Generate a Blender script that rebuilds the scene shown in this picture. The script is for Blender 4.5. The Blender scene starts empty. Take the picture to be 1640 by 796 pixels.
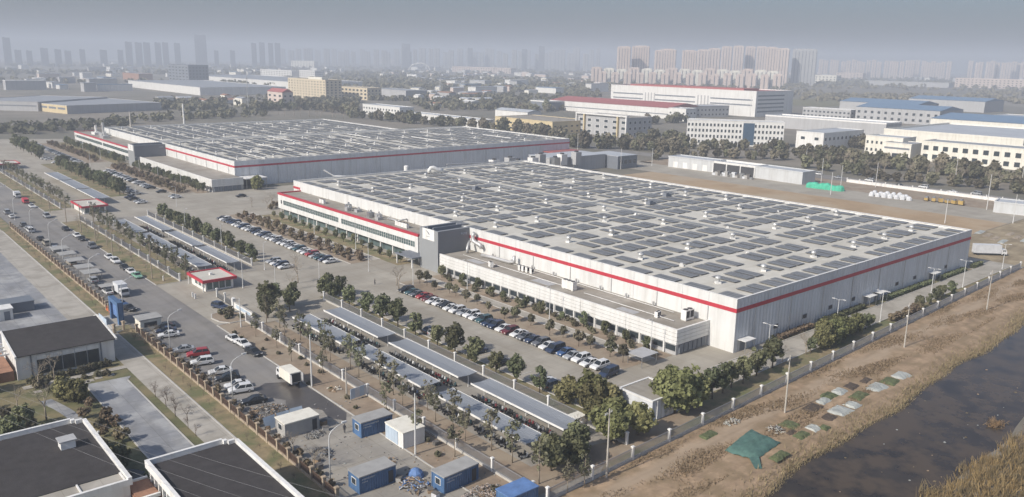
import bpy, math, random
import numpy as np
from mathutils import Vector, Matrix

scene = bpy.context.scene
C = scene.collection
R = math.radians

# ------------------------------------------------------------------ camera
PW, PH = 1640.0, 796.0                 # size of the photograph the pixel notes refer to
FPX = 1308.3                           # focal length in those pixels
PITCH, ROLL, YAW, CAMZ = R(13.0602), R(0.95688), R(49.33844), 62.0
_cp, _sp = math.cos(PITCH), math.sin(PITCH)
FWD = np.array([math.cos(YAW) * _cp, math.sin(YAW) * _cp, -_sp])
_rt = np.array([math.sin(YAW), -math.cos(YAW), 0.0])
_up = np.cross(_rt, FWD)
RT = math.cos(ROLL) * _rt + math.sin(ROLL) * _up
UP = -math.sin(ROLL) * _rt + math.cos(ROLL) * _up
cam_data = bpy.data.cameras.new('camera')
cam = bpy.data.objects.new('camera', cam_data)
C.objects.link(cam)
cam.matrix_world = Matrix(((RT[0], UP[0], -FWD[0], 0), (RT[1], UP[1], -FWD[1], 0), (RT[2], UP[2], -FWD[2], CAMZ), (0, 0, 0, 1)))
cam_data.sensor_width = 36.0
cam_data.lens = FPX / PW * 36.0
cam_data.clip_start = 0.5
cam_data.clip_end = 40000.0
scene.camera = cam

# ------------------------------------------------------------------ sky and sun
SUN_EL = R(36.0)
SUN_AZ = math.atan2(0.055, -1.0)       # direction towards the sun in the ground plane (x, y)
world = bpy.data.worlds.new('World')
scene.world = world
world.use_nodes = True
wn = world.node_tree.nodes
wl = world.node_tree.links
sky = wn.new('ShaderNodeTexSky')
sky.sky_type = 'NISHITA'
sky.sun_disc = False
sky.sun_elevation = SUN_EL
sky.sun_rotation = math.pi / 2 - SUN_AZ
sky.air_density = 1.0
sky.dust_density = 4.0
sky.ozone_density = 6.0
sky.altitude = 60
wn['Background'].inputs['Strength'].default_value = 0.086
wl.new(sky.outputs[0], wn['Background'].inputs['Color'])
sun_data = bpy.data.lights.new('sun', 'SUN')
sun_data.energy = 3.5
sun_data.angle = R(1.2)
sun_data.color = (1.0, 0.93, 0.83)
sun = bpy.data.objects.new('sun', sun_data)
C.objects.link(sun)
_ts = Vector((math.cos(SUN_AZ) * math.cos(SUN_EL), math.sin(SUN_AZ) * math.cos(SUN_EL), math.sin(SUN_EL)))
sun.rotation_euler = _ts.to_track_quat('Z', 'Y').to_euler()
sun.location = (0, 0, 300)

# ------------------------------------------------------------------ picture settings
scene.view_settings.view_transform = 'Standard'
scene.view_settings.look = 'None'
scene.view_settings.exposure = 0.42
scene.view_settings.gamma = 1.0
scene.view_settings.use_curve_mapping = False
scene.render.engine = 'CYCLES'
scene.cycles.use_denoising = True
scene.cycles.max_bounces = 6
scene.cycles.diffuse_bounces = 3
scene.cycles.glossy_bounces = 3
scene.cycles.transmission_bounces = 3
scene.cycles.volume_bounces = 1
scene.cycles.transparent_max_bounces = 8
HAZE_DENSITY = 0.00037
HAZE_COLOR = (0.675, 0.73, 0.815)

rnd = random.Random(11)
nrg = np.random.default_rng(5)

# ------------------------------------------------------------------ pixel notes to places on the ground
def G(px, py, z=0.0):
    d = FWD + (px - PW / 2) / FPX * RT - (py - PH / 2) / FPX * UP
    t = (z - CAMZ) / d[2]
    return Vector((d[0] * t, d[1] * t, z))

def ray_at(px, py, dist):
    d = FWD + (px - PW / 2) / FPX * RT - (py - PH / 2) / FPX * UP
    t = dist / math.hypot(d[0], d[1])
    return Vector((d[0] * t, d[1] * t, CAMZ + d[2] * t))

# ------------------------------------------------------------------ materials
MATS = {}
def mat(name, col, rough=0.8, var=0.12, scale=0.6, metal=0.0, bump=0.0, bscale=None, spec=None, objvar=0.0, col2=None, scale2=0.05, amt2=0.5, coords='pos'):
    """procedural Principled material: fine noise on the colour, an optional second colour in larger patches"""
    m = bpy.data.materials.new(name)
    m.use_nodes = True
    nt = m.node_tree
    n, l = nt.nodes, nt.links
    b = n['Principled BSDF']
    b.inputs['Roughness'].default_value = rough
    b.inputs['Metallic'].default_value = metal
    if spec is not None:
        b.inputs['Specular IOR Level'].default_value = spec
    if coords == 'pos':
        g = n.new('ShaderNodeNewGeometry'); co = g.outputs['Position']
    else:
        g = n.new('ShaderNodeTexCoord'); co = g.outputs['Object']
    no = n.new('ShaderNodeTexNoise')
    no.inputs['Scale'].default_value = scale
    no.inputs['Detail'].default_value = 5
    no.inputs['Roughness'].default_value = 0.65
    l.new(co, no.inputs['Vector'])
    ramp = n.new('ShaderNodeValToRGB')
    ramp.color_ramp.elements[0].position = 0.3
    ramp.color_ramp.elements[1].position = 0.7
    ramp.color_ramp.elements[0].color = tuple(max(0, c * (1 - var)) for c in col) + (1,)
    ramp.color_ramp.elements[1].color = tuple(min(1, c * (1 + var)) for c in col) + (1,)
    l.new(no.outputs['Fac'], ramp.inputs['Fac'])
    out = ramp.outputs['Color']
    if col2 is not None:
        n2 = n.new('ShaderNodeTexNoise')
        n2.inputs['Scale'].default_value = scale2
        n2.inputs['Detail'].default_value = 6
        n2.inputs['Roughness'].default_value = 0.6
        l.new(co, n2.inputs['Vector'])
        r2 = n.new('ShaderNodeValToRGB')
        r2.color_ramp.elements[0].position = 0.62 - 0.35 * amt2
        r2.color_ramp.elements[1].position = 0.78 - 0.35 * amt2
        l.new(n2.outputs['Fac'], r2.inputs['Fac'])
        mx = n.new('ShaderNodeMix'); mx.data_type = 'RGBA'
        l.new(r2.outputs['Color'], mx.inputs[0])
        l.new(out, mx.inputs[6])
        mx.inputs[7].default_value = tuple(col2) + (1,)
        out = mx.outputs[2]
    if objvar > 0:
        oi = n.new('ShaderNodeObjectInfo')
        hs = n.new('ShaderNodeHueSaturation')
        mr = n.new('ShaderNodeMapRange')
        mr.inputs[3].default_value = 1 - objvar
        mr.inputs[4].default_value = 1 + objvar
        l.new(oi.outputs['Random'], mr.inputs[0])
        l.new(mr.outputs[0], hs.inputs['Value'])
        mh = n.new('ShaderNodeMapRange')
        mh.inputs[3].default_value = 0.5 - objvar * 0.07
        mh.inputs[4].default_value = 0.5 + objvar * 0.07
        mm = n.new('ShaderNodeMath'); mm.operation = 'FRACT'
        m7 = n.new('ShaderNodeMath'); m7.operation = 'MULTIPLY'; m7.inputs[1].default_value = 7.31
        l.new(oi.outputs['Random'], m7.inputs[0]); l.new(m7.outputs[0], mm.inputs[0])
        l.new(mm.outputs[0], mh.inputs[0]); l.new(mh.outputs[0], hs.inputs['Hue'])
        l.new(out, hs.inputs['Color'])
        out = hs.outputs['Color']
    l.new(out, b.inputs['Base Color'])
    if bump:
        nb = n.new('ShaderNodeTexNoise')
        nb.inputs['Scale'].default_value = bscale or scale * 4
        nb.inputs['Detail'].default_value = 4
        l.new(co, nb.inputs['Vector'])
        bp = n.new('ShaderNodeBump')
        bp.inputs['Strength'].default_value = bump
        bp.inputs['Distance'].default_value = 0.1
        l.new(nb.outputs['Fac'], bp.inputs['Height'])
        l.new(bp.outputs['Normal'], b.inputs['Normal'])
    MATS[name] = m
    return m

def ribbed(name, col, axis, period, rough=0.5, var=0.06, depth=0.35, metal=0.0, stain=0.0):
    """painted profiled metal sheet: ribs as fine relief along one world axis"""
    m = mat(name, col, rough=rough, var=var, scale=0.15, metal=metal)
    nt = m.node_tree; n, l = nt.nodes, nt.links
    g = n.new('ShaderNodeNewGeometry')
    sx = n.new('ShaderNodeSeparateXYZ'); l.new(g.outputs['Position'], sx.inputs[0])
    mu = n.new('ShaderNodeMath'); mu.operation = 'MULTIPLY'; mu.inputs[1].default_value = 2 * math.pi / period
    l.new(sx.outputs[axis], mu.inputs[0])
    si = n.new('ShaderNodeMath'); si.operation = 'SINE'; l.new(mu.outputs[0], si.inputs[0])
    bp = n.new('ShaderNodeBump'); bp.inputs['Strength'].default_value = depth; bp.inputs['Distance'].default_value = 0.12
    l.new(si.outputs[0], bp.inputs['Height'])
    l.new(bp.outputs['Normal'], n['Principled BSDF'].inputs['Normal'])
    return m

def leafmat(name, col, var=0.45, objvar=0.25, trans=0.25, **kw):
    m = mat(name, col, rough=0.75, var=var, scale=1.3, objvar=objvar, spec=0.15, **kw)
    nt = m.node_tree; n, l = nt.nodes, nt.links
    b = n['Principled BSDF']; o = n['Material Output']
    t = n.new('ShaderNodeBsdfTranslucent'); mx = n.new('ShaderNodeMixShader')
    mx.inputs[0].default_value = trans
    src = b.inputs['Base Color'].links[0].from_socket
    l.new(src, t.inputs['Color'])
    l.new(b.outputs[0], mx.inputs[1]); l.new(t.outputs[0], mx.inputs[2]); l.new(mx.outputs[0], o.inputs['Surface'])
    return m

mat('ground', (0.20, 0.175, 0.14), 0.95, 0.25, 0.02, col2=(0.14, 0.13, 0.098), scale2=0.008, amt2=0.55)
mat('concrete', (0.37, 0.34, 0.285), 0.9, 0.10, 0.25, col2=(0.315, 0.285, 0.235), scale2=0.06, amt2=0.55, bump=0.1)
mat('concrete_path', (0.40, 0.37, 0.32), 0.9, 0.10, 0.4, col2=(0.31, 0.285, 0.24), scale2=0.15, amt2=0.5)
mat('yard_concrete', (0.36, 0.33, 0.28), 0.9, 0.10, 0.2, col2=(0.275, 0.255, 0.225), scale2=0.09, amt2=0.6)
mat('plaza_stone', (0.37, 0.37, 0.365), 0.85, 0.10, 0.3, col2=(0.24, 0.245, 0.255), scale2=0.12, amt2=0.62)
mat('asphalt', (0.205, 0.195, 0.185), 0.85, 0.12, 0.3, col2=(0.25, 0.235, 0.215), scale2=0.05, amt2=0.5, bump=0.1)
mat('dark_asphalt', (0.085, 0.085, 0.09), 0.85, 0.12, 0.4)
mat('wet_asphalt', (0.085, 0.075, 0.066), 0.35, 0.2, 0.6)
mat('kerb_stone', (0.46, 0.44, 0.40), 0.85, 0.12, 0.5)
mat('paint_line', (0.62, 0.61, 0.58), 0.7, 0.25, 0.8)
mat('soil', (0.255, 0.195, 0.138), 0.95, 0.22, 0.35, col2=(0.30, 0.245, 0.18), scale2=0.12, amt2=0.5, bump=0.3)
mat('dry_grass', (0.235, 0.185, 0.105), 0.95, 0.25, 0.5, col2=(0.13, 0.135, 0.06), scale2=0.18, amt2=0.5, bump=0.4)
mat('lawn', (0.115, 0.115, 0.05), 0.95, 0.3, 0.6, col2=(0.20, 0.165, 0.085), scale2=0.12, amt2=0.5, bump=0.4)
mat('dirt_field', (0.33, 0.265, 0.17), 0.95, 0.22, 0.25, col2=(0.235, 0.185, 0.115), scale2=0.11, amt2=0.55, bump=0.6, bscale=0.9)
mat('dirt_track', (0.36, 0.295, 0.22), 0.95, 0.2, 0.4, col2=(0.25, 0.20, 0.145), scale2=0.3, amt2=0.5, bump=0.3)
mat('sand_field', (0.36, 0.255, 0.15), 0.95, 0.16, 0.06, col2=(0.38, 0.30, 0.205), scale2=0.03, amt2=0.5)
mat('wall_white', (0.70, 0.69, 0.66), 0.6, 0.05, 0.12)
mat('trim_white', (0.74, 0.73, 0.70), 0.6, 0.05, 0.5)
mat('cream_wall', (0.74, 0.71, 0.62), 0.8, 0.06, 0.1)
mat('tan_wall', (0.60, 0.51, 0.36), 0.8, 0.06, 0.1)
mat('yellow_wall', (0.60, 0.49, 0.29), 0.8, 0.06, 0.1)
mat('pink_wall', (0.57, 0.475, 0.415), 0.8, 0.06, 0.1)
mat('grey_wall', (0.40, 0.40, 0.40), 0.8, 0.06, 0.1)
mat('dark_wall', (0.16, 0.175, 0.20), 0.7, 0.06, 0.1)
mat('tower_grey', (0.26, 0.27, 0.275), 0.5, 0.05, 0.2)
mat('tower_dark', (0.155, 0.17, 0.19), 0.45, 0.05, 0.2)  # darker copy of the tower grey, with the south side's shade in its colour
mat('red_paint', (0.46, 0.035, 0.055), 0.5, 0.08, 0.3)
mat('red_roof', (0.36, 0.105, 0.095), 0.6, 0.10, 0.2)
mat('orange_plastic', (0.55, 0.13, 0.04), 0.5, 0.1)
ribbed('wall_sheet_y', (0.66, 0.66, 0.64), 'Y', 1.0, stain=0.1, depth=0.12)
ribbed('wall_sheet_x', (0.64, 0.655, 0.67), 'X', 1.3, depth=0.55)
ribbed('cladding_white', (0.70, 0.695, 0.67), 'Y', 0.6, depth=0.08)
ribbed('shed_metal', (0.34, 0.355, 0.37), 'Y', 0.5, rough=0.4, depth=0.3, metal=0.25)
mat('store_wall', (0.52, 0.53, 0.53), 0.7, 0.06, 0.2)
ribbed('roof_sheet_blue', (0.15, 0.23, 0.33), 'X', 2.0, depth=0.2)
ribbed('roof_sheet_grey', (0.30, 0.31, 0.32), 'X', 2.0, depth=0.2)
mat('roof_sheet_pale', (0.42, 0.44, 0.46), 0.6, 0.08, 0.05)
mat('roof_membrane', (0.575, 0.55, 0.485), 0.8, 0.06, 0.25, col2=(0.49, 0.465, 0.40), scale2=0.07, amt2=0.5)
mat('gravel_roof', (0.31, 0.285, 0.245), 0.95, 0.14, 0.5, col2=(0.25, 0.225, 0.185), scale2=0.1, amt2=0.5, bump=0.3)
mat('dark_shingle', (0.058, 0.054, 0.054), 0.95, 0.14, 0.8, bump=0.3, bscale=6, spec=0.1)
mat('window_glass', (0.035, 0.045, 0.052), 0.18, 0.15, 0.4, spec=0.5)
mat('green_glass', (0.09, 0.13, 0.13), 0.15, 0.15, 0.4)
mat('blue_glass', (0.05, 0.09, 0.14), 0.15, 0.15, 0.4)
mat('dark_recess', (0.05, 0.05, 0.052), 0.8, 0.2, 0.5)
mat('steel', (0.42, 0.43, 0.43), 0.35, 0.06, 0.5, metal=0.7)
mat('galvanised', (0.50, 0.50, 0.49), 0.45, 0.06, 0.5, metal=0.4)
mat('pole_paint', (0.60, 0.60, 0.58), 0.5, 0.06, 0.5)
mat('pole_concrete', (0.42, 0.39, 0.34), 0.85, 0.08, 0.5)
mat('fence_bar', (0.27, 0.27, 0.28), 0.6, 0.05, 0.5)
mat('fence_rust', (0.155, 0.10, 0.07), 0.85, 0.2, 0.8)
mat('brick_pier', (0.37, 0.30, 0.22), 0.9, 0.16, 2.0, bump=0.3, bscale=8)
mat('brick_red', (0.30, 0.16, 0.10), 0.9, 0.2, 1.5, bump=0.3, bscale=8)
ribbed('container_blue', (0.07, 0.145, 0.28), 'X', .42, rough=.6, var=.2, depth=.5)
mat('container_grey', (0.36, 0.35, 0.33), 0.8, 0.12, 0.5)
mat('container_roof', (0.33, 0.325, 0.31), 0.8, 0.14, 0.6)
mat('pale_blue_sheet', (0.42, 0.50, 0.58), 0.6, 0.1, 0.5)
mat('tarp_blue', (0.11, 0.20, 0.40), 0.6, 0.2, 1.0)
mat('net_green', (0.075, 0.15, 0.125), 0.8, 0.25, 1.2)
mat('tarp_green', (0.06, 0.42, 0.27), 0.7, 0.2, 0.5)
mat('film_white', (0.38, 0.39, 0.355), 0.5, 0.22, 0.9, bump=0.4)
mat('bag_white', (0.56, 0.57, 0.58), 0.7, 0.12, 0.8)
mat('yellow_plastic', (0.40, 0.27, 0.08), 0.6, 0.12, 0.8)
mat('crop_green', (0.095, 0.112, 0.048), 0.95, 0.35, 1.6, bump=0.6)
mat('crop_dark', (0.075, 0.055, 0.04), 0.95, 0.3, 1.6, bump=0.6)
mat('wood_litter', (0.30, 0.21, 0.13), 0.9, 0.3, 1.5)
mat('litter_dark', (0.12, 0.11, 0.10), 0.9, 0.3, 1.5)
mat('bark', (0.135, 0.105, 0.08), 0.95, 0.2, 3.0, coords='obj')
mat('bark_pale', (0.30, 0.25, 0.19), 0.95, 0.2, 3.0, coords='obj')
mat('tyre', (0.025, 0.025, 0.026), 0.8, 0.1)
mat('car_glass', (0.02, 0.024, 0.028), 0.12, 0.1)
mat('lamp_lens', (0.75, 0.74, 0.70), 0.3, 0.05)
mat('red_lens', (0.35, 0.02, 0.02), 0.3, 0.05)
mat('skin', (0.45, 0.28, 0.20), 0.7, 0.05)
mat('dark_cloth', (0.03, 0.032, 0.04), 0.9, 0.1)
leafmat('leaf_dark', (0.16, 0.168, 0.09), objvar=.4)
leafmat('leaf_olive', (0.205, 0.20, 0.09), objvar=.35)
leafmat('leaf_round', (0.17, 0.158, 0.10), objvar=.35)
leafmat('leaf_street', (0.185, 0.18, 0.115), objvar=.35)
leafmat('leaf_brown', (0.20, 0.155, 0.10), trans=0.15)
leafmat('leaf_yellowgreen', (0.145, 0.145, 0.045))
leafmat('leaf_far', (0.165, 0.152, 0.098), trans=0.12, objvar=.45)
leafmat('reed', (0.25, 0.175, 0.085), trans=0.2, col2=(0.15, 0.118, 0.068), scale2=0.35, amt2=0.5)
leafmat('dry_blade', (0.27, 0.215, 0.125), trans=0.2)

def add_track(m, col):
    nt = m.node_tree; n, l = nt.nodes, nt.links
    b = n['Principled BSDF']; src = b.inputs['Base Color'].links[0].from_socket
    g = n.new('ShaderNodeNewGeometry'); sx = n.new('ShaderNodeSeparateXYZ'); l.new(g.outputs['Position'], sx.inputs[0])
    def math_(op, a, c=None):
        q = n.new('ShaderNodeMath'); q.operation = op
        for i, v in enumerate((a, c)):
            if v is None: continue
            if isinstance(v, (int, float)): q.inputs[i].default_value = v
            else: l.new(v, q.inputs[i])
        return q.outputs[0]
    no = n.new('ShaderNodeTexNoise'); no.inputs['Scale'].default_value = .16; no.inputs['Detail'].default_value = 6; l.new(g.outputs['Position'], no.inputs['Vector'])
    base = math_('SUBTRACT', sx.outputs['Y'], math_('MULTIPLY', sx.outputs['X'], .0402))
    base = math_('ADD', math_('SUBTRACT', base, 69.3), math_('MULTIPLY', math_('SUBTRACT', no.outputs['Fac'], .5), 7.0))
    a = math_('ABSOLUTE', base)
    mr = n.new('ShaderNodeMapRange'); mr.inputs[1].default_value = 2.6; mr.inputs[2].default_value = .5; mr.inputs[3].default_value = 0; mr.inputs[4].default_value = .8; l.new(a, mr.inputs[0])
    mx = n.new('ShaderNodeMix'); mx.data_type = 'RGBA'; l.new(mr.outputs[0], mx.inputs[0]); l.new(src, mx.inputs[6]); mx.inputs[7].default_value = tuple(col) + (1,)
    l.new(mx.outputs[2], b.inputs['Base Color'])
mat('river_dirt', (0.345, 0.245, 0.155), 0.95, 0.25, 0.5, col2=(0.25, 0.18, 0.105), scale2=0.3, amt2=0.55, bump=0.7, bscale=0.9)
add_track(MATS['river_dirt'], (0.37, 0.285, 0.20))

# solar module: dark glass with the pale seams between modules (flat print)
def solar_material():
    m = mat('solar_glass', (0.168, 0.165, 0.158), 0.4, 0.2, 0.05, spec=0.5)
    nt = m.node_tree; n, l = nt.nodes, nt.links
    b = n['Principled BSDF']
    src = b.inputs['Base Color'].links[0].from_socket
    g = n.new('ShaderNodeNewGeometry')
    br = n.new('ShaderNodeTexBrick')
    br.offset = 0.0
    br.inputs['Scale'].default_value = 1.0
    br.inputs['Mortar Size'].default_value = 0.06
    br.inputs['Brick Width'].default_value = 2.2
    br.inputs['Row Height'].default_value = 1.1
    br.inputs['Color2'].default_value = (0.142, 0.14, 0.135, 1)
    br.inputs['Mortar'].default_value = (0.33, 0.33, 0.33, 1)
    l.new(src, br.inputs['Color1'])
    l.new(g.outputs['Position'], br.inputs['Vector'])
    l.new(br.outputs['Color'], b.inputs['Base Color'])
solar_material()

def water_material():
    m = mat('water', (0.036, 0.028, 0.020), 0.15, 0.4, 0.08, col2=(0.078, 0.056, 0.034), scale2=0.2, amt2=0.62, spec=0.22)
    nt = m.node_tree; n, l = nt.nodes, nt.links
    g = n.new('ShaderNodeNewGeometry')
    no = n.new('ShaderNodeTexNoise'); no.inputs['Scale'].default_value = 0.5; no.inputs['Detail'].default_value = 5
    l.new(g.outputs['Position'], no.inputs['Vector'])
    bp = n.new('ShaderNodeBump'); bp.inputs['Strength'].default_value = 0.25; bp.inputs['Distance'].default_value = 0.1
    l.new(no.outputs['Fac'], bp.inputs['Height'])
    l.new(bp.outputs['Normal'], n['Principled BSDF'].inputs['Normal'])
water_material()

def streak(name, scale, amount, dark=0.75):
    """wear drawn out along one direction: rain runs on walls, wheel paths on roads"""
    m = MATS[name]; nt = m.node_tree; n, l = nt.nodes, nt.links
    b = n['Principled BSDF']; src = b.inputs['Base Color'].links[0].from_socket
    g = n.new('ShaderNodeNewGeometry'); mp = n.new('ShaderNodeMapping'); mp.inputs['Scale'].default_value = scale
    l.new(g.outputs['Position'], mp.inputs['Vector'])
    no = n.new('ShaderNodeTexNoise'); no.inputs['Scale'].default_value = 1.0; no.inputs['Detail'].default_value = 6; no.inputs['Roughness'].default_value = .6
    l.new(mp.outputs[0], no.inputs['Vector'])
    mr = n.new('ShaderNodeMapRange'); mr.inputs[1].default_value = .45; mr.inputs[2].default_value = .72; mr.inputs[3].default_value = 0; mr.inputs[4].default_value = amount
    l.new(no.outputs['Fac'], mr.inputs[0])
    mx = n.new('ShaderNodeMix'); mx.data_type = 'RGBA'; mx.blend_type = 'MULTIPLY'
    l.new(mr.outputs[0], mx.inputs[0]); l.new(src, mx.inputs[6]); mx.inputs[7].default_value = (dark, dark * .97, dark * .92, 1)
    l.new(mx.outputs[2], b.inputs['Base Color'])
def joints(name, w, h, size, col, rot=0.0, fac=.6):
    """poured slab joints"""
    m = MATS[name]; nt = m.node_tree; n, l = nt.nodes, nt.links
    b = n['Principled BSDF']; src = b.inputs['Base Color'].links[0].from_socket
    g = n.new('ShaderNodeNewGeometry'); br = n.new('ShaderNodeTexBrick'); br.offset = 0.0
    for k, v in (('Scale', 1.0), ('Mortar Size', size), ('Brick Width', w), ('Row Height', h)): br.inputs[k].default_value = v
    br.inputs['Color1'].default_value = (1, 1, 1, 1); br.inputs['Color2'].default_value = (.93, .93, .93, 1); br.inputs['Mortar'].default_value = tuple(col) + (1,)
    l.new(g.outputs['Position'], br.inputs['Vector'])
    mx = n.new('ShaderNodeMix'); mx.data_type = 'RGBA'; mx.blend_type = 'MULTIPLY'; mx.inputs[0].default_value = fac
    l.new(src, mx.inputs[6]); l.new(br.outputs['Color'], mx.inputs[7]); l.new(mx.outputs[2], b.inputs['Base Color'])
for k in ('store_wall', 'wall_sheet_y', 'wall_sheet_x', 'cladding_white', 'wall_white', 'trim_white', 'cream_wall', 'grey_wall', 'yellow_wall'): streak(k, (.7, .7, .06), .55, .72)
streak('red_paint', (.25, .25, .5), .5, .75)
streak('container_blue', (1.2, 1.2, .25), .7, .6)
streak('asphalt', (.55, .018, .5), .7, .72); streak('asphalt', (.12, .16, .5), .5, .8)
streak('concrete', (.30, .035, .5), .5, .8); streak('concrete', (.035, .25, .5), .45, .8)
streak('yard_concrete', (.5, .06, .5), .6, .74); streak('yard_concrete', (.09, .4, .5), .5, .76); streak('plaza_stone', (.35, .12, .5), .7, .68)
streak('roof_membrane', (.05, .5, .5), .45, .82); streak('gravel_roof', (.6, .08, .5), .5, .75); streak('dark_shingle', (.4, .15, .5), .5, .7)
streak('river_dirt', (.06, .5, .5), .7, .68); streak('dirt_field', (.05, .35, .5), .7, .65); streak('sand_field', (.4, .04, .5), .4, .82)
joints('concrete', 5.0, 5.0, .05, (.62, .60, .56)); joints('yard_concrete', 4.0, 4.0, .05, (.6, .58, .54)); joints('plaza_stone', 3.4, 3.4, .06, (.6, .6, .6)); joints('concrete_path', 4.6, 3.0, .05, (.66, .64, .6))

CAR_COLORS = {'white': (0.66, 0.66, 0.65), 'silver': (0.34, 0.35, 0.36), 'black': (0.022, 0.024, 0.028), 'grey': (0.13, 0.135, 0.145),
              'navy': (0.030, 0.045, 0.085), 'red': (0.33, 0.03, 0.035), 'maroon': (0.13, 0.025, 0.03), 'blue': (0.05, 0.10, 0.22),
              'green': (0.20, 0.40, 0.28), 'teal': (0.04, 0.09, 0.10), 'champagne': (0.40, 0.36, 0.29)}
for k, v in CAR_COLORS.items():
    mat('car_' + k, v, 0.28, 0.03, 1.0, metal=0.0)

# ------------------------------------------------------------------ mesh helpers
class MB:
    """collects shapes for ONE mesh; mi = material slot of what is added next"""
    def __init__(s):
        s.v, s.f, s.m, s.mi = [], [], [], 0
    def face(s, pts):
        b = len(s.v); s.v += [tuple(p) for p in pts]; s.f.append(tuple(range(b, b + len(pts)))); s.m.append(s.mi)
    def box(s, x0, y0, z0, x1, y1, z1):
        b = len(s.v)
        s.v += [(x0, y0, z0), (x1, y0, z0), (x1, y1, z0), (x0, y1, z0), (x0, y0, z1), (x1, y0, z1), (x1, y1, z1), (x0, y1, z1)]
        for q in ((0, 3, 2, 1), (4, 5, 6, 7), (0, 1, 5, 4), (1, 2, 6, 5), (2, 3, 7, 6), (3, 0, 4, 7)):
            s.f.append(tuple(b + i for i in q)); s.m.append(s.mi)
        return s
    def loft(s, rings, cap=True):
        b = len(s.v); n = len(rings[0])
        for r in rings: s.v += [tuple(p) for p in r]
        for k in range(len(rings) - 1):
            for i in range(n):
                j = (i + 1) % n
                s.f.append((b + k * n + i, b + k * n + j, b + (k + 1) * n + j, b + (k + 1) * n + i)); s.m.append(s.mi)
        if cap:
            s.f.append(tuple(b + i for i in reversed(range(n)))); s.m.append(s.mi)
            s.f.append(tuple(b + (len(rings) - 1) * n + i for i in range(n))); s.m.append(s.mi)
        return s
    def cyl(s, x, y, z0, z1, r0, r1=None, n=8):
        r1 = r0 if r1 is None else r1
        s.loft([[(x + r * math.cos(2 * math.pi * i / n), y + r * math.sin(2 * math.pi * i / n), z) for i in range(n)] for z, r in ((z0, r0), (z1, r1))])
        return s
    def lathe(s, x, y, prof, n=10):
        s.loft([[(x + r * math.cos(2 * math.pi * i / n), y + r * math.sin(2 * math.pi * i / n), z) for i in range(n)] for z, r in prof])
        return s
    def tube(s, pts, rad, n=6):
        pts = [Vector(p) for p in pts]
        if not isinstance(rad, (list, tuple)): rad = [rad] * len(pts)
        rings = []
        for i, p in enumerate(pts):
            d = (pts[min(i + 1, len(pts) - 1)] - pts[max(i - 1, 0)]).normalized()
            a = d.orthogonal().normalized() if i == 0 else (rings_a - d * rings_a.dot(d)).normalized()
            rings_a = a
            c = d.cross(a)
            rings.append([p + (a * math.cos(2 * math.pi * k / n) + c * math.sin(2 * math.pi * k / n)) * rad[i] for k in range(n)])
        s.loft(rings)
        return s
    def prism(s, poly, y0, y1):
        """side profile (x, z) extruded along y"""
        s.loft([[(x, y0, z) for x, z in poly], [(x, y1, z) for x, z in poly]])
        return s
    def prism_x(s, poly, x0, x1):
        """profile (y, z) extruded along x"""
        s.loft([[(x0, y, z) for y, z in poly], [(x1, y, z) for y, z in poly]])
        return s
    def slab(s, poly, z0, z1):
        s.loft([[(x, y, z0) for x, y in poly], [(x, y, z1) for x, y in poly]])
        return s
    def mesh(s, name, mats, smooth=False):
        me = bpy.data.meshes.new(name)
        me.from_pydata(s.v, [], s.f)
        for m in (mats if isinstance(mats, (list, tuple)) else [mats]):
            me.materials.append(MATS[m])
        if any(s.m):
            me.polygons.foreach_set('material_index', s.m)
        if smooth:
            me.polygons.foreach_set('use_smooth', [True] * len(me.polygons))
        me.update()
        return me
    def build(s, name, mats, parent=None, loc=(0, 0, 0), smooth=False):
        return put(name, s.mesh(name, mats, smooth), parent, loc)

def put(name, me, parent=None, loc=(0, 0, 0), rz=0.0, scale=None):
    o = bpy.data.objects.new(name, me)
    C.objects.link(o)
    o.location = loc
    if rz: o.rotation_euler = (0, 0, rz)
    if scale is not None: o.scale = scale if isinstance(scale, (tuple, list)) else (scale,) * 3
    if parent is not None: o.parent = parent
    return o

def tag(o, label, cat, group=None):
    o['label'] = label; o['category'] = cat
    if group: o['group'] = group
    return o

def thing(name, label, cat, loc=(0, 0, 0), rz=0.0, group=None, scale=None):
    return tag(put(name, None, None, loc, rz, scale), label, cat, group)

def struct(name, mb_or_mesh, mats=None):
    o = mb_or_mesh.build(name, mats) if isinstance(mb_or_mesh, MB) else put(name, mb_or_mesh)
    o['kind'] = 'structure'
    return o

def sheet(name, poly, z, m):
    b = MB(); b.face([(x, y, z) for x, y in poly]); return struct(name, b, m)

def rect(name, x0, x1, y0, y1, z, m):
    return sheet(name, [(x0, y0), (x1, y0), (x1, y1), (x0, y1)], z, m)

def quads_mesh(name, mats, P, mi=None):
    """P: (n, 4, 3) array of quads -> one mesh"""
    n = len(P)
    me = bpy.data.meshes.new(name)
    me.vertices.add(n * 4); me.loops.add(n * 4); me.polygons.add(n)
    me.vertices.foreach_set('co', np.ascontiguousarray(P, dtype=np.float32).ravel())
    me.loops.foreach_set('vertex_index', np.arange(n * 4, dtype=np.int32))
    me.polygons.foreach_set('loop_start', np.arange(0, n * 4, 4, dtype=np.int32))
    if mi is not None: me.polygons.foreach_set('material_index', np.asarray(mi, dtype=np.int32))
    for m in (mats if isinstance(mats, (list, tuple)) else [mats]): me.materials.append(MATS[m])
    me.update(); me.validate()
    return me

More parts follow.
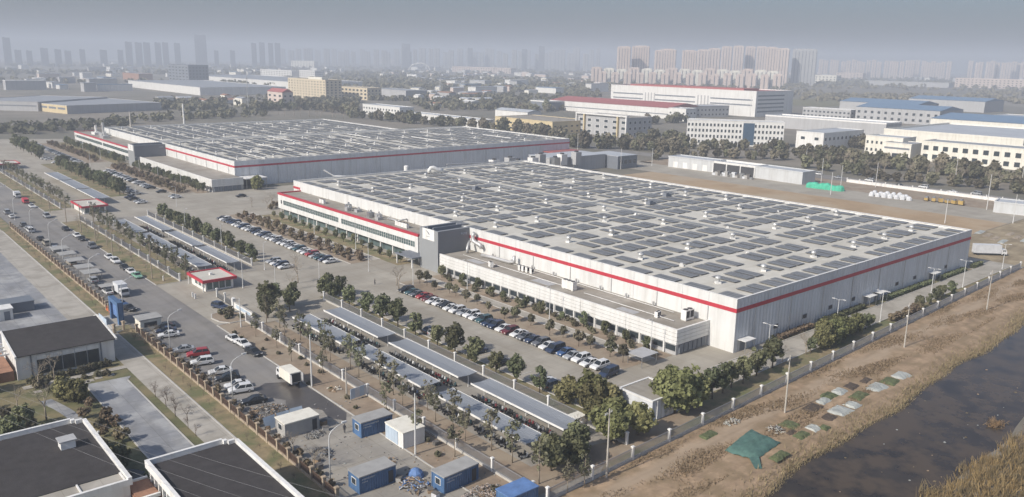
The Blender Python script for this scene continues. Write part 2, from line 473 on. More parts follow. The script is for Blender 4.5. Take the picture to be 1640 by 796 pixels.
def leaf_quads(centers, normals, size, rg, aspect=1.0):
    n = len(centers)
    nr = normals + rg.normal(0, 0.55, (n, 3))
    nr /= np.linalg.norm(nr, axis=1)[:, None] + 1e-9
    t = rg.normal(0, 1, (n, 3)); t -= nr * np.sum(t * nr, 1)[:, None]; t /= np.linalg.norm(t, axis=1)[:, None] + 1e-9
    b = np.cross(nr, t)
    s = size * rg.uniform(0.6, 1.35, (n, 1))
    t *= s; b *= s * aspect
    return np.stack([centers - t - b * .6, centers + t * .7 - b, centers + t + b * .7, centers - t * .6 + b], 1)

def crown_points(rg, nclump, per, rad, zc, clump_r, shape='ellipsoid', hollow=0.45):
    """leaf centres and outward normals: clumps spread through a crown volume with an uneven outline"""
    rad = np.array(rad)
    d = rg.normal(0, 1, (nclump, 3)); d /= np.linalg.norm(d, axis=1)[:, None]
    rr = (hollow + (1 - hollow) * rg.uniform(0, 1, nclump) ** 0.6) * rg.uniform(0.82, 1.1, nclump)
    c = d * rr[:, None]
    if shape == 'cone':
        k = (c[:, 2] + 1) / 2
        c[:, :2] *= (1.25 - 0.85 * k)[:, None]
    if shape == 'flat':
        c[:, 2] = np.where(c[:, 2] < -0.35, -0.35 + (c[:, 2] + 0.35) * 0.4, c[:, 2])
    c = c * rad
    cr = clump_r * rg.uniform(0.65, 1.3, nclump)
    o = rg.normal(0, 1, (nclump, per, 3)); on = o / (np.linalg.norm(o, axis=2)[:, :, None])
    pts = c[:, None, :] + on * (cr[:, None, None] * rg.uniform(0.45, 1.0, (nclump, per, 1)))
    nor = on + 0.6 * (c / rad)[:, None, :]
    nor[:, :, 2] += 0.25
    pts = pts.reshape(-1, 3); pts[:, 2] += zc
    nor = nor.reshape(-1, 3); nor /= np.linalg.norm(nor, axis=1)[:, None]
    return pts, nor

# ------------------------------------------------------------------ trees: a few shapes of every kind, shared by the copies
TREE = {}
def limb_mb(rg, h, r, limbs, reach, top=0.72, lean=0.15):
    b = MB()
    lx, ly = rg.uniform(-lean, lean, 2)
    pts = [(0, 0, -0.15), (lx * .2, ly * .2, h * .25), (lx * .6, ly * .6, h * .5), (lx, ly, h * top)]
    b.tube(pts, [r, r * .8, r * .6, r * .25], 6)
    for k in range(limbs):
        a = 2 * math.pi * (k / max(1, limbs)) + rg.uniform(-.5, .5)
        z0 = h * rg.uniform(.32, .62); q = reach * rg.uniform(.6, 1.0)
        b.tube([(lx * .5, ly * .5, z0), (lx * .5 + math.cos(a) * q * .5, ly * .5 + math.sin(a) * q * .5, z0 + q * .45), (lx * .5 + math.cos(a) * q, ly * .5 + math.sin(a) * q, z0 + q * .8)], [r * .45, r * .3, r * .12], 4)
    return b

def make_tree_kind(kind, n, h, rad, zc, nclump, per, clump_r, leaf, lm, trunk_r, bark='bark', shape='ellipsoid', limbs=4, hollow=.45, top=.72):
    out = []
    for i in range(n):
        rg = np.random.default_rng(abs(hash_name(kind)) % 10000 + i * 17)
        k = rg.uniform(.88, 1.12, 3)
        pts, nor = crown_points(rg, nclump, per, (rad[0] * k[0], rad[1] * k[1], rad[2] * k[2]), zc, clump_r, shape, hollow)
        low = pts[:, 2] > 0.12
        q = leaf_quads(pts[low], nor[low], leaf, rg)
        cm = quads_mesh(kind + '_crown', lm, q)
        tm = limb_mb(rg, h, trunk_r, limbs, rad[0] * .8, top).mesh(kind + '_trunk', bark, True)
        out.append((tm, cm))
    TREE[kind] = out

def hash_name(s):
    x = 7
    for ch in s: x = (x * 31 + ord(ch)) % 1000003
    return x

make_tree_kind('camphor', 6, 6.0, (1.65, 1.65, 2.3), 3.6, 40, 30, .62, .21, 'leaf_dark', .16)
make_tree_kind('olive', 4, 5.8, (2.2, 2.2, 2.4), 3.2, 60, 32, .80, .25, 'leaf_olive', .18)
make_tree_kind('round', 5, 3.3, (1.12, 1.12, 1.0), 2.5, 30, 26, .42, .16, 'leaf_round', .08, limbs=3)
make_tree_kind('street', 7, 7.2, (1.25, 1.25, 2.5), 4.6, 22, 15, .46, .15, 'leaf_street', .11, bark='bark_pale', limbs=8, hollow=.3, top=.95)
make_tree_kind('large', 4, 9.0, (3.7, 3.7, 3.6), 4.7, 110, 34, 1.05, .30, 'leaf_olive', .28)
make_tree_kind('dark', 3, 7.0, (2.9, 2.9, 2.9), 3.9, 80, 32, .9, .28, 'leaf_dark', .22)
make_tree_kind('belt', 6, 7.0, (2.6, 2.6, 2.9), 3.8, 30, 18, 1.05, .52, 'leaf_far', .2, limbs=2)
make_tree_kind('shrub', 4, 1.6, (1.0, 1.0, .8), .85, 20, 18, .40, .17, 'leaf_round', .05, limbs=2)
make_tree_kind('brown_shrub', 4, 2.2, (1.15, 1.15, 1.0), 1.3, 22, 18, .45, .18, 'leaf_brown', .06, limbs=3)

def make_bare(n, h, kind, bark='bark_pale', depth=4, spread=.55, extra=0):
    out = []
    for i in range(n):
        rg = np.random.default_rng(300 + i + hash_name(kind) % 977)
        b = MB()
        def grow(p, d, ln, r, lv):
            q = p + d * ln
            b.tube([p, (p + q) / 2 + Vector(rg.normal(0, ln * .05, 3)), q], [r, r * .82, r * .62], 5 if lv > 2 else 3)
            if lv == 0: return
            for _ in range(3 if lv > 1 else 4):
                nd = (d + Vector(rg.normal(0, spread, 3)) + Vector((0, 0, .12))).normalized()
                grow(q if rg.uniform() > .3 else p + (q - p) * rg.uniform(.5, .95), nd, ln * rg.uniform(.55, .8), r * .55, lv - 1)
        tr = MB(); tr.tube([(0, 0, -.15), (.05, .03, h * .18), (.08, .0, h * .34)], [h * .022, h * .018, h * .014], 7)
        for k in range(4):
            a = rg.uniform(0, 6.28)
            grow(Vector((.08, 0, h * .33)), Vector((math.cos(a) * .5, math.sin(a) * .5, 1)).normalized(), h * .22, h * .010, depth - 1)
        out.append((tr.mesh(kind + '_trunk', bark, True), b.mesh(kind + '_crown', bark)))
    TREE[kind] = out
make_bare(4, 7.0, 'bare')
make_bare(3, 4.0, 'twiggy', bark='bark', depth=5, spread=.75)

_tn = 0
def tree(kind, x, y, label, group, s=1.0, name=None, cat='tree', z=0.0, sz=None):
    global _tn
    _tn += 1
    tm, cm = TREE[kind][_tn % len(TREE[kind])]
    a = rnd.uniform(0, 6.28)
    k = s * rnd.uniform(.76, 1.18)
    t = thing(name or {'street': 'street_tree', 'bare': 'bare_tree', 'twiggy': 'bare_tree', 'round': 'round_tree', 'shrub': 'shrub', 'brown_shrub': 'brown_shrub', 'belt': 'broadleaf_tree', 'large': 'spreading_tree', 'olive': 'bushy_tree', 'dark': 'bushy_tree'}.get(kind, 'evergreen_tree'),
              label, cat, (x, y, z), a, group, (k, k, k * (sz or 1.0)))
    put('trunk', tm, t); put('crown', cm, t)
    return t

# ------------------------------------------------------------------ the ground: one sheet to the horizon with the river bed pressed into it
def shear(x):
    return 0.045 * (max(-500, min(700, x)) - 130)
xs = [-8800, -4000, -1500, -500, -200, -50, 0, 30, 60, 75] + list(range(80, 300, 6)) + [320, 360, 420, 500, 600, 700, 1200, 2000, 3500, 6000, 8800]
rows = [(-8800, 0, 0), (-2000, 0, 0), (-300, 0, 0), (-40, 0, .3), (20, 0, 1), (37, 0, 1), (41.5, -.5, 1), (44, -1.6, 1), (47, -2.4, 1), (57, -2.4, 1), (60, -1.7, 1), (61.6, -1.15, 1), (63.0, -.45, 1), (64.8, -.10, 1), (66.2, 0, 1), (74, 0, 1), (100, 0, 0), (300, 0, 0), (700, 0, 0), (1500, 0, 0), (3500, 0, 0), (6000, 0, 0), (8800, 0, 0)]
gb = MB()
def wob(x, j):
    return .55 * math.sin(x * .11 + j) + .35 * math.sin(x * .27 + 2 * j) if 80 < x < 300 else 0
for j, (y, z, w) in enumerate(rows):
    for x in xs:
        gb.v.append((x, y + w * shear(x) + (wob(x, 1) if -2 < z < 0 else 0), z))
nx = len(xs)
for j in range(len(rows) - 1):
    for i in range(nx - 1):
        gb.f.append((j * nx + i, j * nx + i + 1, (j + 1) * nx + i + 1, (j + 1) * nx + i)); gb.m.append(0)
struct('ground', gb, 'ground')
# river water: a sheet at the level of the bed's upper slopes
wb = MB()
for i in range(nx - 1):
    x0, x1 = xs[i], xs[i + 1]
    wb.face([(x0, 40 + shear(x0), -1.05), (x1, 40 + shear(x1), -1.05), (x1, 63.5 + shear(x1), -1.05), (x0, 63.5 + shear(x0), -1.05)])
struct('river_water', wb, 'water')

# dirt field between the fence and the river, uneven, following the bank down
def fence_y(x): return 77.4 + (x - 85) * 0.0402
fb = MB()
fx = [-60 + 4 * i for i in range(0, 105)]
cols = 13
for x in fx:
    for k in range(cols):
        y0, y1 = 59.2 + shear(x) + wob(x, 1), fence_y(x) - .3
        t = k / (cols - 1)
        y = y0 + (y1 - y0) * t
        base = min(0, -1.9 + t * t * 0 + (y - y0) * .40) if y - y0 < 4.6 else 0
        z = base + .05 + (.16 * math.sin(x * .31 + k * 1.7) * math.sin(k * 1.1 + x * .13) + nrg.uniform(-.05, .09)) * (1 if 0 < k < cols - 1 else .2)
        fb.v.append((x, y, max(z, base + .03)))
for i in range(len(fx) - 1):
    for k in range(cols - 1):
        fb.f.append((i * cols + k, (i + 1) * cols + k, (i + 1) * cols + k + 1, i * cols + k + 1)); fb.m.append(0)
o = struct('dirt_field', fb, 'river_dirt')
o.data.polygons.foreach_set('use_smooth', [True] * len(o.data.polygons))
# ------------------------------------------------------------------ the factory site and the street
Z1, Z2, Z3, Z4 = .03, .06, .09, .12
sheet('site_pavement', [(73.2, 77.5), (290, 85.6), (290, 330), (400, 330), (400, 372), (150, 372), (150, 660), (73.2, 700)], Z1, 'concrete')
rect('street', 51, 66.5, 40, 900, Z1, 'asphalt')
rect('dusty_pavement', 51, 66.4, 60, 126, Z2 - .012, 'yard_concrete')
rect('street_verge', 66.5, 73.2, 40, 183.0, Z2, 'soil')
rect('street_verge', 66.5, 73.2, 226.5, 335, Z2, 'dry_grass')
rect('street_verge', 66.5, 73.2, 362, 640, Z2, 'dry_grass')
rect('gate_pavement', 66.5, 73.3, 183.0, 226.5, Z2 - .01, 'concrete')
rect('gate_pavement', 66.5, 73.3, 335, 362, Z2 - .01, 'concrete')
rect('bank_grass', 73.9, 78.6, 79, 178, Z2, 'soil')
rect('bank_grass', 73.9, 78.2, 228, 330, Z2, 'dry_grass')
rect('bank_grass', 73.9, 78.2, 366, 520, Z2, 'dry_grass')
rect('bicycle_yard', 78.6, 95.2, 82, 178, Z2, 'yard_concrete')
rect('bicycle_yard', 78.2, 95.2, 226, 334, Z2, 'yard_concrete')
rect('tree_strip', 96.4, 100.6, 84, 190, Z2, 'dry_grass')
rect('tree_strip', 96.4, 100.6, 236, 330, Z2, 'dry_grass')
rect('tree_strip', 96.0, 104.5, 384, 520, Z2, 'dry_grass')
rect('tree_strip', 120.6, 127.8, 105, 189, Z2, 'soil')
rect('tree_strip', 120.6, 127.8, 216, 314, Z2, 'soil')
rect('tree_strip', 121.5, 129.8, 376, 488, Z2, 'soil')
rect('tree_strip', 118.0, 129.8, 512, 640, Z2, 'soil')
rect('footpath', 127.8, 131.0, 105, 189, Z3, 'concrete_path')
rect('footpath', 127.8, 131.0, 216, 314, Z3, 'concrete_path')
rect('planting_bed', 131.0, 135.6, 104, 189.5, Z2, 'soil')
rect('planting_bed', 131.0, 137.0, 206, 306, Z2, 'dry_grass')
rect('planting_bed', 130.2, 136.4, 372, 476, Z2, 'soil')
rect('planting_bed', 130.2, 136.4, 495, 640, Z2, 'dry_grass')
sheet('river_road', [(135, 86.5), (288, 88.4), (288, 94.2), (135, 94.0)], Z3, 'concrete_path')
sheet('fence_verge', [(86, 78.2), (288, 86.2), (288, 88.4), (135, 86.5), (100, 86)], Z2, 'dry_grass')
sheet('corner_grass', [(75, 78.6), (100, 80), (118, 81.5), (118, 88), (104, 88), (96, 84), (88, 86), (76, 86)], Z3, 'soil')
rect('wall_verge', 160, 272, 94.2, 96.5, Z2, 'dry_grass')
# north yard: sand, gravel and roads behind the hall
rect('sand_yard', 276, 366, 116.5, 304, Z2, 'sand_field')
rect('hall_lane', 272.7, 276, 116.5, 304, Z2, 'concrete')
rect('field_plots', 289, 430, 84, 116, Z3, 'dirt_field')
rect('yard_road', 366, 396, 116.5, 330, Z2, 'concrete')
rect('back_street', 425, 441, -100, 620, Z2, 'asphalt')
rect('gravel_yard', 396, 425, 100, 340, Z1, 'soil')
# parking bay lines
lb = MB()
for y0, n in ((108.2, 30), (218.0, 36)):
    for i in range(n):
        y = y0 + i * 2.56
        lb.face([(115.2, y - .06, Z3), (120.3, y - .06, Z3), (120.3, y + .06, Z3), (115.2, y + .06, Z3)])
        lb.face([(100.9, y - .06, Z3), (105.6, y - .06, Z3), (105.6, y + .06, Z3), (100.9, y + .06, Z3)])
struct('parking_lines', lb, 'paint_line')
# gate island
isl = [(67.4, 188.8), (68.6, 192.0), (71.2, 192.6), (74.3, 189.5), (74.3, 182.6), (69.5, 182.6), (67.9, 185.2)]
b = MB(); b.slab(isl, 0.0, .2); struct('gate_island', b, 'soil')

def kerb(x0, y0, x1, y1, w=.22, h=.15, m='kerb_stone', name='kerb'):
    d = Vector((x1 - x0, y1 - y0)); L = d.length; d /= L; p = Vector((-d.y, d.x)) * w / 2
    b = MB(); b.slab([(x0 - p.x, y0 - p.y), (x1 - p.x, y1 - p.y), (x1 + p.x, y1 + p.y), (x0 + p.x, y0 + p.y)], 0, h)
    return struct(name, b, m)
for a in ((66.5, 60, 66.5, 183), (66.5, 226.5, 66.5, 335), (66.5, 362, 66.5, 640), (66.5, 183, 73, 183), (66.5, 226.5, 73, 226.5), (120.6, 105, 120.6, 189), (120.6, 216, 120.6, 314),
          (127.8, 105, 127.8, 189), (131, 105, 131, 189), (127.8, 216, 127.8, 314), (131, 216, 131, 314), (121.5, 376, 121.5, 488), (118, 512, 118, 640), (100.7, 90, 100.7, 190), (100.7, 236, 100.7, 330), (104.6, 384, 104.6, 520),
          (135, 94.2, 272, 94.3), (135, 86.5, 288, 88.4), (46.8, 92, 46.8, 330, .3), (50.9, 98, 50.9, 186), (50.9, 212, 50.9, 330)):
    kerb(*a)
i0 = isl + [isl[0]]
for p, q in zip(i0[:-1], i0[1:]): kerb(p[0], p[1], q[0], q[1], .25, .24)

# ------------------------------------------------------------------ the campus west of the brick wall
rect('campus_yard', -60, 46.8, 187, 420, Z1, 'plaza_stone')
rect('campus_lawn', -40, 46.8, 60, 187, Z1, 'lawn')
rect('wall_grass', 46.8, 50.6, 92, 196, Z2, 'dry_grass')
rect('wall_grass', 46.8, 50.6, 206, 420, Z2, 'dry_grass')
rect('campus_path', 42.2, 46.8, 92, 196, Z3, 'concrete_path')
rect('campus_path', 40.5, 46.8, 196, 420, Z3, 'concrete_path')
rect('gate_crossing', 46.8, 51.0, 196, 206, Z4, 'concrete_path')
sheet('plaza', [(33.6, 126.2), (40.4, 126.2), (40.4, 160.8), (41.6, 162.8), (34.0, 163.4), (33.6, 162.0)], Z3, 'plaza_stone')
kerb(33.5, 120, 33.5, 163.4); kerb(40.5, 120, 40.5, 161)
rect('plaza', 33.6, 40.4, 112, 126.2, Z3, 'plaza_stone')
rect('campus_path', 24, 42.2, 167.6, 169.4, Z4, 'concrete_path')
for i in range(9):
    rect('stepping_slab', 25.2 + i * 1.55 + .5 * math.sin(i * 1.7), 26.5 + i * 1.55 + .5 * math.sin(i * 1.7), 164.6 + .5 * math.sin(i), 165.9 + .5 * math.sin(i), Z2 + .02, 'concrete_path')
# winding garden path and the pond beside the flat roofed houses
pb = MB(); pr = None
for i in range(16):
    t = i / 15
    p = Vector((26.0 + 2.5 * math.sin(t * 3.6), 160 - 34 * t)); cur = ((p.x - 1.0, p.y, Z3), (p.x + 1.0, p.y, Z3))
    if pr: pb.face([pr[0], pr[1], cur[1], cur[0]])
    pr = cur
struct('garden_path', pb, 'plaza_stone')
pd = MB(); pd.face([(29.6 + 2.3 * math.cos(a) * (1 + .15 * math.sin(3 * a)), 118.5 + 5.8 * math.sin(a), Z3) for a in [2 * math.pi * i / 22 for i in range(22)]])
struct('pond_water', pd, 'water')
# courts in the yard further north
rect('sports_court', 14, 36, 226, 262, Z3, 'plaza_stone')
rect('sports_court', 10, 32, 268, 302, Z3, 'plaza_stone')
# worn wet patch by the parked lorry
pb = MB()
pts = [(57.6, 141.5), (60.5, 143.2), (63.4, 141.6), (66.0, 139.5), (66.2, 130), (66.1, 121.5), (64.4, 118.6), (62.6, 121.6), (63.3, 125.2), (61.6, 128.0), (59.8, 127.0), (58.4, 129.6), (60.2, 133.4), (58.0, 136.6)]
pb.face([(x, y, Z2) for x, y in pts]); struct('wet_patch', pb, 'wet_asphalt')

# ------------------------------------------------------------------ factory halls
_box_cache = {}
def unit_box(m):
    """shared 1 x 1 x 1 box standing on z = 0, scaled by the object"""
    if m not in _box_cache:
        b = MB(); b.box(-.5, -.5, 0, .5, .5, 1); _box_cache[m] = b.mesh('block_' + m, m)
    return _box_cache[m]

def ubox(name, m, parent, x0, y0, z0, x1, y1, z1):
    return put(name, unit_box(m), parent, ((x0 + x1) / 2, (y0 + y1) / 2, z0), 0, (abs(x1 - x0), abs(y1 - y0), abs(z1 - z0)))

_vb = MB(); _vb.box(-.5, -.5, 0, .5, .5, .35); _vb.mi = 1
_vb.lathe(0, 0, [(.35, .33), (.75, .36), (.85, .52), (1.1, .62), (1.35, .52), (1.5, .22), (1.56, .05)], 12)
VENT = _vb.mesh('roof_vent', ['trim_white', 'galvanised'])
_sb = MB(); _sb.box(-.5, -.5, 0, .5, .5, 1)
SOLAR = _sb.mesh('solar_panel', 'solar_glass')
_hb = MB(); _hb.box(-.35, -.35, 0, .35, .35, .3); _hb.box(-.22, -.22, .3, .22, .22, .55)
HATCH = _hb.mesh('roof_hatch', 'trim_white')

def hall(label, x0, x1, y0, y1, h, panels, vents, limit=300, bands=(), south_band=True):
    t = thing('factory_hall', label, 'factory', (0, 0, 0))
    rz = h - .55
    # wall core with the cladding panels a little proud of it
    w = MB(); w.box(x0 + .12, y0 + .12, 0, x1 - .12, y1 - .12, rz - .05)
    wall = w.build('wall', 'grey_wall', t)
    n = max(1, round((y1 - y0) / 7.3)); st = (y1 - y0) / n
    for i in range(n):
        ubox('wall_panel', 'wall_sheet_y', wall, x0, y0 + i * st + .03, 0.0, x0 + .11, y0 + (i + 1) * st - .03, h - .02)
    n = max(1, round((x1 - x0) / 7.3)); st = (x1 - x0) / n
    for i in range(n):
        ubox('wall_panel', 'wall_sheet_x', wall, x0 + i * st + .03 + (.12 if i == 0 else 0), y0, 0.0, x0 + (i + 1) * st - .03, y0 + .11, h - .02)
    ubox('wall_panel', 'wall_white', wall, x1 - .11, y0 + .13, 0, x1, y1, h - .02)
    ubox('wall_panel', 'wall_white', wall, x0 + .13, y1 - .11, 0, x1 - .12, y1, h - .02)
    for i in range(int((x1 - x0) / 14.6)):
        put('downpipe', unit_box('galvanised'), t, (x0 + 7.3 + i * 14.6, y0 - .11, 0), 0, (.16, .12, 9.1))
    for i in range(int((y1 - y0) / 14.6)):
        put('downpipe', unit_box('galvanised'), t, (x0 - .11, y0 + 7.3 + i * 14.6, 0), 0, (.12, .16, 9.1))
    # plinth, coping and the red band
    cp = MB()
    cp.box(x0 - .06, y0 - .06, h, x0 + .40, y1 + .06, h + .09); cp.box(x1 - .80, y0 - .06, h, x1 + .06, y1 + .06, h + .09)
    cp.box(x0 + .40, y0 - .06, h, x1 - .80, y0 + .40, h + .09); cp.box(x0 + .40, y1 - .40, h, x1 - .80, y1 + .06, h + .09)
    cp.build('coping', 'trim_white', t)
    for ya, yb in bands: ubox('red_band', 'red_paint', t, x0 - .07, ya, 9.20, x0 - .004, yb, 10.10)
    if south_band: ubox('red_band', 'red_paint', t, x0 - .003, y0 - .07, 9.20, x1 + .07, y0 - .004, 10.10)
    r = MB(); r.box(x0 + .45, y0 + .45, rz - .04, x1 - .45, y1 - .45, rz)
    roof = r.build('roof', 'roof_membrane', t)
    ubox('roof_gutter', 'trim_white', roof, x1 - 2.1, y0 + .5, rz + .02, x1 - .46, y1 - .5, rz + .10)
    pi = MB()   # inner faces of the parapet
    pi.box(x1 - .44, y0 + .45, rz, x1 - .13, y1 - .45, h - .01); pi.box(x0 + .13, y0 + .45, rz, x0 + .44, y1 - .45, h - .01)
    pi.box(x0 + .45, y0 + .13, rz, x1 - .45, y0 + .44, h - .01); pi.box(x0 + .45, y1 - .44, rz, x1 - .45, y1 - .13, h - .01)
    pi.build('parapet', 'wall_white', t)
    # solar panel fields: the largest in view as parts of their own, the rest as one part
    panels = sorted(panels, key=lambda p: p[0] ** 2 + p[1] ** 2)
    for (cx, cy, sx, sy) in panels[:limit]:
        put('solar_panel', SOLAR, roof, (cx, cy, rz + .22), 0, (sx, sy, .07))
    if panels[limit:]:
        b = MB()
        for (cx, cy, sx, sy) in panels[limit:]:
            b.box(cx - sx / 2, cy - sy / 2, rz + .22, cx + sx / 2, cy + sy / 2, rz + .29)
        b.build('solar_panels_far', 'solar_glass', roof)['kind'] = 'stuff'
    for (vx, vy) in vents:
        put('roof_vent', VENT, roof, (vx, vy, rz), rnd.uniform(0, 1), 1.25 if y0 < 200 else 1.0)
    return t, roof, rz

def panel_grid(x0, x1, y0, y1, vents, skipx=(), skipy=(), first=True):
    """rows of panel fields with service aisles, left out round the vents"""
    out = []
    rows = []
    y = y0 + .9
    if first: rows.append((y, 5.2)); y += 8.4
    while y + 6.6 < y1 - .5: rows.append((y, 6.6)); y += 9.15
    for ri, (ya, hh) in enumerate(rows):
        x = x0 + .9 + (0 if ri % 3 else .3)
        k = ri % 2
        while x < x1 - 3:
            grp = [(3.9, .75), (2.4, 2.35)] if k % 2 == 0 else [(3.4, .55), (3.3, 1.95)]
            if x < x0 + 2: grp = [(3.8, 3.2)]
            for wd, gap in grp:
                cx, cy = x + wd / 2, ya + hh / 2
                ok = x + wd < x1 - .9 and not any(a < cx < b for a, b in skipx) and not any(a < cy < b for a, b in skipy)
                for vx, vy in vents:
                    if abs(vy - cy) < hh * .55 + .3 and -1.3 - wd / 2 < cx - vx < 2.0 + wd / 2: ok = False
                if ok and rnd.random() > .018: out.append((cx, cy, wd, hh))
                x += wd + gap
            k += 1
    return out

V1 = [(156.7, 108.4), (175.5, 108.4), (199.5, 108.6), (220.5, 108.4), (238.7, 108.2), (257.4, 108.6), (263.5, 136.8), (244.8, 136.5), (225.2, 136.4), (201.4, 135.4), (180.2, 135.2), (160.2, 135.0), (159.3, 160.9), (176.4, 160.4),
      (202.4, 162.0), (224.0, 161.6), (246.0, 163.6), (155.9, 189.4), (172.3, 188.6), (204.3, 189.6), (227.4, 190.6), (254.0, 193.4), (156.9, 211.2), (174.4, 211.0), (197.8, 211.8), (220.2, 212.6), (239.3, 213.2), (258.4, 214.4),
      (159.9, 242.0), (176.3, 233.0), (202.4, 243.4), (224.1, 243.6), (243.3, 243.8), (262.5, 244.6), (160.9, 269.4), (177.3, 268.2), (202.0, 269.0), (244.9, 271.6), (158.0, 290.8), (199.4, 290.0), (221.1, 290.6), (238.2, 289.2), (190.0, 175.8), (259.6, 178.8)]
X0, X1, Y0, Y1, HB = 147.3, 272.6, 96.6, 309.0, 12.25
P1 = panel_grid(X0, X1, Y0, Y1, V1, skipx=((208.6, 213.4),), skipy=())
hall1, roof1, rz1 = hall('long white factory hall with red band and solar roof by the river fence', X0, X1, Y0, Y1, HB, P1, V1, bands=((Y0 - .07, 191.1), (303.2, Y1 + .07)))
# cable trays and walkways on the roof, hatches, the white bent duct
tb = MB(); tb.box(210.0, 130, rz1 + .02, 210.5, 300, rz1 + .35); tb.box(211.4, 130, rz1 + .02, 211.7, 300, rz1 + .25); tb.build('cable_tray', 'steel', roof1)
tb = MB(); tb.box(150, 202.4, rz1 + .02, 271, 203.0, rz1 + .25); tb.build('cable_tray', 'steel', roof1)
for (hx, hy) in ((163, 124), (188, 150), (206.7, 177.3), (189, 122), (233, 128), (252, 152), (214, 146), (168, 222), (185, 244), (230, 232), (248, 200), (212, 262)):
    put('roof_hatch', HATCH, roof1, (hx, hy, rz1), rnd.uniform(0, 1.5), rnd.uniform(1.0, 1.5))
def duct(parent, pts, r, m='trim_white', n=10, name='duct'):
    b = MB(); b.tube(pts, r, n); return b.build(name, m, parent, smooth=True)
dp = [(207.2, 298.6, rz1 + .4), (207.2, 298.6, rz1 + 1.6), (207.9, 298.3, rz1 + 2.5), (209.2, 297.9, rz1 + 2.6), (210.2, 297.6, rz1 + 1.9), (211.6, 297.2, rz1 + 1.3), (213.4, 296.8, rz1 + 1.2)]
duct(roof1, dp, [.75, .8, .85, .9, .95, .95, .9])
for i in range(4): ubox('duct_leg', 'steel', roof1, 207.0 + i * 1.9, 297.0, rz1, 207.3 + i * 1.9, 297.3, rz1 + 1.0)
b = MB(); b.cyl(205.6, 314.5, 0, 13.4, 1.15, n=14); b.lathe(205.6, 314.5, [(13.4, 1.15), (13.7, .8), (13.8, .1)], 14)
tag(b.build('storage_tank', 'trim_white', smooth=False), 'tall white storage tank in the lane between the two factory halls', 'tank')
# roof plant half way along (dark fans on frames)
for (fx_, fy_) in ((227.0, 188.0), (246.0, 196.0), (196.0, 250.0)):
    b = MB(); b.box(-1.6, -.9, .2, 1.6, .9, 1.0); b.box(-1.2, -.6, 1.0, .4, .6, 1.5); b.box(-1.5, -.8, 0, -1.3, .8, .2); b.box(1.3, -.8, 0, 1.5, .8, .2)
    b.build('roof_fan_unit', 'dark_wall', roof1, (fx_, fy_, rz1))
# doors, canopies and louvres on the river side wall
def door_canopy(x):
    t = thing('door_canopy', 'small glass canopy over a side door of the river side wall', 'canopy', (x, Y0, 0), 0, 'canopies along the river side wall')
    ubox('canopy_roof', 'trim_white', t, -2.0, -2.2, 2.9, 2.0, -.12, 3.0)
    for s in (-1.8, 1.8): ubox('canopy_post', 'steel', t, s - .06, -2.1, .06, s + .06, -1.98, 2.9)
    ubox('door', 'dark_wall', t, -1.0, -.16, .05, 1.0, -.09, 2.5)
for x in (150.4, 206.5, 212.5, 246.0): door_canopy(x)
for x in (163.5, 176, 188, 199.5, 224, 235, 256):
    ubox('wall_louvre', 'grey_wall', hall1, x - 1.0, Y0 - .10, 2.4, x + 1.0, Y0 - .006, 3.5)
    ubox('wall_louvre', 'dark_recess', hall1, x - .85, Y0 - .13, 2.5, x + .85, Y0 - .101, 3.4)

# ---- office wing with the red coping
def red_wing(label, x0, x1, y0, y1, h, zlow=3.0):
    t = thing('office_wing', label, 'office wing', (0, 0, 0))
    b = MB(); b.box(x0 + .26, y0, zlow, x1, y1, h - .75); w = b.build('upper_wall', 'wall_white', t)
    b = MB(); b.box(x0 + 2.0, y0 + .6, 0, x1, y1 - .6, zlow - .01); b.build('ground_floor', 'green_glass', t)
    n = int((y1 - y0) / 7.5)
    for i in range(n + 1):
        y = y0 + .8 + i * (y1 - y0 - 1.6) / n
        ubox('column', 'trim_white', t, x0 + .7, y - .2, 0, x0 + 1.1, y + .2, zlow - .005)
    b = MB()   # red coping all round
    b.box(x0 - .12, y0 - .12, h - .72, x0 + .75, y1 + .12, h); b.box(x0 + .75, y1 - .6, h - .72, x1 - .003, y1 + .12, h); b.box(x0 + .75, y0 - .12, h - .72, x1 - .003, y0 + .5, h)
    b.build('coping', 'red_paint', t)
    rf = MB(); rf.box(x0 + .75, y0 + .5, h - .74, x1 - .01, y1 - .6, h - .45); roof = rf.build('roof', 'gravel_roof', t)
    # outer skin below and above the window strip, then the windows one by one
    zs0, zs1 = zlow + 1.75, zlow + 3.55
    ubox('facade_band', 'cladding_white', w, x0, y0, zlow, x0 + .25, y1, zs0)
    ubox('facade_band', 'cladding_white', w, x0, y0, zs1, x0 + .25, y1, h - .73)
    ym = (y0 + y1) / 2
    segs = [(y0 + 1.8, ym - 1.3), (ym + .6, y1 - 4.5)]
    ends = [y0] + [v for s in segs for v in s] + [y1]
    for a, c in zip(ends[0::2], ends[1::2]): ubox('facade_band', 'cladding_white', w, x0 + .002, a, zs0, x0 + .25, c, zs1)
    ubox('window', 'window_glass', w, x0 + .12, y1 - 3.4, zs0 + .2, x0 - .02, y1 - 2.4, zs1 - .1)
    for a, c in segs:
        k = int((c - a) / 1.3); st = (c - a) / k
        for i in range(k):
            for z0, z1 in ((zs0, zs0 + .85), (zs0 + .95, zs1)):
                put('window', unit_box('green_glass'), w, (x0 + .20, a + (i + .5) * st, z0), 0, (.11, st - .34, z1 - z0))
    return t, roof, h - .45
wing1, wr1, wz1 = red_wing('white office wing with red coping and a long window strip beside the near hall', 137.6, X0 - .01, 204.6, 303.0, 9.1)

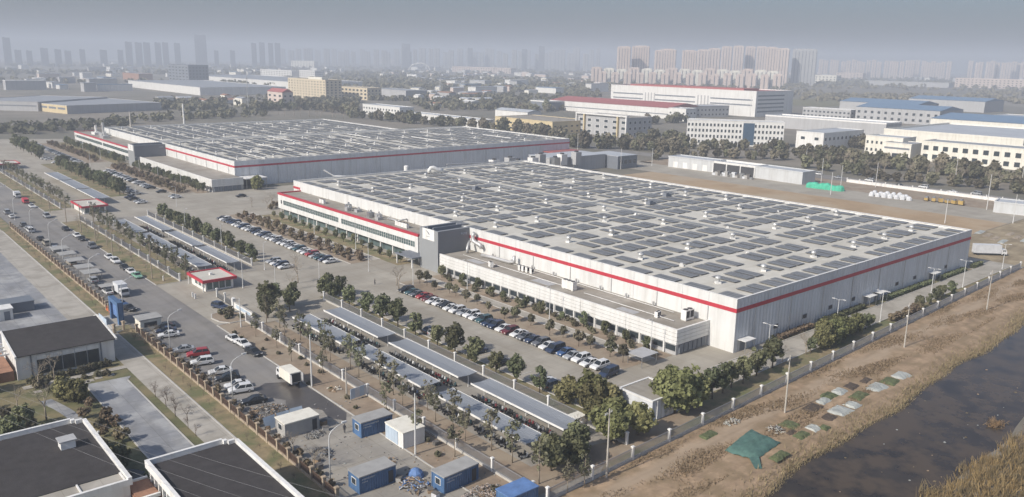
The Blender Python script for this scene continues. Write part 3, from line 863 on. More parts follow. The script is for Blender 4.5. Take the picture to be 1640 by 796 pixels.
def ac_unit(x, y, z, rz=0.0, s=1.0, parent=None, n=2):
    t = put('air_conditioner', None, parent, (x, y, z), rz, s)
    b = MB(); b.box(-.45 * n, -.45, .12, .45 * n, .45, 1.55); b.box(-.4 * n, -.4, 0, -.3 * n, .4, .12); b.box(.3 * n, -.4, 0, .4 * n, .4, .12); b.build('casing', 'trim_white', t)
    for i in range(n):
        f = MB(); f.cyl((i - (n - 1) / 2) * .9, 0, 1.551, 1.62, .36, n=12); f.build('fan', 'dark_recess', t)
        f = MB(); f.box((i - (n - 1) / 2) * .9 - .34, -.47, .45, (i - (n - 1) / 2) * .9 + .34, -.451, 1.4); f.build('grille', 'dark_recess', t)
    return t
for y in (216.5, 218.2, 219.9, 221.6, 272.0, 273.6): ac_unit(141.2, y, wz1, math.pi / 2, 1, wr1, 2)
for i, y in enumerate((233.5, 236.5, 239.0, 250.0, 254.0, 257.0)):
    b = MB(); b.box(-1.0, -.9, 0, 1.0, .9, 1.0 + .4 * (i % 3)); b.cyl(.2, 0, 1.0 + .4 * (i % 3), 1.7 + .4 * (i % 3), .35, n=10)
    b.build('roof_plant', ('grey_wall', 'galvanised', 'steel')[i % 3], wr1, (141.5 + (i % 2) * 1.6, y, wz1))
duct(wr1, [(144, 232, wz1 + .5), (144, 226, wz1 + .5), (145.5, 225, wz1 + .9), (147, 225, wz1 + .9)], .3, 'galvanised')

# ---- low wing with white cladding bands
def low_wing(label, x0, x1, y0, y1, h, zlow, nb=4, detail=True):
    t = thing('low_wing', label, 'wing building', (0, 0, 0))
    b = MB(); b.box(x0 + .3, y0 + .3, 0, x1, y1, h - .35); w = b.build('wall', 'grey_wall', t)
    zs = [zlow + (h - zlow) * i / nb for i in range(nb + 1)]
    for i in range(nb):
        n = max(1, int((y1 - y0) / 14.5)); st = (y1 - y0) / n
        for j in range(n):
            ubox('cladding_panel', 'cladding_white', w, x0 - .05, y0 + j * st + .04 - (.05 if j == 0 else 0), zs[i] + .035, x0 + .29, y0 + (j + 1) * st - .04, zs[i + 1] - .035)
        ubox('cladding_panel', 'cladding_white', w, x0 + .30, y0 - .05, zs[i] + .035, x1 - .02, y0 + .29, zs[i + 1] - .035)
    ubox('coping', 'trim_white', t, x0 - .09, y0 - .09, h - .034, x0 + .42, y1, h + .05)
    ubox('coping', 'trim_white', t, x0 + .42, y0 - .09, h - .034, x1 - .01, y0 + .42, h + .05)
    n = int((y1 - y0) / 3.4); st = (y1 - y0) / n
    for i in range(n):
        yc = y0 + (i + .5) * st
        put('window', unit_box('window_glass'), w, (x0 + .25, yc, .9), 0, (.14, st - .9, zlow - 1.2))
        put('pier', unit_box('trim_white'), w, (x0 + .2, yc + st / 2 - .01, 0), 0, (.3, .34, zlow + .03))
    rf = MB(); rf.box(x0 + .43, y0 + .43, h - .34, x1 - .02, y1 - .02, h - .30); roof = rf.build('roof', 'gravel_roof', t)
    for j in range(6):
        ubox('service_panel', 'dark_wall', t, x0 + 1.2 + j * (x1 - x0 - 2) / 6, y0 - .02, .3, x0 + 1.2 + (j + .8) * (x1 - x0 - 2) / 6, y0 + .295, zlow - .1)
    return t, roof, h - .30
lw1, lr1, lz1 = low_wing('long low white wing with banded cladding in front of the near hall', 135.9, X0 - .01, 103.3, 190.8, 5.9, 2.45)
ac_unit(140.5, 141.2, lz1, 1.57, 1.5, lr1, 3); ac_unit(144.3, 107.2, lz1, 0, 1.6, lr1, 2); ac_unit(138.8, 170.5, lz1, 1.2, 1.0, lr1, 2); ac_unit(140.4, 112.5, lz1, .2, .9, lr1, 2)
for i, y in enumerate((158.4, 160.2, 161.8, 163.2)): ac_unit(143.2, y, lz1, 0, .95, lr1, 1)
for y0_, y1_, x in ((108, 136, 140.6), (140, 186, 141.0), (112, 180, 145.6)):
    duct(lr1, [(x, y0_, lz1 + .25), (x, (y0_ + y1_) / 2, lz1 + .25), (x, y1_, lz1 + .25)], .09, 'trim_white', 6, 'pipe')
for i in range(9): ubox('roof_post', 'galvanised', lr1, 146.2, 110 + i * 8.6, lz1, 146.6, 110.4 + i * 8.6, lz1 + 1.1)
for (x, y, a, b_) in ((138.8, 120, 2.2, 5.5), (140, 150, 3.0, 7.0), (139.5, 178, 2.4, 6.0)): ubox('roof_mat', 'grey_wall', lr1, x - a / 2, y - b_ / 2, lz1 + .01, x + a / 2, y + b_ / 2, lz1 + .05)
# silver ducts climbing the hall wall beside the tower
duct(lr1, [(143.6, 187.5, lz1 + .2), (143.6, 187.5, lz1 + 1.4), (144.4, 188.2, lz1 + 2.3), (145.5, 188.8, lz1 + 3.2)], .42, 'galvanised')
duct(lr1, [(146.2, 184.0, lz1 + 1.9), (146.2, 184.6, lz1 + 2.7), (145.9, 186.2, lz1 + 3.1), (145.9, 187.6, lz1 + 3.4), (145.9, 187.9, lz1 + 5.0), (146.3, 187.4, lz1 + 5.9)], .62, 'galvanised')
duct(lr1, [(145.5, 168.4, lz1 + 2.6), (145.5, 168.4, lz1 + .9), (145.3, 170, lz1 + .55), (145.0, 178, lz1 + .55), (144.2, 181.5, lz1 + .55)], .5, 'galvanised')

# ---- slate grey entrance tower with the white sign
def entrance_tower(label, x0, x1, y0, y1, h):
    t = thing('entrance_tower', label, 'tower', (0, 0, 0))
    b = MB(); b.box(x0 + .1, y0 + .1, 0, x1, y1, h - .5); b.build('core', 'tower_dark', t)
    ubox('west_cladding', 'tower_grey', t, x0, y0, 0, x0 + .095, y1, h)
    ubox('south_cladding', 'tower_dark', t, x0 + .1, y0, 0, x1 - .02, y0 + .095, h - .02)  # shade of this side is put into the cladding colour
    cp = MB(); cp.box(x0 + .1, y0 + .1, h - .5, x1, y0 + 1.1, h); cp.box(x0 + .1, y1 - 1.0, h - .5, x1, y1, h); cp.box(x0 + .1, y0 + 1.1, h - .5, x0 + .6, y1 - 1.0, h - .01); cp.build('parapet', 'tower_grey', t)
    for k in range(2):
        yk = y0 + 3.2 + k * 3.0
        ubox('slot_bar', 'dark_wall', t, x0 + .7, yk, h - .5, x1 - .5, yk + .5, h + .55)  # raised dark bars drawn for the dark slots recessed in the top
    # sign board and emblem
    sg = ubox('sign_board', 'trim_white', t, x0 - .12, y0 + 1.7, h - 3.2, x0 - .005, y1 - 1.6, h + .1)
    yc, zc = (y0 + y1) / 2 + .2, h - 1.05
    e = MB(); xf = x0 - .135
    def poly(ps): e.face([(xf, yc - a, zc + c) for a, c in ps])
    poly([(-1.2, .55), (-.45, .48), (.25, .18), (.75, -.12), (.60, -.42), (.15, -.30), (-.1, -.05), (-.55, .28)])
    poly([(.30, -.36), (.62, -.44), (1.0, -.40), (.72, -.60), (.45, -.56)])
    for i in range(5): poly([(-.75 + i * .36, -1.05), (-.53 + i * .36, -1.05), (-.53 + i * .36, -1.25), (-.75 + i * .36, -1.25)])
    e.build('emblem', 'dark_wall', t)
    # pale letters high on the dark side
    l = MB()
    for i in range(4):
        xa = x1 - 3.2 + i * .55
        l.box(xa, y0 - .05, h - 1.9, xa + .12, y0 - .004, h - 1.3); l.box(xa + .14, y0 - .05, h - 1.5, xa + .34, y0 - .004, h - 1.38)
        if i % 2: l.box(xa + .14, y0 - .05, h - 1.9, xa + .34, y0 - .004, h - 1.78)
    l.build('lettering', 'pale_blue_sheet', t)
    return t
entrance_tower('slate grey entrance tower with a white sign board beside the low white wing', 135.6, X0 - .01, 191.2, 200.6, 12.45)
# glazed stair between tower and red wing, with its porch
t = thing('glazed_stair', 'green glazed stairwell between the grey tower and the red coped wing', 'stairwell', (0, 0, 0))
ubox('glass_wall', 'green_glass', t, 138.2, 200.62, 0, X0 - .02, 204.58, 8.7)
for i in range(7): ubox('mullion', 'trim_white', t, 138.08, 200.7, .5 + i * 1.25, 138.19, 204.5, .62 + i * 1.25)
for i in range(4): ubox('mullion', 'trim_white', t, 138.05, 200.7 + i * 1.2, 0, 138.18, 200.82 + i * 1.2, 8.7)
ubox('porch_roof', 'dark_wall', t, 132.2, 199.8, 3.0, 137.9, 209.4, 3.35)
for y in (200.4, 208.6): ubox('porch_post', 'trim_white', t, 132.5, y, 0, 132.8, y + .3, 3.0)

# ------------------------------------------------------------------ the second hall, with its wings, further down the street
V2 = [(158 + 18.8 * i, 392 + 27 * j) for i in range(12) for j in range(4)]
V2 = [v for v in V2 if v[0] < 370]
A0, A1, B0, B1_ = 151.9, 375.0, 381.0, 494.5
P2 = panel_grid(A0, A1, B0, B1_, V2, skipx=((262, 267),))
hall2, roof2, rz2 = hall('second long factory hall with red band beyond the lane', A0, A1, B0, B1_, HB, P2, V2, bands=((B0 - .07, 479.0),))
V3 = [(160 + 19 * i, 510 + 27 * j) for i in range(8) for j in range(4)]
P3 = panel_grid(A0, 318.0, B1_ + .4, 606.0, V3)
hall3, roof3, rz3 = hall('rear section of the second factory hall with solar roof', A0, 318.0, B1_ + .3, 607.0, HB, P3, V3, limit=120, south_band=False)
for (rf, z) in ((roof2, rz2),):
    for i in range(8):
        b = MB(); b.box(0, 0, .2, .26, 24 + 5 * (i % 3), .55); b.tube([(.17, 0, .4), (-.4, -1.5, .5), (-1.6, -2.4, .8)], .16, 6); b.build('cable_tray', 'trim_white', rf, (170 + i * 25.0, 386 + (i * 37 % 80), z))
wing2, wr2, wz2 = red_wing('far office wing with red coping beside the second factory hall', 139.0, A0 - .01, 491.0, 628.0, 8.6)
for (x, y, h_, m) in ((146, 600, 4.0, 'trim_white'), (148, 590, 6.5, 'galvanised'), (144, 572, 2.0, 'galvanised')):
    b = MB(); b.box(-2.0, -4, 0, 2.0, 4, 1.6); b.cyl(0, 0, 1.6, h_ + 2, .8, n=10); b.build('roof_plant', m, wr2, (x, y, wz2))
entrance_tower('slate grey entrance tower of the far hall between its wings', 135.0, A0 - .01, 479.2, 490.8, 12.0)
low_wing('low white wing of the second hall ending in a grey gable', 136.9, A0 - .01, 371.2, 476.5, 5.9, 2.45)
# single storey grey block and canopy at the hall's corner
t = thing('loading_canopy', 'white loading canopy at the corner of the second hall', 'canopy', (0, 0, 0))
ubox('canopy_roof', 'trim_white', t, 153.0, 371.5, 4.6, 164.0, 380.6, 5.0)
for x in (153.5, 158.3, 163.3): ubox('canopy_post', 'steel', t, x, 371.8, 0, x + .3, 372.1, 4.6)
ubox('dock_door', 'dark_recess', t, 155.0, 380.72, 0.05, 161.0, 380.98, 4.2)
# plant and blocks in the lane between the halls
t = thing('plant_building', 'grey flat plant building behind the near hall', 'building', (0, 0, 0))
b = MB(); b.box(314, 331, 0, 356, 352, 8.0); b.build('wall', 'grey_wall', t)
ubox('roof', 'roof_sheet_pale', t, 313.8, 330.8, 8.0, 356.2, 352.2, 8.35)
b = MB(); b.box(357, 322, 0, 374, 345, 7.4); b.build('annex_wall', 'dark_wall', t); ubox('annex_roof', 'roof_sheet_pale', t, 356.8, 321.8, 7.4, 374.2, 345.2, 7.7)
for i in range(4): ubox('window', 'window_glass', t, 358.5 + i * 4, 321.9 + .02, 3.0, 361 + i * 4, 321.99, 5.0)
tr = thing('red_shed', 'low red roofed shed beyond the plant building', 'shed', (0, 0, 0))
b = MB(); b.box(352, 372, 0, 376, 388, 5.0); b.build('wall', 'dark_wall', tr); ubox('roof', 'red_roof', tr, 351.6, 371.6, 5.0, 376.4, 388.4, 5.5)
for i in range(9):
    x = 262 + i * 8.2
    t = thing('chiller_unit', 'boxy chiller with pipes in the row behind the near hall', 'chiller', (x, 327 + (i % 2) * 3, 0), 0, 'chillers in the lane between the halls')
    ubox('casing', ('steel', 'trim_white', 'grey_wall')[i % 3], t, -2.2, -2.0, 4.5, 2.2, 2.0, 9.5 + (i % 3))
    for s in (-1, 1): ubox('leg', 'steel', t, s * 1.9 - .15, -.2, 0, s * 1.9 + .15, .2, 4.5)
    b = MB(); b.cyl(0, 0, 9.5 + (i % 3), 10.2 + (i % 3), 1.2, n=10); b.build('fan', 'dark_recess', t)
b = MB()
b.tube([(172, 330, 12.5), (176, 328, 9.6), (186, 322, 9.2), (196, 322, 9.2)], .35, 8)
for x in (178, 187, 195.5): b.box(x - .15, 321.8 + (328 - 322) * (.0 if x > 180 else .7), 0, x + .15, 322.2 + (328 - 322) * (.0 if x > 180 else .7), 9.2)
tag(b.build('pipe_bridge', 'trim_white'), 'white pipe bridge crossing the lane to the second hall', 'pipe')
b = MB()
b.tube([(231, 318, 12.2), (246, 318, 11.6), (262, 318, 11.2)], .3, 8)
for x in (231, 246, 261.5): b.box(x - .15, 317.85, 0, x + .15, 318.15, 11.3)
tag(b.build('pipe_bridge', 'galvanised'), 'straight grey pipe run on posts behind the near hall', 'pipe')

# ------------------------------------------------------------------ fences
def bars(L, h, m, step=.22, z0=.35, w=.05):
    b = MB()
    n = int(L / step)
    for i in range(n):
        y = (i + .5) * L / n
        b.box(-w / 2, y - w / 2, z0, w / 2, y + w / 2, h)
    for z in (z0 + .1, h - .15): b.box(-w * .7, 0, z, w * .7, L, z + .05)
    return b.mesh('railing', m)
_pm = MB(); _pm.box(-.18, -.18, 0, .18, .18, 2.2); _pm.box(-.28, -.28, 2.2, .28, .28, 2.34); _pm.box(-.2, -.2, 2.34, .2, .2, 2.42)
POST = _pm.mesh('fence_post', 'trim_white')
def fence(label, p0, p1, spacing, post=POST, h=2.1, barmat='fence_bar', plinth='kerb_stone', ph=.4, skip=(), name='fence', step=.22):
    a, b_ = Vector(p0), Vector(p1)
    d = b_ - a; L = d.length; rz = math.atan2(d.y, d.x) - math.pi / 2
    t = thing(name, label, 'fence', (a.x, a.y, 0), rz)
    n = max(1, round(L / spacing)); st = L / n
    bm_ = bars(st - .42, h, barmat, step, ph)
    for i in range(n + 1):
        put('post', post, t, (0, i * st, 0))
        if i < n:
            put('railing', bm_, t, (0, i * st + .21, 0))
            put('plinth', unit_box(plinth), t, (0, (i + .5) * st, 0), 0, (.34, st - .405, ph))
    return t
fence('white posted railing along the street beside the near bicycle shelters', (73.0, 79.5), (73.0, 181.5), 9.3)
fence('white posted railing along the street between the two gatehouses', (73.0, 227), (73.0, 336), 9.3)
fence('white posted railing along the street past the second gatehouse', (73.0, 366), (73.0, 500), 9.6)
fence('white posted railing between bicycle shelters and the row of evergreens', (96.0, 81.8), (96.0, 186.5), 9.65)
fence('white posted railing behind the shelters between the gatehouses', (96.0, 232), (96.0, 330), 9.65)
fence('long white posted railing along the river field', (73.6, fence_y(73.6)), (285, fence_y(285)), 9.75)
# brick pier wall with rusty bars
_pm = MB(); _pm.box(-.24, -.24, 0, .24, .24, 2.05); _pm.box(-.36, -.36, 2.05, .36, .36, 2.2); _pm.box(-.27, -.27, 2.2, .27, .27, 2.28)
PIER = _pm.mesh('brick_pier', 'brick_pier')
fence('brick pier wall with rusty bars along the near street parking', (50.3, 96.0), (50.3, 188.5), 3.85, PIER, 1.75, 'fence_rust', 'brick_pier', .45, name='brick_wall', step=.16)
fence('brick pier wall with rusty bars past the blue gate', (50.3, 207.5), (50.3, 335), 4.0, PIER, 1.75, 'fence_rust', 'brick_pier', .45, name='brick_wall', step=.16)

# ------------------------------------------------------------------ lamp posts and poles
def curved_lamp(x, y, rz, h=8.6):
    t = thing('street_lamp', 'white street lamp with a curved arm by the brick pier wall', 'street lamp', (x, y, 0), rz, 'curved lamps along the brick pier wall')
    b = MB(); b.tube([(0, 0, 0), (0, 0, h * .55), (0, 0, h * .82), (.12, 0, h * .91), (.5, 0, h * .97), (1.3, 0, h * 1.02), (2.3, 0, h * 1.055)], [.11, .09, .075, .07, .065, .06, .05], 8); b.build('pole', 'pole_paint', t, smooth=True)
    b = MB(); b.box(2.2, -.14, h * 1.05, 2.95, .14, h * 1.07 + .08); b.build('lamp_head', 'pole_paint', t)
    b = MB(); b.cyl(0, 0, 0, .5, .2, .15, 8); b.build('base', 'pole_paint', t)
for y in (101, 137.5, 171, 204.5, 234, 264, 292, 320.5, 350, 380): curved_lamp(51.9 + (2.2 if y > 280 else 0), y, 0.0)

def site_lamp(x, y, label, group, h=8.0, arms=2, rz=0.0):
    t = thing('lamp_post', label, 'lamp post', (x, y, 0), rz, group)
    b = MB(); b.cyl(0, 0, 0, h, .11, .06, 8); b.build('pole', 'pole_paint', t)
    b = MB(); b.cyl(0, 0, 0, .45, .18, .16, 8); b.build('base', 'pole_paint', t)
    for k in range(arms):
        s = 1 if k == 0 else -1
        b = MB(); b.tube([(0, 0, h - .15), (s * .5, 0, h), (s * 1.1, 0, h + .08)], .035, 5); b.build('arm', 'pole_paint', t)
        b = MB(); b.box(min(s * .9, s * 1.6), -.13, h + .03, max(s * .9, s * 1.6), .13, h + .13); b.build('lamp_head', 'lamp_lens', t)
for x, y in ((149.6, 89.6), (179.5, 90.2), (195.1, 87.0), (229.1, 89.2), (246.4, 87.6), (280.5, 89.0)): site_lamp(x, y, 'white lamp post with a short arm along the river road', 'lamps along the river road', 8.0, 2, R(100))
for x, y in ((131.6, 106.8), (131.6, 138.7), (132, 172.3), (132, 232.8), (132, 262), (120.2, 181.3), (120.3, 205.0)): site_lamp(x, y, 'white lamp post beside the footpath of the car park', 'lamps along the car park footpath', 8.4, 1, R(180))
for x, y in ((84.0, 209.9), (96.9, 225), (97.0, 258), (97.2, 292), (100.2, 197), (88, 198)): site_lamp(x, y, 'slim white lamp post by the gate road and tree row', 'lamps round the gate road', 8.2, 1, R(30))
for x, y in ((130, 392), (130, 425), (130, 455), (117, 500), (130, 530), (130, 570), (104, 372), (112, 345)): site_lamp(x, y, 'slim lamp post in the car park of the second hall', 'lamps of the far car park', 8.4, 1, R(180))

def utility_pole(x, y, label, group=None, h=11.0, cross=True, m='pole_concrete', lamp=False):
    t = thing('utility_pole', label, 'utility pole', (x, y, 0), rnd.uniform(0, .4), group)
    b = MB(); b.cyl(0, 0, 0, h, .17, .10, 8); b.build('pole', m, t)
    if cross:
        ubox('crossarm', 'galvanised', t, -1.0, .105, h - .9, 1.0, .2, h - .78)
        for s in (-.9, -.45, .45, .9):
            b = MB(); b.cyl(s, .15, h - .78, h - .5, .05, .04, 6); b.build('insulator', 'trim_white', t)
    if lamp:
        b = MB(); b.tube([(0, 0, h - 1.2), (1.0, 0, h - .8), (1.9, 0, h - .7)], .04, 5); b.build('lamp_arm', m, t)
utility_pole(85.3, 76.3, 'concrete power pole with a cross arm outside the fence corner', None, 11.4)
utility_pole(128.1, 72.2, 'concrete power pole in the field above the vegetable plots', None, 11.2)
utility_pole(181.2, 74.7, 'concrete power pole in the bare field opposite the clipped tree block', None, 10.6)
utility_pole(227.8, 74.4, 'concrete power pole far along the river field', None, 10.8)
for y in (100.8, 136.3): utility_pole(66.9, y, 'white street pole at the kerb of the near street', 'white poles at the kerb of the near street', 10.5, False, 'pole_paint')
for y in (234, 272.6, 292, 310.6, 332, 358.5): utility_pole(67.7, y, 'wooden brown pole in the street verge beyond the gate', 'brown poles along the verge beyond the gate', 10.5, False, 'bark_pale')
utility_pole(70.4, 178.5, 'white pole with a small sign beside the gate wall', None, 7.0, False, 'pole_paint')
utility_pole(69.5, 127.5, 'slim grey lamp pole behind the white panel', None, 6.0, False, 'pole_concrete')
# service wires over the flat roofed houses
for i in range(4):
    a, b_ = G(-60, 600 + i * 14, 10.5), G(560, 800 + i * 26, 9.5)
    mid = (a + b_) / 2 - Vector((0, 0, 1.0))
    w = MB(); w.tube([a, a.lerp(mid, .55) - Vector((0, 0, .18)), mid, b_.lerp(mid, .55) - Vector((0, 0, .18)), b_], .011, 3)
    tag(w.build('overhead_wire', 'fence_bar'), 'thin overhead wire crossing above the flat roofed houses', 'wire', 'overhead wires above the campus')

# ------------------------------------------------------------------ bicycle shelters and the scooters under them
def shelter(x0, x1, y0, y1, label, group, n=4):
    t = thing('bicycle_shelter', label, 'bicycle shelter', (x0, y0, 0), 0, group)
    W, L = x1 - x0, y1 - y0
    b = MB(); b.slab([(0, 0), (W, 0), (W, L), (0, L)], 0, .08)
    b.v = [(x, y, z + 2.62 + .36 * abs(x / W - .55)) for x, y, z in b.v]
    b2 = MB()
    for k in range(6):
        xa, xb = W * k / 6, W * (k + 1) / 6
        f = lambda x: 2.62 + .36 * abs(x / W - .55)
        b2.loft([[(xa, 0, f(xa)), (xa, L, f(xa)), (xa, L, f(xa) + .07), (xa, 0, f(xa) + .07)], [(xb, 0, f(xb)), (xb, L, f(xb)), (xb, L, f(xb) + .07), (xb, 0, f(xb) + .07)]])
    b2.build('roof_sheet', 'shed_metal', t)
    ubox('fascia', 'trim_white', t, -.10, -.05, 2.66, -.01, L + .05, 3.02)
    ubox('fascia', 'trim_white', t, W + .01, -.05, 2.62, W + .08, L + .05, 2.90)
    for i in range(n + 1):
        y = .5 + i * (L - 1) / n
        b = MB(); b.cyl(W * .62, y, 0, 2.6, .09, n=8); b.build('post', 'pole_paint', t)
        b = MB(); b.box(.1, y - .05, 2.5, W - .1, y + .05, 2.6); b.build('roof_beam', 'pole_paint', t)
    return t
for a, c, w_ in ((146.0, 170.5, 'nearest the gate road'), (117.0, 141.6, 'between two others'), (88.2, 113.0, 'nearest the white store')): shelter(87.6, 92.0, a, c, 'grey roofed shelter by the inner railing, the one ' + w_, 'shelters beside the near inner railing')
for a, c, w_ in ((147.0, 170.0, 'nearest the gate road'), (117.6, 143.5, 'between two others'), (88.2, 113.6, 'nearest the river fence')): shelter(79.4, 83.7, a, c, 'grey roofed shelter behind the near street trees, the one ' + w_, 'shelters behind the near street trees')
for a, c, w_ in ((286.0, 316.0, 'farthest from the gatehouse'), (256.6, 282.5, 'between two others'), (228.8, 254.4, 'nearest the gatehouse')): shelter(87.2, 91.0, a, c, 'grey roofed shelter past the first gatehouse, rear line, ' + w_, 'shelters behind the first gatehouse, rear line')
for a, c, w_ in ((229.5, 256.0, 'nearest the gatehouse'), (258.5, 285.0, 'between two others'), (288, 314, 'farthest from the gatehouse')): shelter(78.8, 83.0, a, c, 'grey roofed shelter past the first gatehouse, verge line, ' + w_, 'shelters past the gate, street line')
for a, c, w_ in ((366.5, 396.0, 'touching the gatehouse'), (398, 428, 'between two others'), (430, 460, 'farthest from the gatehouse')): shelter(86.4, 92.0, a, c, 'pale roofed shelter behind the second gatehouse, the one ' + w_, 'shelters behind the second gatehouse')

def scooter_mesh(m):
    b = MB()
    b.mi = 1
    for x in (-.55, .58):
        n = 10
        b.loft([[(x + .25 * math.cos(2 * math.pi * i / n), y, .26 + .25 * math.sin(2 * math.pi * i / n)) for i in range(n)] for y in (-.06, .06)])
    b.mi = 0
    b.prism([(-.75, .42), (-.35, .34), (-.05, .28), (.22, .28), (.36, .42), (.48, .86), (.40, .90), (.20, .40), (.0, .38), (-.1, .62), (-.72, .68)], -.14, .14)
    b.prism([(.30, .45), (.46, .45), (.56, .95), (.44, .98)], -.20, .20)
    b.mi = 1
    b.prism([(-.78, .69), (-.05, .63), (-.08, .76), (-.74, .80)], -.13, .13)
    b.tube([(.44, -.33, 1.05), (.46, 0, 1.0), (.44, .33, 1.05)], .025, 5)
    b.box(-.98, -.17, .80, -.68, .17, 1.05)
    return b.mesh('scooter', [m, 'tyre'])
SCOOT = [scooter_mesh('car_' + c) for c in ('black', 'grey', 'silver', 'white', 'maroon', 'navy', 'teal')]
SCW = [0, 0, 0, 1, 1, 2, 2, 3, 4, 5, 6]
ns = 0
def scooters(xc, y0, y1, label, group, dens, cap, dirx=1):
    global ns
    y = y0 + .5; k = 0
    while y < y1 - .5 and k < cap:
        if rnd.random() < dens:
            tag(put('scooter', SCOOT[rnd.choice(SCW)], None, (xc + rnd.uniform(-.3, .3), y, .06), (0 if dirx > 0 else math.pi) + rnd.uniform(-.3, .3)), label, 'scooter', group)
            ns += 1; k += 1
        y += rnd.uniform(.62, .85)
for a, c in ((146.0, 170.5), (117.0, 141.6), (88.2, 113.0)):
    scooters(87.9, a, c, 'parked scooter under the shelter by the near inner railing', 'scooters under the near inner shelters', .95, 33)
    scooters(85.6, a, c, 'parked scooter in the open lane before the inner shelter', 'scooters in the lane before the inner shelters', .35 if a > 100 else .15, 12)
for a, c in ((147.0, 170.0), (117.6, 143.5), (88.2, 113.6)):
    scooters(79.9, a, c, 'parked scooter under the shelter behind the near street trees', 'scooters under the near street shelters', .7, 24)
for a, c in ((286.0, 316.0), (256.6, 282.5), (228.8, 254.4)):
    scooters(87.4, a, c, 'parked scooter under the rear shelter past the first gatehouse', 'scooters under the rear shelters past the gate', .8, 26)
for a, c in ((229.5, 256.0), (258.5, 285.0)):
    scooters(79.2, a, c, 'parked scooter under the verge shelter past the first gatehouse', 'scooters under the verge shelters past the gate', .5, 14)

# ------------------------------------------------------------------ gatehouses
def gatehouse(label, x0, x1, y0, y1, h=3.3):
    t = thing('gatehouse', label, 'gatehouse', (x0, y0, 0))
    W, L = x1 - x0, y1 - y0
    b = MB(); b.box(1.0, .8, 0, W - .8, L - .6, h - .65); b.build('wall', 'wall_white', t)
    b = MB(); b.box(0, 0, h - .75, W, .4, h); b.box(0, L - .4, h - .75, W, L, h); b.box(0, .4, h - .75, .4, L - .4, h); b.box(W - .4, .4, h - .75, W, L - .4, h); b.build('fascia', 'red_paint', t)
    ubox('roof', 'roof_membrane', t, .4, .4, h - .64, W - .4, L - .4, h - .3)
    n = 4
    for i in range(n): ubox('window', 'green_glass', t, 1.4 + i * (W - 2.6) / n, .72, .5, 1.4 + (i + .82) * (W - 2.6) / n, .795, h - .95)
    for i in range(3): ubox('window', 'green_glass', t, .93, 1.4 + i * 2.6, .9, .995, 3.2 + i * 2.6, h - .95)
    for y in (.3, L - .5): ubox('post', 'trim_white', t, .15, y, 0, .35, y + .2, h - .75)
    ubox('roof_box', 'trim_white', t, W * .45, L * .5, h - .3, W * .45 + .7, L * .5 + .9, h + .35)
gatehouse('red roofed gatehouse beside the open gate near the bicycle shelters', 73.8, 83.2, 211.6, 223.4)
gatehouse('second red roofed gatehouse further along the street verge', 76.4, 86.2, 346.5, 363.5)
gatehouse('third red roofed gatehouse at the far end of the street railing', 72.0, 84.0, 505, 520)
# gate wall with name board, sliding gate
t = thing('gate_wall', 'low pale wall with a name board beside the gate island', 'wall', (75.2, 183, 0))
ubox('wall', 'trim_white', t, -.15, 0, 0, .15, 11.0, 1.5); ubox('coping', 'kerb_stone', t, -.25, -.1, 1.5, .25, 11.1, 1.6)
ubox('name_board', 'pale_blue_sheet', t, -.20, 1.0, .4, -.155, 9.5, 1.2); ubox('pier', 'trim_white', t, -.4, 11.1, 0, .4, 11.9, 2.4)
fence('sliding lattice gate drawn across beside the gatehouse', (75.4, 195.2), (75.4, 206.0), 5.4, POST, 1.3, 'steel', 'dark_recess', .12, name='sliding_gate', step=.12)
for y in (207.5, 209.2, 230.2): tag(ubox('gate_bollard', 'trim_white', None, 70.1 - (y > 220) * .6, y, .05, 70.45 - (y > 220) * .6, y + .35, 1.4), 'white bollard on the gate pavement', 'bollard', 'white bollards at the gate')
for (x, y) in ((70.4, 190.2), (71.6, 187.6), (72.6, 190.6), (70.2, 186.2), (73.0, 185.0)): tree('shrub', x, y, 'low shrub planted on the gate island', 'shrubs on the gate island', .9, z=.15, cat='shrub')

# blue arch gate with orange barrier
t = thing('arch_gate', 'blue square arch gate at the end of the brick pier wall', 'gate', (49.3, 196.5, 0))
ubox('pillar', 'container_blue', t, -.6, 0, 0, .6, 1.2, 4.6); ubox('pillar', 'container_blue', t, -.6, 6.2, 0, .6, 7.4, 4.6)
ubox('lintel', 'container_blue', t, -.65, -.05, 4.61, .65, 7.45, 5.5); ubox('panel', 'tarp_blue', t, -.08, 1.25, 1.2, .08, 6.15, 4.55)
ubox('base_board', 'pale_blue_sheet', t, -2.8, 2.0, 0, -2.65, 8.4, 1.4)
fence('orange barrier fence beside the blue arch gate', (49.9, 206.5), (49.9, 211.5), 2.4, PIER, 1.2, 'orange_plastic', 'orange_plastic', .5, name='barrier', step=.25)
t = thing('guard_hut', 'small pale flat roofed guard hut beside the blue arch gate', 'hut', (51.2, 188.6, 0))
ubox('wall', 'cream_wall', t, 0, 0, 0, 4.6, 4.0, 2.7); ubox('roof', 'container_roof', t, -.3, -.3, 2.7, 4.9, 4.3, 2.95); ubox('window', 'window_glass', t, .8, -.05, 1.0, 3.6, -.004, 2.1)

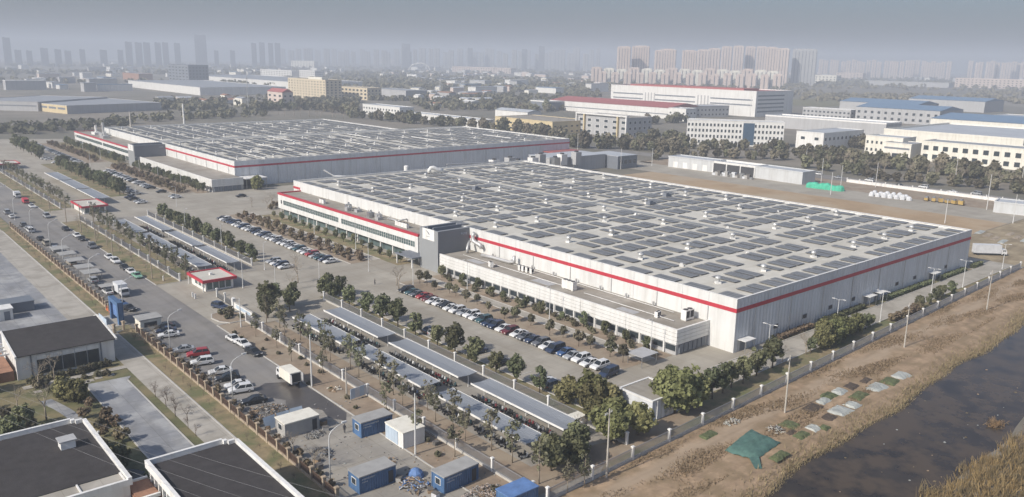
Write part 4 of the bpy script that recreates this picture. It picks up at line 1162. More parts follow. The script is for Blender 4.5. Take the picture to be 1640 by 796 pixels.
# ------------------------------------------------------------------ vehicles
def car_profiles(kind):
    if kind == 'suv':
        return 2.3, .93, [(-2.25, .42), (-2.28, .95), (-2.15, 1.05), (.95, 1.05), (1.95, .93), (2.25, .78), (2.3, .42)], [(-2.15, 1.05), (-1.85, 1.62), (.25, 1.66), (1.0, 1.05)]
    if kind == 'van':
        return 2.4, .95, [(-2.38, .42), (-2.4, 1.05), (-2.3, 1.12), (1.5, 1.12), (2.1, .98), (2.38, .80), (2.4, .42)], [(-2.32, 1.12), (-2.2, 1.82), (.75, 1.86), (1.65, 1.12)]
    return 2.3, .90, [(-2.3, .38), (-2.32, .86), (-2.2, .93), (-1.35, .95), (.85, .93), (1.9, .82), (2.25, .68), (2.3, .38)], [(-1.75, .94), (-1.0, 1.38), (.15, 1.42), (1.0, .93)]
_cars = {}
def car_parts(kind, color):
    key = (kind, color)
    if key in _cars: return _cars[key]
    L, w, low, cab = car_profiles(kind)
    body = MB()
    # lower body with slightly drawn-in sides, rounded nose and tail
    rings = []
    for y, s, dz in ((-w, .965, -.05), (-w * .93, .99, 0), (w * .93, .99, 0), (w, .965, -.05)):
        rings.append([(x * s, y, z + (dz if z > .6 else 0)) for x, z in low])
    body.loft(rings)
    # roof panel
    (xa, za), (xb, zb), (xc, zc), (xd, zd) = cab
    ww = w * .76
    body.loft([[(xb, -ww, zb), (xc, -ww, zc), (xc, ww, zc), (xb, ww, zb)], [(xb + .08, -ww * .93, zb + .05), (xc - .08, -ww * .93, zc + .05), (xc - .08, ww * .93, zc + .05), (xb + .08, ww * .93, zb + .05)]])
    wm = w * .93
    for (x1_, z1_), (x2_, z2_) in (((xa, za), (xb, zb)), ((xd, zd), (xc, zc)), (((xa + xd) / 2 - .1, za), ((xb + xc) / 2 - .1, zb))):
        for s in (-1, 1): body.tube([(x1_, s * wm, z1_), (x2_, s * ww, z2_)], .055, 4)
    glass = MB()
    glass.loft([[(xa, -wm, za), (xd, -wm, zd), (xd, wm, zd), (xa, wm, za)], [(xb, -ww, zb), (xc, -ww, zc), (xc, ww, zc), (xb, ww, zb)]])
    wheel = MB(); n = 12
    wheel.loft([[(.33 * math.cos(2 * math.pi * i / n), y, .33 * math.sin(2 * math.pi * i / n)) for i in range(n)] for y in (-.11, .11)])
    wheel.mi = 1
    wheel.loft([[(.19 * math.cos(2 * math.pi * i / n), y, .19 * math.sin(2 * math.pi * i / n)) for i in range(n)] for y in (-.118, .118)])
    lamp = MB(); lamp.box(-.12, -.2, -.07, .08, .2, .07)
    whole = MB()
    whole.v, whole.f, whole.m = list(body.v), list(body.f), [0] * len(body.f)
    whole.mi = 1; o = len(whole.v); whole.v += glass.v; whole.f += [tuple(i + o for i in f) for f in glass.f]; whole.m += [1] * len(glass.f)
    for x in (-1.4, 1.4):
        for y in (-w + .1, w - .1):
            o = len(whole.v); whole.v += [(a + x, b + y, c + .33) for a, b, c in wheel.v]; whole.f += [tuple(i + o for i in f) for f in wheel.f]; whole.m += [2] * len(wheel.f)
    _cars[key] = dict(body=body.mesh('car_body', 'car_' + color), glass=glass.mesh('car_glass', 'car_glass'), wheel=wheel.mesh('car_wheel', ['tyre', 'steel']), head=lamp.mesh('headlight', 'lamp_lens'),
                      tail=lamp.mesh('tail_light', 'red_lens'), whole=whole.mesh('car', ['car_' + color, 'car_glass', 'tyre']), L=L, w=w)
    return _cars[key]

KIND_WORD = {'sedan': 'saloon car', 'suv': 'tall hatchback car', 'van': 'minivan'}
def car(x, y, rz, color, kind, where, group, detail=True, z=.05):
    p = car_parts(kind, color)
    label = '%s %s %s' % (color, KIND_WORD[kind], where)
    if not detail:
        return tag(put('car', p['whole'], None, (x, y, z), rz), label, 'car', group)
    t = thing('car', label, 'car', (x, y, z), rz, group)
    put('body', p['body'], t); put('glass', p['glass'], t)
    for wx in (-1.4, 1.4):
        for wy in (-p['w'] + .1, p['w'] - .1): put('wheel', p['wheel'], t, (wx, wy, .33))
    for s in (-.62, .62):
        put('headlight', p['head'], t, (p['L'] - .12, s * p['w'], .66)); put('tail_light', p['tail'], t, (-p['L'] + .10, s * p['w'], .74))
    return t
PI = math.pi
main = 'black:suv teal:sedan grey:sedan red:sedan maroon:sedan white:sedan white:sedan black:sedan white:sedan white:suv silver:sedan white:suv white:sedan teal:suv navy:sedan navy:suv white:sedan maroon:suv white:sedan grey:sedan navy:sedan grey:suv white:sedan navy:van blue:sedan silver:sedan white:suv white:sedan white:suv'.split()
for i, s in enumerate(main):
    c, k = s.split(':')
    car(117.5 + rnd.uniform(-.4, .35), 180.0 - i * 2.55 + rnd.uniform(-.16, .16), PI + rnd.uniform(-.05, .05), c, k, 'in the long row before the round trees', 'cars in the row before the round trees')
g = G(975, 602); car(g.x, g.y, PI + .1, 'navy', 'van', 'parked alone by the grey shelter roof', None)
for (y, c, k) in ((166.0, 'white', 'sedan'), (148.6, 'grey', 'sedan'), (146.0, 'silver', 'suv'), (131.0, 'navy', 'suv'), (122.6, 'black', 'sedan'), (109.4, 'white', 'sedan'), (107.0, 'grey', 'suv')):
    car(103.3, y, rnd.uniform(-.03, .03), c, k, 'half hidden behind the evergreen row', 'cars behind the evergreen row')
lot3 = 'black white grey navy navy white white navy white white black navy white navy silver white white grey white white silver white teal white white red silver teal navy white'.split()
for i, c in enumerate(lot3):
    car(116.3 + rnd.uniform(-.2, .2), 306.5 - i * 2.95, PI + rnd.uniform(-.03, .03), c, ('sedan', 'suv', 'sedan')[i % 3], 'in the row facing the red coped wing verge', 'cars in the row of the middle car park')
for i, c in enumerate(('silver', 'white', 'navy', 'white')): car(102.5, 231.0 - i * 2.7, PI, c, ('suv', 'sedan')[i % 2], 'in the short row by the tree strip', 'cars in the short row by the tree strip')
for i, c in enumerate(('white', 'white', 'teal', 'white', 'black', 'white', 'navy', 'black', 'white', 'black', 'white')): car(117.8, 468 - i * 6.2, PI, c, ('sedan', 'suv')[i % 2], 'in the car park before the second hall', 'cars before the second hall', False)
for (x, y, c) in ((118.2, 383.6, 'black'), (118.5, 367.8, 'silver'), (118.4, 364.6, 'white'), (102.5, 376, 'navy'), (102.3, 370, 'black'), (102.5, 363, 'silver'), (102.5, 359.6, 'white'), (142.5, 352.0, 'black')):
    car(x, y, PI, c, 'sedan', 'near the crossing road of the second hall', 'cars near the crossing road', False)
for i in range(36): car(115.0, 632 - i * 3.3 + rnd.uniform(-.4, .4), PI, rnd.choice(['white', 'white', 'white', 'black', 'silver', 'grey']), 'sedan', 'in the farthest car park by the street end', 'cars in the farthest car park', False)
for i in range(22): car(107.5, 480 - i * 4.6 + rnd.uniform(-1, 1), 0, rnd.choice(['white', 'black', 'silver', 'grey', 'navy']), ('sedan', 'suv')[i % 2], 'beside the evergreen belt of the far car park', 'cars beside the evergreen belt', False)
for i in range(16): car(117.8, 466 - i * 4.9, PI, rnd.choice(['white', 'silver', 'black', 'white']), 'sedan', 'in the car park before the second hall', 'cars before the second hall', False) if i % 3 else None
for (x, y) in ((103, 543), (104, 538), (104, 520)): car(x, y, PI, 'white', 'sedan', 'beside the far tree clump', 'cars by the far tree clump', False)

# ---- on the street
def zc(x, y): return G(100 + x / 7.44, 380 + y / 7.44)
def zd(x, y): return G(x / 7.44, 300 + y / 7.44)
for (x, y, c, k) in ((575, 262, 'white', 'sedan'), (655, 312, 'white', 'suv'), (770, 385, 'black', 'sedan'), (830, 440, 'white', 'sedan'), (935, 485, 'green', 'sedan'), (415, 125, 'grey', 'suv'), (265, 40, 'black', 'sedan'), (170, 5, 'white', 'sedan')):
    g = zc(x, y); car(65.0, g.y + 1.0, -PI / 2, c, k, 'parked at the kerb of the far street verge', 'cars at the verge kerb of the street')
for (x, y, c, k) in ((395, 245, 'white', 'sedan'), (580, 365, 'silver', 'van'), (830, 515, 'black', 'sedan'), (1150, 725, 'grey', 'sedan')):
    g = zd(x, y); car(64.6, g.y + 1.0, -PI / 2, c, k, 'on the street near the second gatehouse', 'cars on the street near the second gatehouse', False)
for (x, y, c, k) in ((345, 545, 'silver', 'suv'), (450, 610, 'black', 'sedan'), (560, 675, 'white', 'sedan'), (90, 290, 'silver', 'sedan'), (170, 330, 'champagne', 'van')):
    g = zc(x, y); car(54.0, g.y + .5, PI / 2 + rnd.uniform(-.05, .05), c, k, 'parked along the brick pier wall', 'cars along the brick pier wall')
for (x, y, c, k) in ((40, 320, 'silver', 'van'), (75, 370, 'white', 'sedan'), (310, 540, 'white', 'van'), (350, 505, 'silver', 'sedan'), (520, 690, 'champagne', 'van'), (600, 775, 'silver', 'van'), (400, 640, 'black', 'sedan'), (250, 470, 'grey', 'suv')):
    g = zd(x, y); car(54.2, g.y, PI / 2, c, k, 'in the line along the far brick wall', 'cars in the line along the far brick wall', False)
def ze(x, y): return G(220 + x / 7.44, 480 + y / 7.44)
def zf(x, y): return G(240 + x / 7.44, 560 + y / 7.44)
for (p, c, k, rz) in ((ze(1150, 495), 'white', 'sedan', -PI / 2 + .08), (ze(1262, 552), 'white', 'sedan', -PI / 2 + .08), (ze(1390, 655), 'black', 'sedan', -PI / 2 + .15)):
    car(p.x, p.y, rz, c, k, 'standing at the kerb below the gate island', 'cars below the gate island')
for (p, c, k) in ((ze(320, 345), 'black', 'sedan'), (ze(335, 395), 'navy', 'sedan'), (ze(370, 445), 'white', 'sedan'), (ze(540, 625), 'silver', 'sedan'), (ze(720, 675), 'red', 'suv'), (zf(620, 180), 'white', 'suv'), (zf(835, 290), 'white', 'sedan'), (zf(920, 365), 'black', 'sedan'), (zf(1030, 455), 'white', 'sedan'), (zf(1080, 510), 'white', 'suv'), (zf(1240, 640), 'black', 'sedan')):
    car(p.x + .1, p.y, PI - .22, c, k, 'nosed in to the brick pier wall', 'cars nosed in to the brick pier wall')
g = G(352, 494); car(g.x, g.y, -1.25, 'navy', 'suv', 'driving out through the open gate', None)
g = G(206, 497); car(g.x, g.y, -1.2, 'black', 'sedan', 'turning in at the blue arch gate', 'cars at the blue arch gate')
g = G(200, 490); car(g.x - .8, g.y + .8, -1.2, 'blue', 'sedan', 'turning in at the blue arch gate', 'cars at the blue arch gate')
def plainbox(name, label, cat, m, x0, y0, z0, x1, y1, z1): return tag(ubox(name, m, None, x0, y0, z0, x1, y1, z1), label, cat)

def box_truck(x, y, rz, label, body='bag_white', L=6.2, rear_open=False, H=3.1):
    t = thing('box_truck', label, 'truck', (x, y, .05), rz)
    b = MB(); b.box(-L / 2, -1.15, .85, L / 2 - 1.9, 1.15, H); b.build('cargo_box', body, t)
    if rear_open:
        ubox('rear_opening', 'dark_recess', t, -L / 2 - .03, -1.0, .95, -L / 2 - .004, 1.0, H - .2)
        for s in (-1, 1): ubox('rear_door', 'grey_wall', t, -L / 2 - .9, s * 1.15 - .04, .95, -L / 2 - .005, s * 1.15 + .04, H - .1)
    b = MB(); b.prism([(L / 2 - 1.75, .55), (L / 2, .55), (L / 2 + .05, 1.35), (L / 2 - .3, 2.25), (L / 2 - 1.75, 2.3)], -1.02, 1.02); b.build('cab', 'car_white', t)
    ubox('bumper', 'dark_wall', t, L / 2 - .05, -1.03, .42, L / 2 + .14, 1.03, .72)
    w = MB(); w.face([(L / 2 + .055, -.9, 1.42), (L / 2 + .055, .9, 1.42), (L / 2 - .27, .9, 2.2), (L / 2 - .27, -.9, 2.2)]); w.v = [(a + .02, b_, c) for a, b_, c in w.v]; w.build('windscreen', 'car_glass', t)
    for s in (-1, 1): ubox('side_window', 'car_glass', t, L / 2 - 1.3, s * 1.024 - .004, 1.45, L / 2 - .4, s * 1.024 + .004, 2.05)
    b = MB(); b.box(-L / 2, -.4, .55, L / 2 - 1.8, .4, .85); b.build('chassis', 'dark_wall', t)
    wb_ = MB(); wb_.loft([[(.45 * math.cos(2 * PI * i / 12), yy, .45 * math.sin(2 * PI * i / 12)) for i in range(12)] for yy in (-.16, .16)])
    wm = wb_.mesh('truck_wheel', 'tyre')
    for wx in (-L / 2 + 1.2, L / 2 - .9):
        for wy in (-.95, .95): put('wheel', wm, t, (wx, wy, .45))
    for s in (-.75, .75): ubox('headlight', 'lamp_lens', t, L / 2 + .0, s - .18, .78, L / 2 + .08, s + .18, .98)
    return t
box_truck(56.6, 222.8, -PI / 2, 'white box truck driving down the street toward the blue arch gate', L=6.6)
box_truck(64.5, 141.3, PI / 2 - .02, 'cream delivery truck with open rear doors beside the wet patch', 'cream_wall', 6.8, True, 2.9)
g = G(1580, 410); box_truck(g.x + 2, g.y, -.78, 'white container lorry turning behind the corner of the near hall', L=10.5, H=3.7)
g = zd(190, 125); box_truck(64.6, g.y, -PI / 2, 'small white truck parked beyond the second gatehouse', L=5.2, H=2.6)
g = zd(290, 195)
t = thing('red_van', 'red box van parked behind a white car on the street', 'van', (64.6, g.y + 1, .05), -PI / 2)
b = MB(); b.prism([(-2.4, .45), (2.3, .45), (2.4, 1.1), (1.9, 1.9), (-2.4, 2.1)], -.95, .95); b.build('body', 'red_paint', t)
ubox('windscreen', 'car_glass', t, 2.12, -.8, 1.25, 2.36, .8, 1.75)
wv = car_parts('sedan', 'white')['wheel']
for wx in (-1.5, 1.5):
    for wy in (-.88, .88): put('wheel', wv, t, (wx, wy, .33))
# flat tarpaulin carports among the cars at the brick wall
def carport(y, label, group, L=5.2, m='container_roof'):
    t = thing('carport', label, 'carport', (54.6, y, 0), 0, group)
    ubox('roof', m, t, -2.3, -L / 2, 2.1, 2.3, L / 2, 2.2)
    for sx in (-2.1, 2.1):
        for sy in (-1, 1): ubox('post', 'steel', t, sx - .05, sy * (L / 2 - .2) - .05, .05, sx + .05, sy * (L / 2 - .2) + .05, 2.1)
for y in (244.5, 252.0, 262.0, 272.0, 281.0): carport(y, 'pale flat roofed carport along the brick pier wall', 'carports along the brick pier wall')
carport(226.8, 'small carport next to the white car near the blue arch gate', None, 3.6)
g = G(1028, 582)
t = thing('open_shelter', 'grey flat shelter roof on posts at the end of the car row', 'shelter', (g.x, g.y, 0), 0)
ubox('roof', 'grey_wall', t, -2.6, -2.2, 2.4, 2.6, 2.2, 2.52)
for sx in (-2.3, 2.3):
    for sy in (-1.9, 1.9): ubox('post', 'steel', t, sx - .06, sy - .06, .05, sx + .06, sy + .06, 2.4)

# ------------------------------------------------------------------ site cabins by the street end
def lettering(t, x0, z, n, s, y):
    """rows of small pale characters"""
    b = MB()
    for i in range(n):
        xa = x0 + i * s * 1.25
        b.box(xa, y, z, xa + s * .14, y + .012, z + s); b.box(xa + s * .16, y, z + s * .78, xa + s, y + .012, z + s * .95); b.box(xa + s * .16, y, z + s * .38, xa + s * .9, y + .012, z + s * .52)
        if i % 2: b.box(xa + s * .16, y, z, xa + s, y + .012, z + s * .14)
        if i % 3: b.box(xa + s * .8, y, z + s * .1, xa + s * .95, y + .012, z + s * .76)
    return b.build('lettering', 'bag_white', t)
def cabin(label, x0, y0, L, W, h, m, roofm, rz=0.0, text=0, win=True, door=True, ribs=True):
    t = thing('site_cabin', label, 'cabin', (x0, y0, .04), rz)
    b = MB(); b.box(.06, .06, .12, L - .06, W - .06, h - .1); b.build('wall', m, t)
    fr = MB()
    for x in (0, L - .16):
        for y in (0, W - .16): fr.box(x, y, 0, x + .16, y + .16, h - .12)
    fr.box(.16, -.004, 0, L - .16, .14, .16); fr.box(.16, W - .14, 0, L - .16, W + .004, .16); fr.box(-.004, .16, 0, .14, W - .16, .16); fr.box(L - .14, .16, 0, L + .004, W - .16, .16)
    fr.build('frame', m, t)
    ubox('roof', roofm, t, -.08, -.08, h - .12, L + .08, W + .08, h + .06)
    if win:
        w = ubox('window', 'trim_white', t, .0, W * .30, 1.0, .055, W * .72, 2.05); ubox('pane', 'window_glass', t, -.03, W * .34, 1.08, -.003, W * .68, 1.97)
    if door: ubox('door', 'dark_recess', t, L * .80, -.0, .2, L * .93, .05, 2.1)
    if text:
        lettering(t, .5, h - .72, text, .26, .04); lettering(t, .5, h - 1.15, text - 3, .2, .04)
    return t
cabin('blue site cabin with white lettering beside the white cabin', 63.0, 111.0, 6.0, 3.0, 2.75, 'container_blue', 'container_roof', -.02, 9)
wc = cabin('white site cabin with a beige roof by the street railing', 66.3, 103.4, 4.2, 5.4, 2.8, 'trim_white', 'cream_wall', 0.0, 0, False, False)
for i in range(4): ubox('wall_sheet', 'pale_blue_sheet', wc, -.05, 1.6 + i * .93, .2, .055, 2.5 + i * .93, 2.45)
cabin('blue site cabin with white lettering under the overhead wires', 53.6, 95.4, 6.2, 3.2, 2.75, 'container_blue', 'container_roof', .0, 7)
cabin('blue site cabin with a white framed window beside the rubbish heap', 63.2, 87.8, 6.6, 3.0, 2.7, 'container_blue', 'container_roof', .05, 9)
cabin('grey site cabin with a cream roof behind the leaning blue sheets', 53.1, 118.6, 6.2, 3.7, 2.6, 'container_grey', 'cream_wall', .0)
g = G(800, 800); cabin('pale blue roofed cabin at the railing corner', g.x - 1.5, g.y - 4.2, 5.2, 3.2, 2.6, 'container_blue', 'tarp_blue', .0, 0, False, False)
# bright notice panels on the verge
t = thing('notice_panel', 'pale free standing panels beside the street railing', 'panel', (69.2, 125.5, .05), .12)
for i in range(4): ubox('panel', 'bag_white' if i % 2 else 'pale_blue_sheet', t, i * 1.05, -.04, .3, i * 1.05 + 1.0, .04, 2.3)
for x in (.1, 4.0): ubox('post', 'steel', t, x, .05, 0, x + .08, .13, 2.3)
# leaning sheets and the heap of scrap timber behind
for i in range(3):
    b = MB(); b.face([(0, 0, .06), (2.3, 0, .06), (2.3, .9, 2.0), (0, .9, 2.0)]); b.face([(0, .05, .06), (0, .95, 2.0), (2.3, .95, 2.0), (2.3, .05, .06)])
    o = b.build('leaning_sheet', 'pale_blue_sheet', None, (52.0 + i * 2.5, 123.6 + i * .35, 0)); o.rotation_euler = (0, 0, .15 - .1 * i)
    tag(o, 'pale blue roofing sheet leaning behind the grey cabin', 'sheet', 'sheets leaning behind the grey cabin')
def heap(name, label, cx, cy, rx, ry, h, mats, n, seed, piece=.5):
    rg = np.random.default_rng(seed)
    b = MB()
    for i in range(n):
        a, q = rg.uniform(0, 6.28), math.sqrt(rg.uniform(0, 1))
        x, y = rx * q * math.cos(a), ry * q * math.sin(a)
        z = h * (1 - q) * rg.uniform(.3, 1)
        L, w_ = piece * rg.uniform(.5, 2.2), piece * rg.uniform(.15, .45)
        d = Vector(rg.normal(0, 1, 3)); d.z *= .3; d.normalize()
        b.mi = int(rg.integers(0, len(mats)))
        c = Vector((x, y, z + .15))
        b.tube([c - d * L / 2, c + d * L / 2], [w_ * .5, w_ * .5], 4)
    o = b.build(name, mats, None, (cx, cy, .06)); o['kind'] = 'stuff'; o['label'] = label; o['category'] = 'heap'
    return o
heap('scrap_heap', 'heap of scrap timber and cartons by the brick pier wall', 55.2, 130.4, 3.6, 3.2, 1.3, ['wood_litter', 'litter_dark', 'container_grey'], 220, 1)
heap('scrap_heap', 'pile of rubbish and boards beside the blue cabin', 61.2, 92.6, 2.1, 2.6, 1.2, ['wood_litter', 'tarp_blue', 'bag_white', 'litter_dark'], 120, 2)
heap('scrap_heap', 'scrap and cuttings heaped in front of the blue cabin', 67.6, 84.6, 3.4, 1.9, .8, ['litter_dark', 'container_grey', 'wood_litter', 'pink_wall'], 260, 3, .35)
heap('scrap_heap', 'small cluster of tools and machine parts under the curved lamp', 55.6, 110.2, 1.6, 2.0, .9, ['litter_dark', 'dark_wall'], 70, 4, .45)
heap('scrap_heap', 'clutter piled beside the grey cabin', 57.4, 116.8, 2.0, 1.2, .7, ['litter_dark', 'container_grey', 'steel'], 90, 5, .4)
heap('scrap_heap', 'sticks and litter left on the pavement under the wires', 60.6, 101.2, 3.0, 1.6, .3, ['litter_dark', 'wood_litter'], 60, 6, .4)
b = MB(); b.lathe(0, 0, [(0, 1.3), (.7, 1.1), (1.2, .5), (1.35, .05)], 9); tag(b.build('covered_pile', 'tarp_blue', None, (63.0, 94.9, .06)), 'blue tarpaulin covered pile beside the rubbish', 'tarpaulin')
heap('timber_bench', 'broken pallet lying on the soil verge', 69.4, 132.0, .9, 1.2, .6, ['cream_wall', 'wood_litter'], 26, 7, .7)

b = MB(); rg = np.random.default_rng(21)
for _ in range(230):
    x, y = rg.uniform(51.5, 72.5), rg.uniform(84, 128)
    sz = rg.uniform(.03, .13); b.mi = int(rg.integers(0, 4)); b.box(x, y, .05, x + sz * rg.uniform(1, 3.5), y + sz * rg.uniform(1, 2.5), .08 + sz * .7)
o = b.build('pavement_litter', ['wood_litter', 'litter_dark', 'film_white', 'container_grey']); o['kind'] = 'stuff'; o['label'] = 'small litter scattered over the cabin yard'; o['category'] = 'litter'
for i, (x, y, m) in enumerate(((58.6, 96.0, 'wood_litter'), (60.2, 95.2, 'container_grey'), (52.8, 106.0, 'litter_dark'), (53.4, 108.2, 'wood_litter'), (59.8, 117.4, 'container_grey'), (60.6, 119.6, 'wood_litter'), (62.0, 89.6, 'wood_litter'), (61.8, 88.0, 'bag_white'), (70.6, 110.4, 'container_grey'), (71.4, 101.4, 'litter_dark'))):
    t = thing('wooden_crate', 'small worn crate left among the site cabins', 'crate', (x, y, .05), i * .7, 'crates among the site cabins')
    ubox('box', m, t, -.5, -.4, 0, .5, .4, .6 + .1 * (i % 3)); ubox('lid', 'litter_dark', t, -.54, -.44, .6 + .1 * (i % 3), .54, .44, .66 + .1 * (i % 3))

# ------------------------------------------------------------------ people
def person(x, y, rz, label, top='dark_cloth', step=.22, h=1.72):
    t = thing('person', label, 'person', (x, y, .05), rz, None, h / 1.78)
    me = bpy.data.meshes.new('person_body')
    V = [(0, 0, .95), (0, 0, 1.12), (.01, 0, 1.35), (.01, 0, 1.48), (.03, 0, 1.60), (.04, 0, 1.70),
         (.02, .10, .90), (step * .55, .11, .50), (step * .5, .11, .08), (step * .5 + .16, .11, .04),
         (.02, -.10, .90), (-step * .3, -.11, .50), (-step * .9, -.11, .09), (-step * .9 + .15, -.11, .04),
         (.0, .19, 1.40), (-.06, .24, 1.12), (.06, .25, .88), (.09, .25, .78), (.0, -.19, 1.40), (.05, -.24, 1.12), (.16, -.25, .90), (.19, -.25, .80)]
    E_ = [(0, 1), (1, 2), (2, 3), (3, 4), (4, 5), (0, 6), (6, 7), (7, 8), (8, 9), (0, 10), (10, 11), (11, 12), (12, 13), (2, 14), (14, 15), (15, 16), (16, 17), (2, 18), (18, 19), (19, 20), (20, 21)]
    rad = [.15, .14, .16, .055, .095, .08, .10, .07, .05, .045, .10, .07, .05, .045, .07, .05, .038, .03, .07, .05, .038, .03]
    me.from_pydata(V, E_, [])
    o = put('body', me, t)
    me.materials.append(MATS[top])
    sk = o.modifiers.new('skin', 'SKIN')
    for i, v in enumerate(me.skin_vertices[0].data): v.radius = (rad[i], rad[i]); v.use_root = (i == 0)
    o.modifiers.new('sub', 'SUBSURF').levels = 1
    b = MB(); b.lathe(.04, 0, [(1.53, .05), (1.58, .085), (1.66, .095), (1.74, .07), (1.77, .02)], 10); b.build('face', 'skin', t)
    b = MB(); b.lathe(.02, 0, [(1.66, .10), (1.72, .098), (1.78, .06), (1.80, .01)], 10); b.build('hair', 'dark_cloth', t)
    return t
p = G(600.5, 456); person(p.x, p.y, 2.2, 'person in dark clothes walking across the open forecourt')
p = G(552, 694); person(p.x, p.y, .8, 'person in dark clothes standing by the blue cabin door')
p = G(317, 308); person(p.x, p.y, 1.4, 'person in dark clothes walking by the far verge posts')
tag(put('scooter', SCOOT[0], None, (64.2, 112.6, .05), .4), 'black scooter standing beside the person at the blue cabin', 'scooter')

# ------------------------------------------------------------------ campus houses in the corner
def flat_house(label, x0, x1, y0, y1, h, step_corner=True, ledge=True):
    t = thing('flat_roofed_house', label, 'house', (0, 0, 0))
    b = MB(); b.box(x0 + .3, y0 + .3, 0, x1 - .3, y1 - .3, h - .9); b.build('wall', 'wall_white', t)
    rf = MB(); yl = y0 + (3.3 if ledge else .55)
    rf.box(x0 + .55, yl, h - 1.0, x1 - .55, y1 - .9, h - .55); roof = rf.build('roof', 'dark_shingle', t)
    pb = MB()   # white parapet with the stepped back corner
    pb.box(x0, y0, h - 1.1, x0 + .5, y1, h); pb.box(x0 + .5, y1 - .45, h - 1.1, x1 - 1.9, y1, h)
    pb.box(x1 - .5, y0, h - 1.1, x1, y1 - 1.5, h); pb.box(x1 - 1.95, y1 - 1.1, h - 1.1, x1 - 1.45, y1 - .46, h - .004); pb.box(x1 - 1.44, y1 - 1.6, h - 1.1, x1 - .51, y1 - 1.1, h - .006)
    pb.box(x0 + .5, y0, h - 1.1, x1 - .5, y0 + .45, h - .25)
    pb.build('parapet', 'trim_white', t)
    ubox('gutter', 'grey_wall', t, x0 + .52, y1 - .88, h - 1.0, x1 - 2.0, y1 - .47, h - .75)
    if ledge:
        ubox('ledge', 'concrete_path', t, x0 + .52, y0 + .47, h - 1.0, x1 - .52, yl - .02, h - .62)
        for i in range(4): ubox('ledge_rib', 'trim_white', t, x0 + .6 + i * (x1 - x0 - 1.4) / 3, y0 + .48, h - .62, x0 + .8 + i * (x1 - x0 - 1.4) / 3, yl - .03, h - .45)
        ubox('ledge_edge', 'dark_recess', t, x0 + .56, yl - .018, h - .62, x1 - .56, yl + .06, h - .5)
    n = int((y1 - y0) / 1.7)
    for i in range(n):
        y = y0 + .8 + i * (y1 - y0 - 1.2) / n
        ubox('pilaster', 'trim_white', t, x0 + .02, y - .16, 0, x0 + .296, y + .16, h - 1.1)
        ubox('window', 'window_glass', t, x0 + .2, y + .28, .9, x0 + .294, y + .28 + (y1 - y0 - 1.2) / n - .6, 2.9); ubox('window', 'window_glass', t, x0 + .2, y + .28, 3.9, x0 + .294, y + .28 + (y1 - y0 - 1.2) / n - .6, h - 1.5)
    for i, (a, c) in enumerate(((.08, .30), (.36, .56), (.62, .70), (.74, .93))):
        xa, xb = x0 + (x1 - x0) * a, x0 + (x1 - x0) * c
        if i % 2: ubox('wall_panel', 'trim_white', t, xa, y0 + .1, .0, xb, y0 + .295, h - 1.15)
        else: ubox('window', 'window_glass', t, xa, y0 + .2, .8, xb, y0 + .295, h - 1.4)
    return t, roof
h1, r1 = flat_house('white walled house with a flat charcoal roof and a white roof box', 9.0, 26.2, 106.6, 131.3, 7.5)
ubox('roof_box', 'trim_white', r1, 21.0, 121.6, 6.95, 22.9, 123.4, 8.1); ubox('roof_box_lid', 'grey_wall', r1, 20.8, 121.4, 8.1, 23.1, 123.6, 8.25)
h2, r2 = flat_house('white walled house with a flat charcoal roof beside the brick pier wall', 28.9, 41.5, 78.0, 110.4, 7.5)
t = thing('brick_link', 'low red brick link between the two flat roofed houses', 'house', (0, 0, 0))
b = MB(); b.box(26.0, 104.5, 0, 29.1, 109.6, 5.0); b.build('wall', 'brick_red', t)
ubox('roof', 'brick_red', t, 26.15, 104.4, 5.0, 28.85, 109.5, 5.2); ubox('coping', 'trim_white', t, 25.9 + .32, 104.0, 5.0, 28.88, 104.39, 5.45); ubox('coping', 'trim_white', t, 26.22, 109.51, 5.0, 28.88, 109.9, 5.45)
for z in (.6, 3.0):
    for x in (26.5, 27.7): ubox('window', 'trim_white', t, x, 104.42, z, x + .9, 104.495, z + 1.6); ubox('window_pane', 'window_glass', t, x + .12, 104.39, z + .12, x + .78, 104.418, z + 1.48)

# pitched house behind the lawn
t = thing('pitched_house', 'white walled house with a long charcoal pitched roof beside the yard', 'house', (0, 0, 0))
hx0, hx1, hy0, hy1 = 24.2, 41.9, 173.2, 190.5
b = MB(); b.prism_x([(hy0 + .3, 0), (hy1 - .3, 0), (hy1 - .3, 4.6), (hy1 - 3.4, 6.0), (hy0 + .3, 4.7)], hx0 + .25, hx1 - .25); b.build('wall', 'wall_white', t)
b = MB()
for (ya, za), (yb, zb) in (((hy0 - .25, 4.75), (hy1 - 3.4, 6.15)), ((hy1 - 3.4, 6.15), (hy1 + .3, 4.75))):
    b.loft([[(hx0, ya, za), (hx1, ya, za), (hx1, yb, zb), (hx0, yb, zb)], [(hx0, ya, za + .16), (hx1, ya, za + .16), (hx1, yb, zb + .16), (hx0, yb, zb + .16)]])
b.build('roof', 'dark_shingle', t)
for xa in (hx0 - .32, hx1 + .01):
    b = MB()
    b.loft([[(xa, hy0 - .35, 4.65), (xa + .32, hy0 - .35, 4.65), (xa + .32, hy0 - .35, 5.05), (xa, hy0 - .35, 5.05)], [(xa, hy1 - 3.4, 6.1), (xa + .32, hy1 - 3.4, 6.1), (xa + .32, hy1 - 3.4, 6.5), (xa, hy1 - 3.4, 6.5)], [(xa, hy1 + .4, 4.75), (xa + .32, hy1 + .4, 4.75), (xa + .32, hy1 + .4, 5.15), (xa, hy1 + .4, 5.15)]])
    b.build('verge_board', 'trim_white', t)
ubox('white_end_wall', 'trim_white', t, hx0 - .12, hy0 + .28, 0, hx0 + .245, hy0 + 1.4, 4.62)
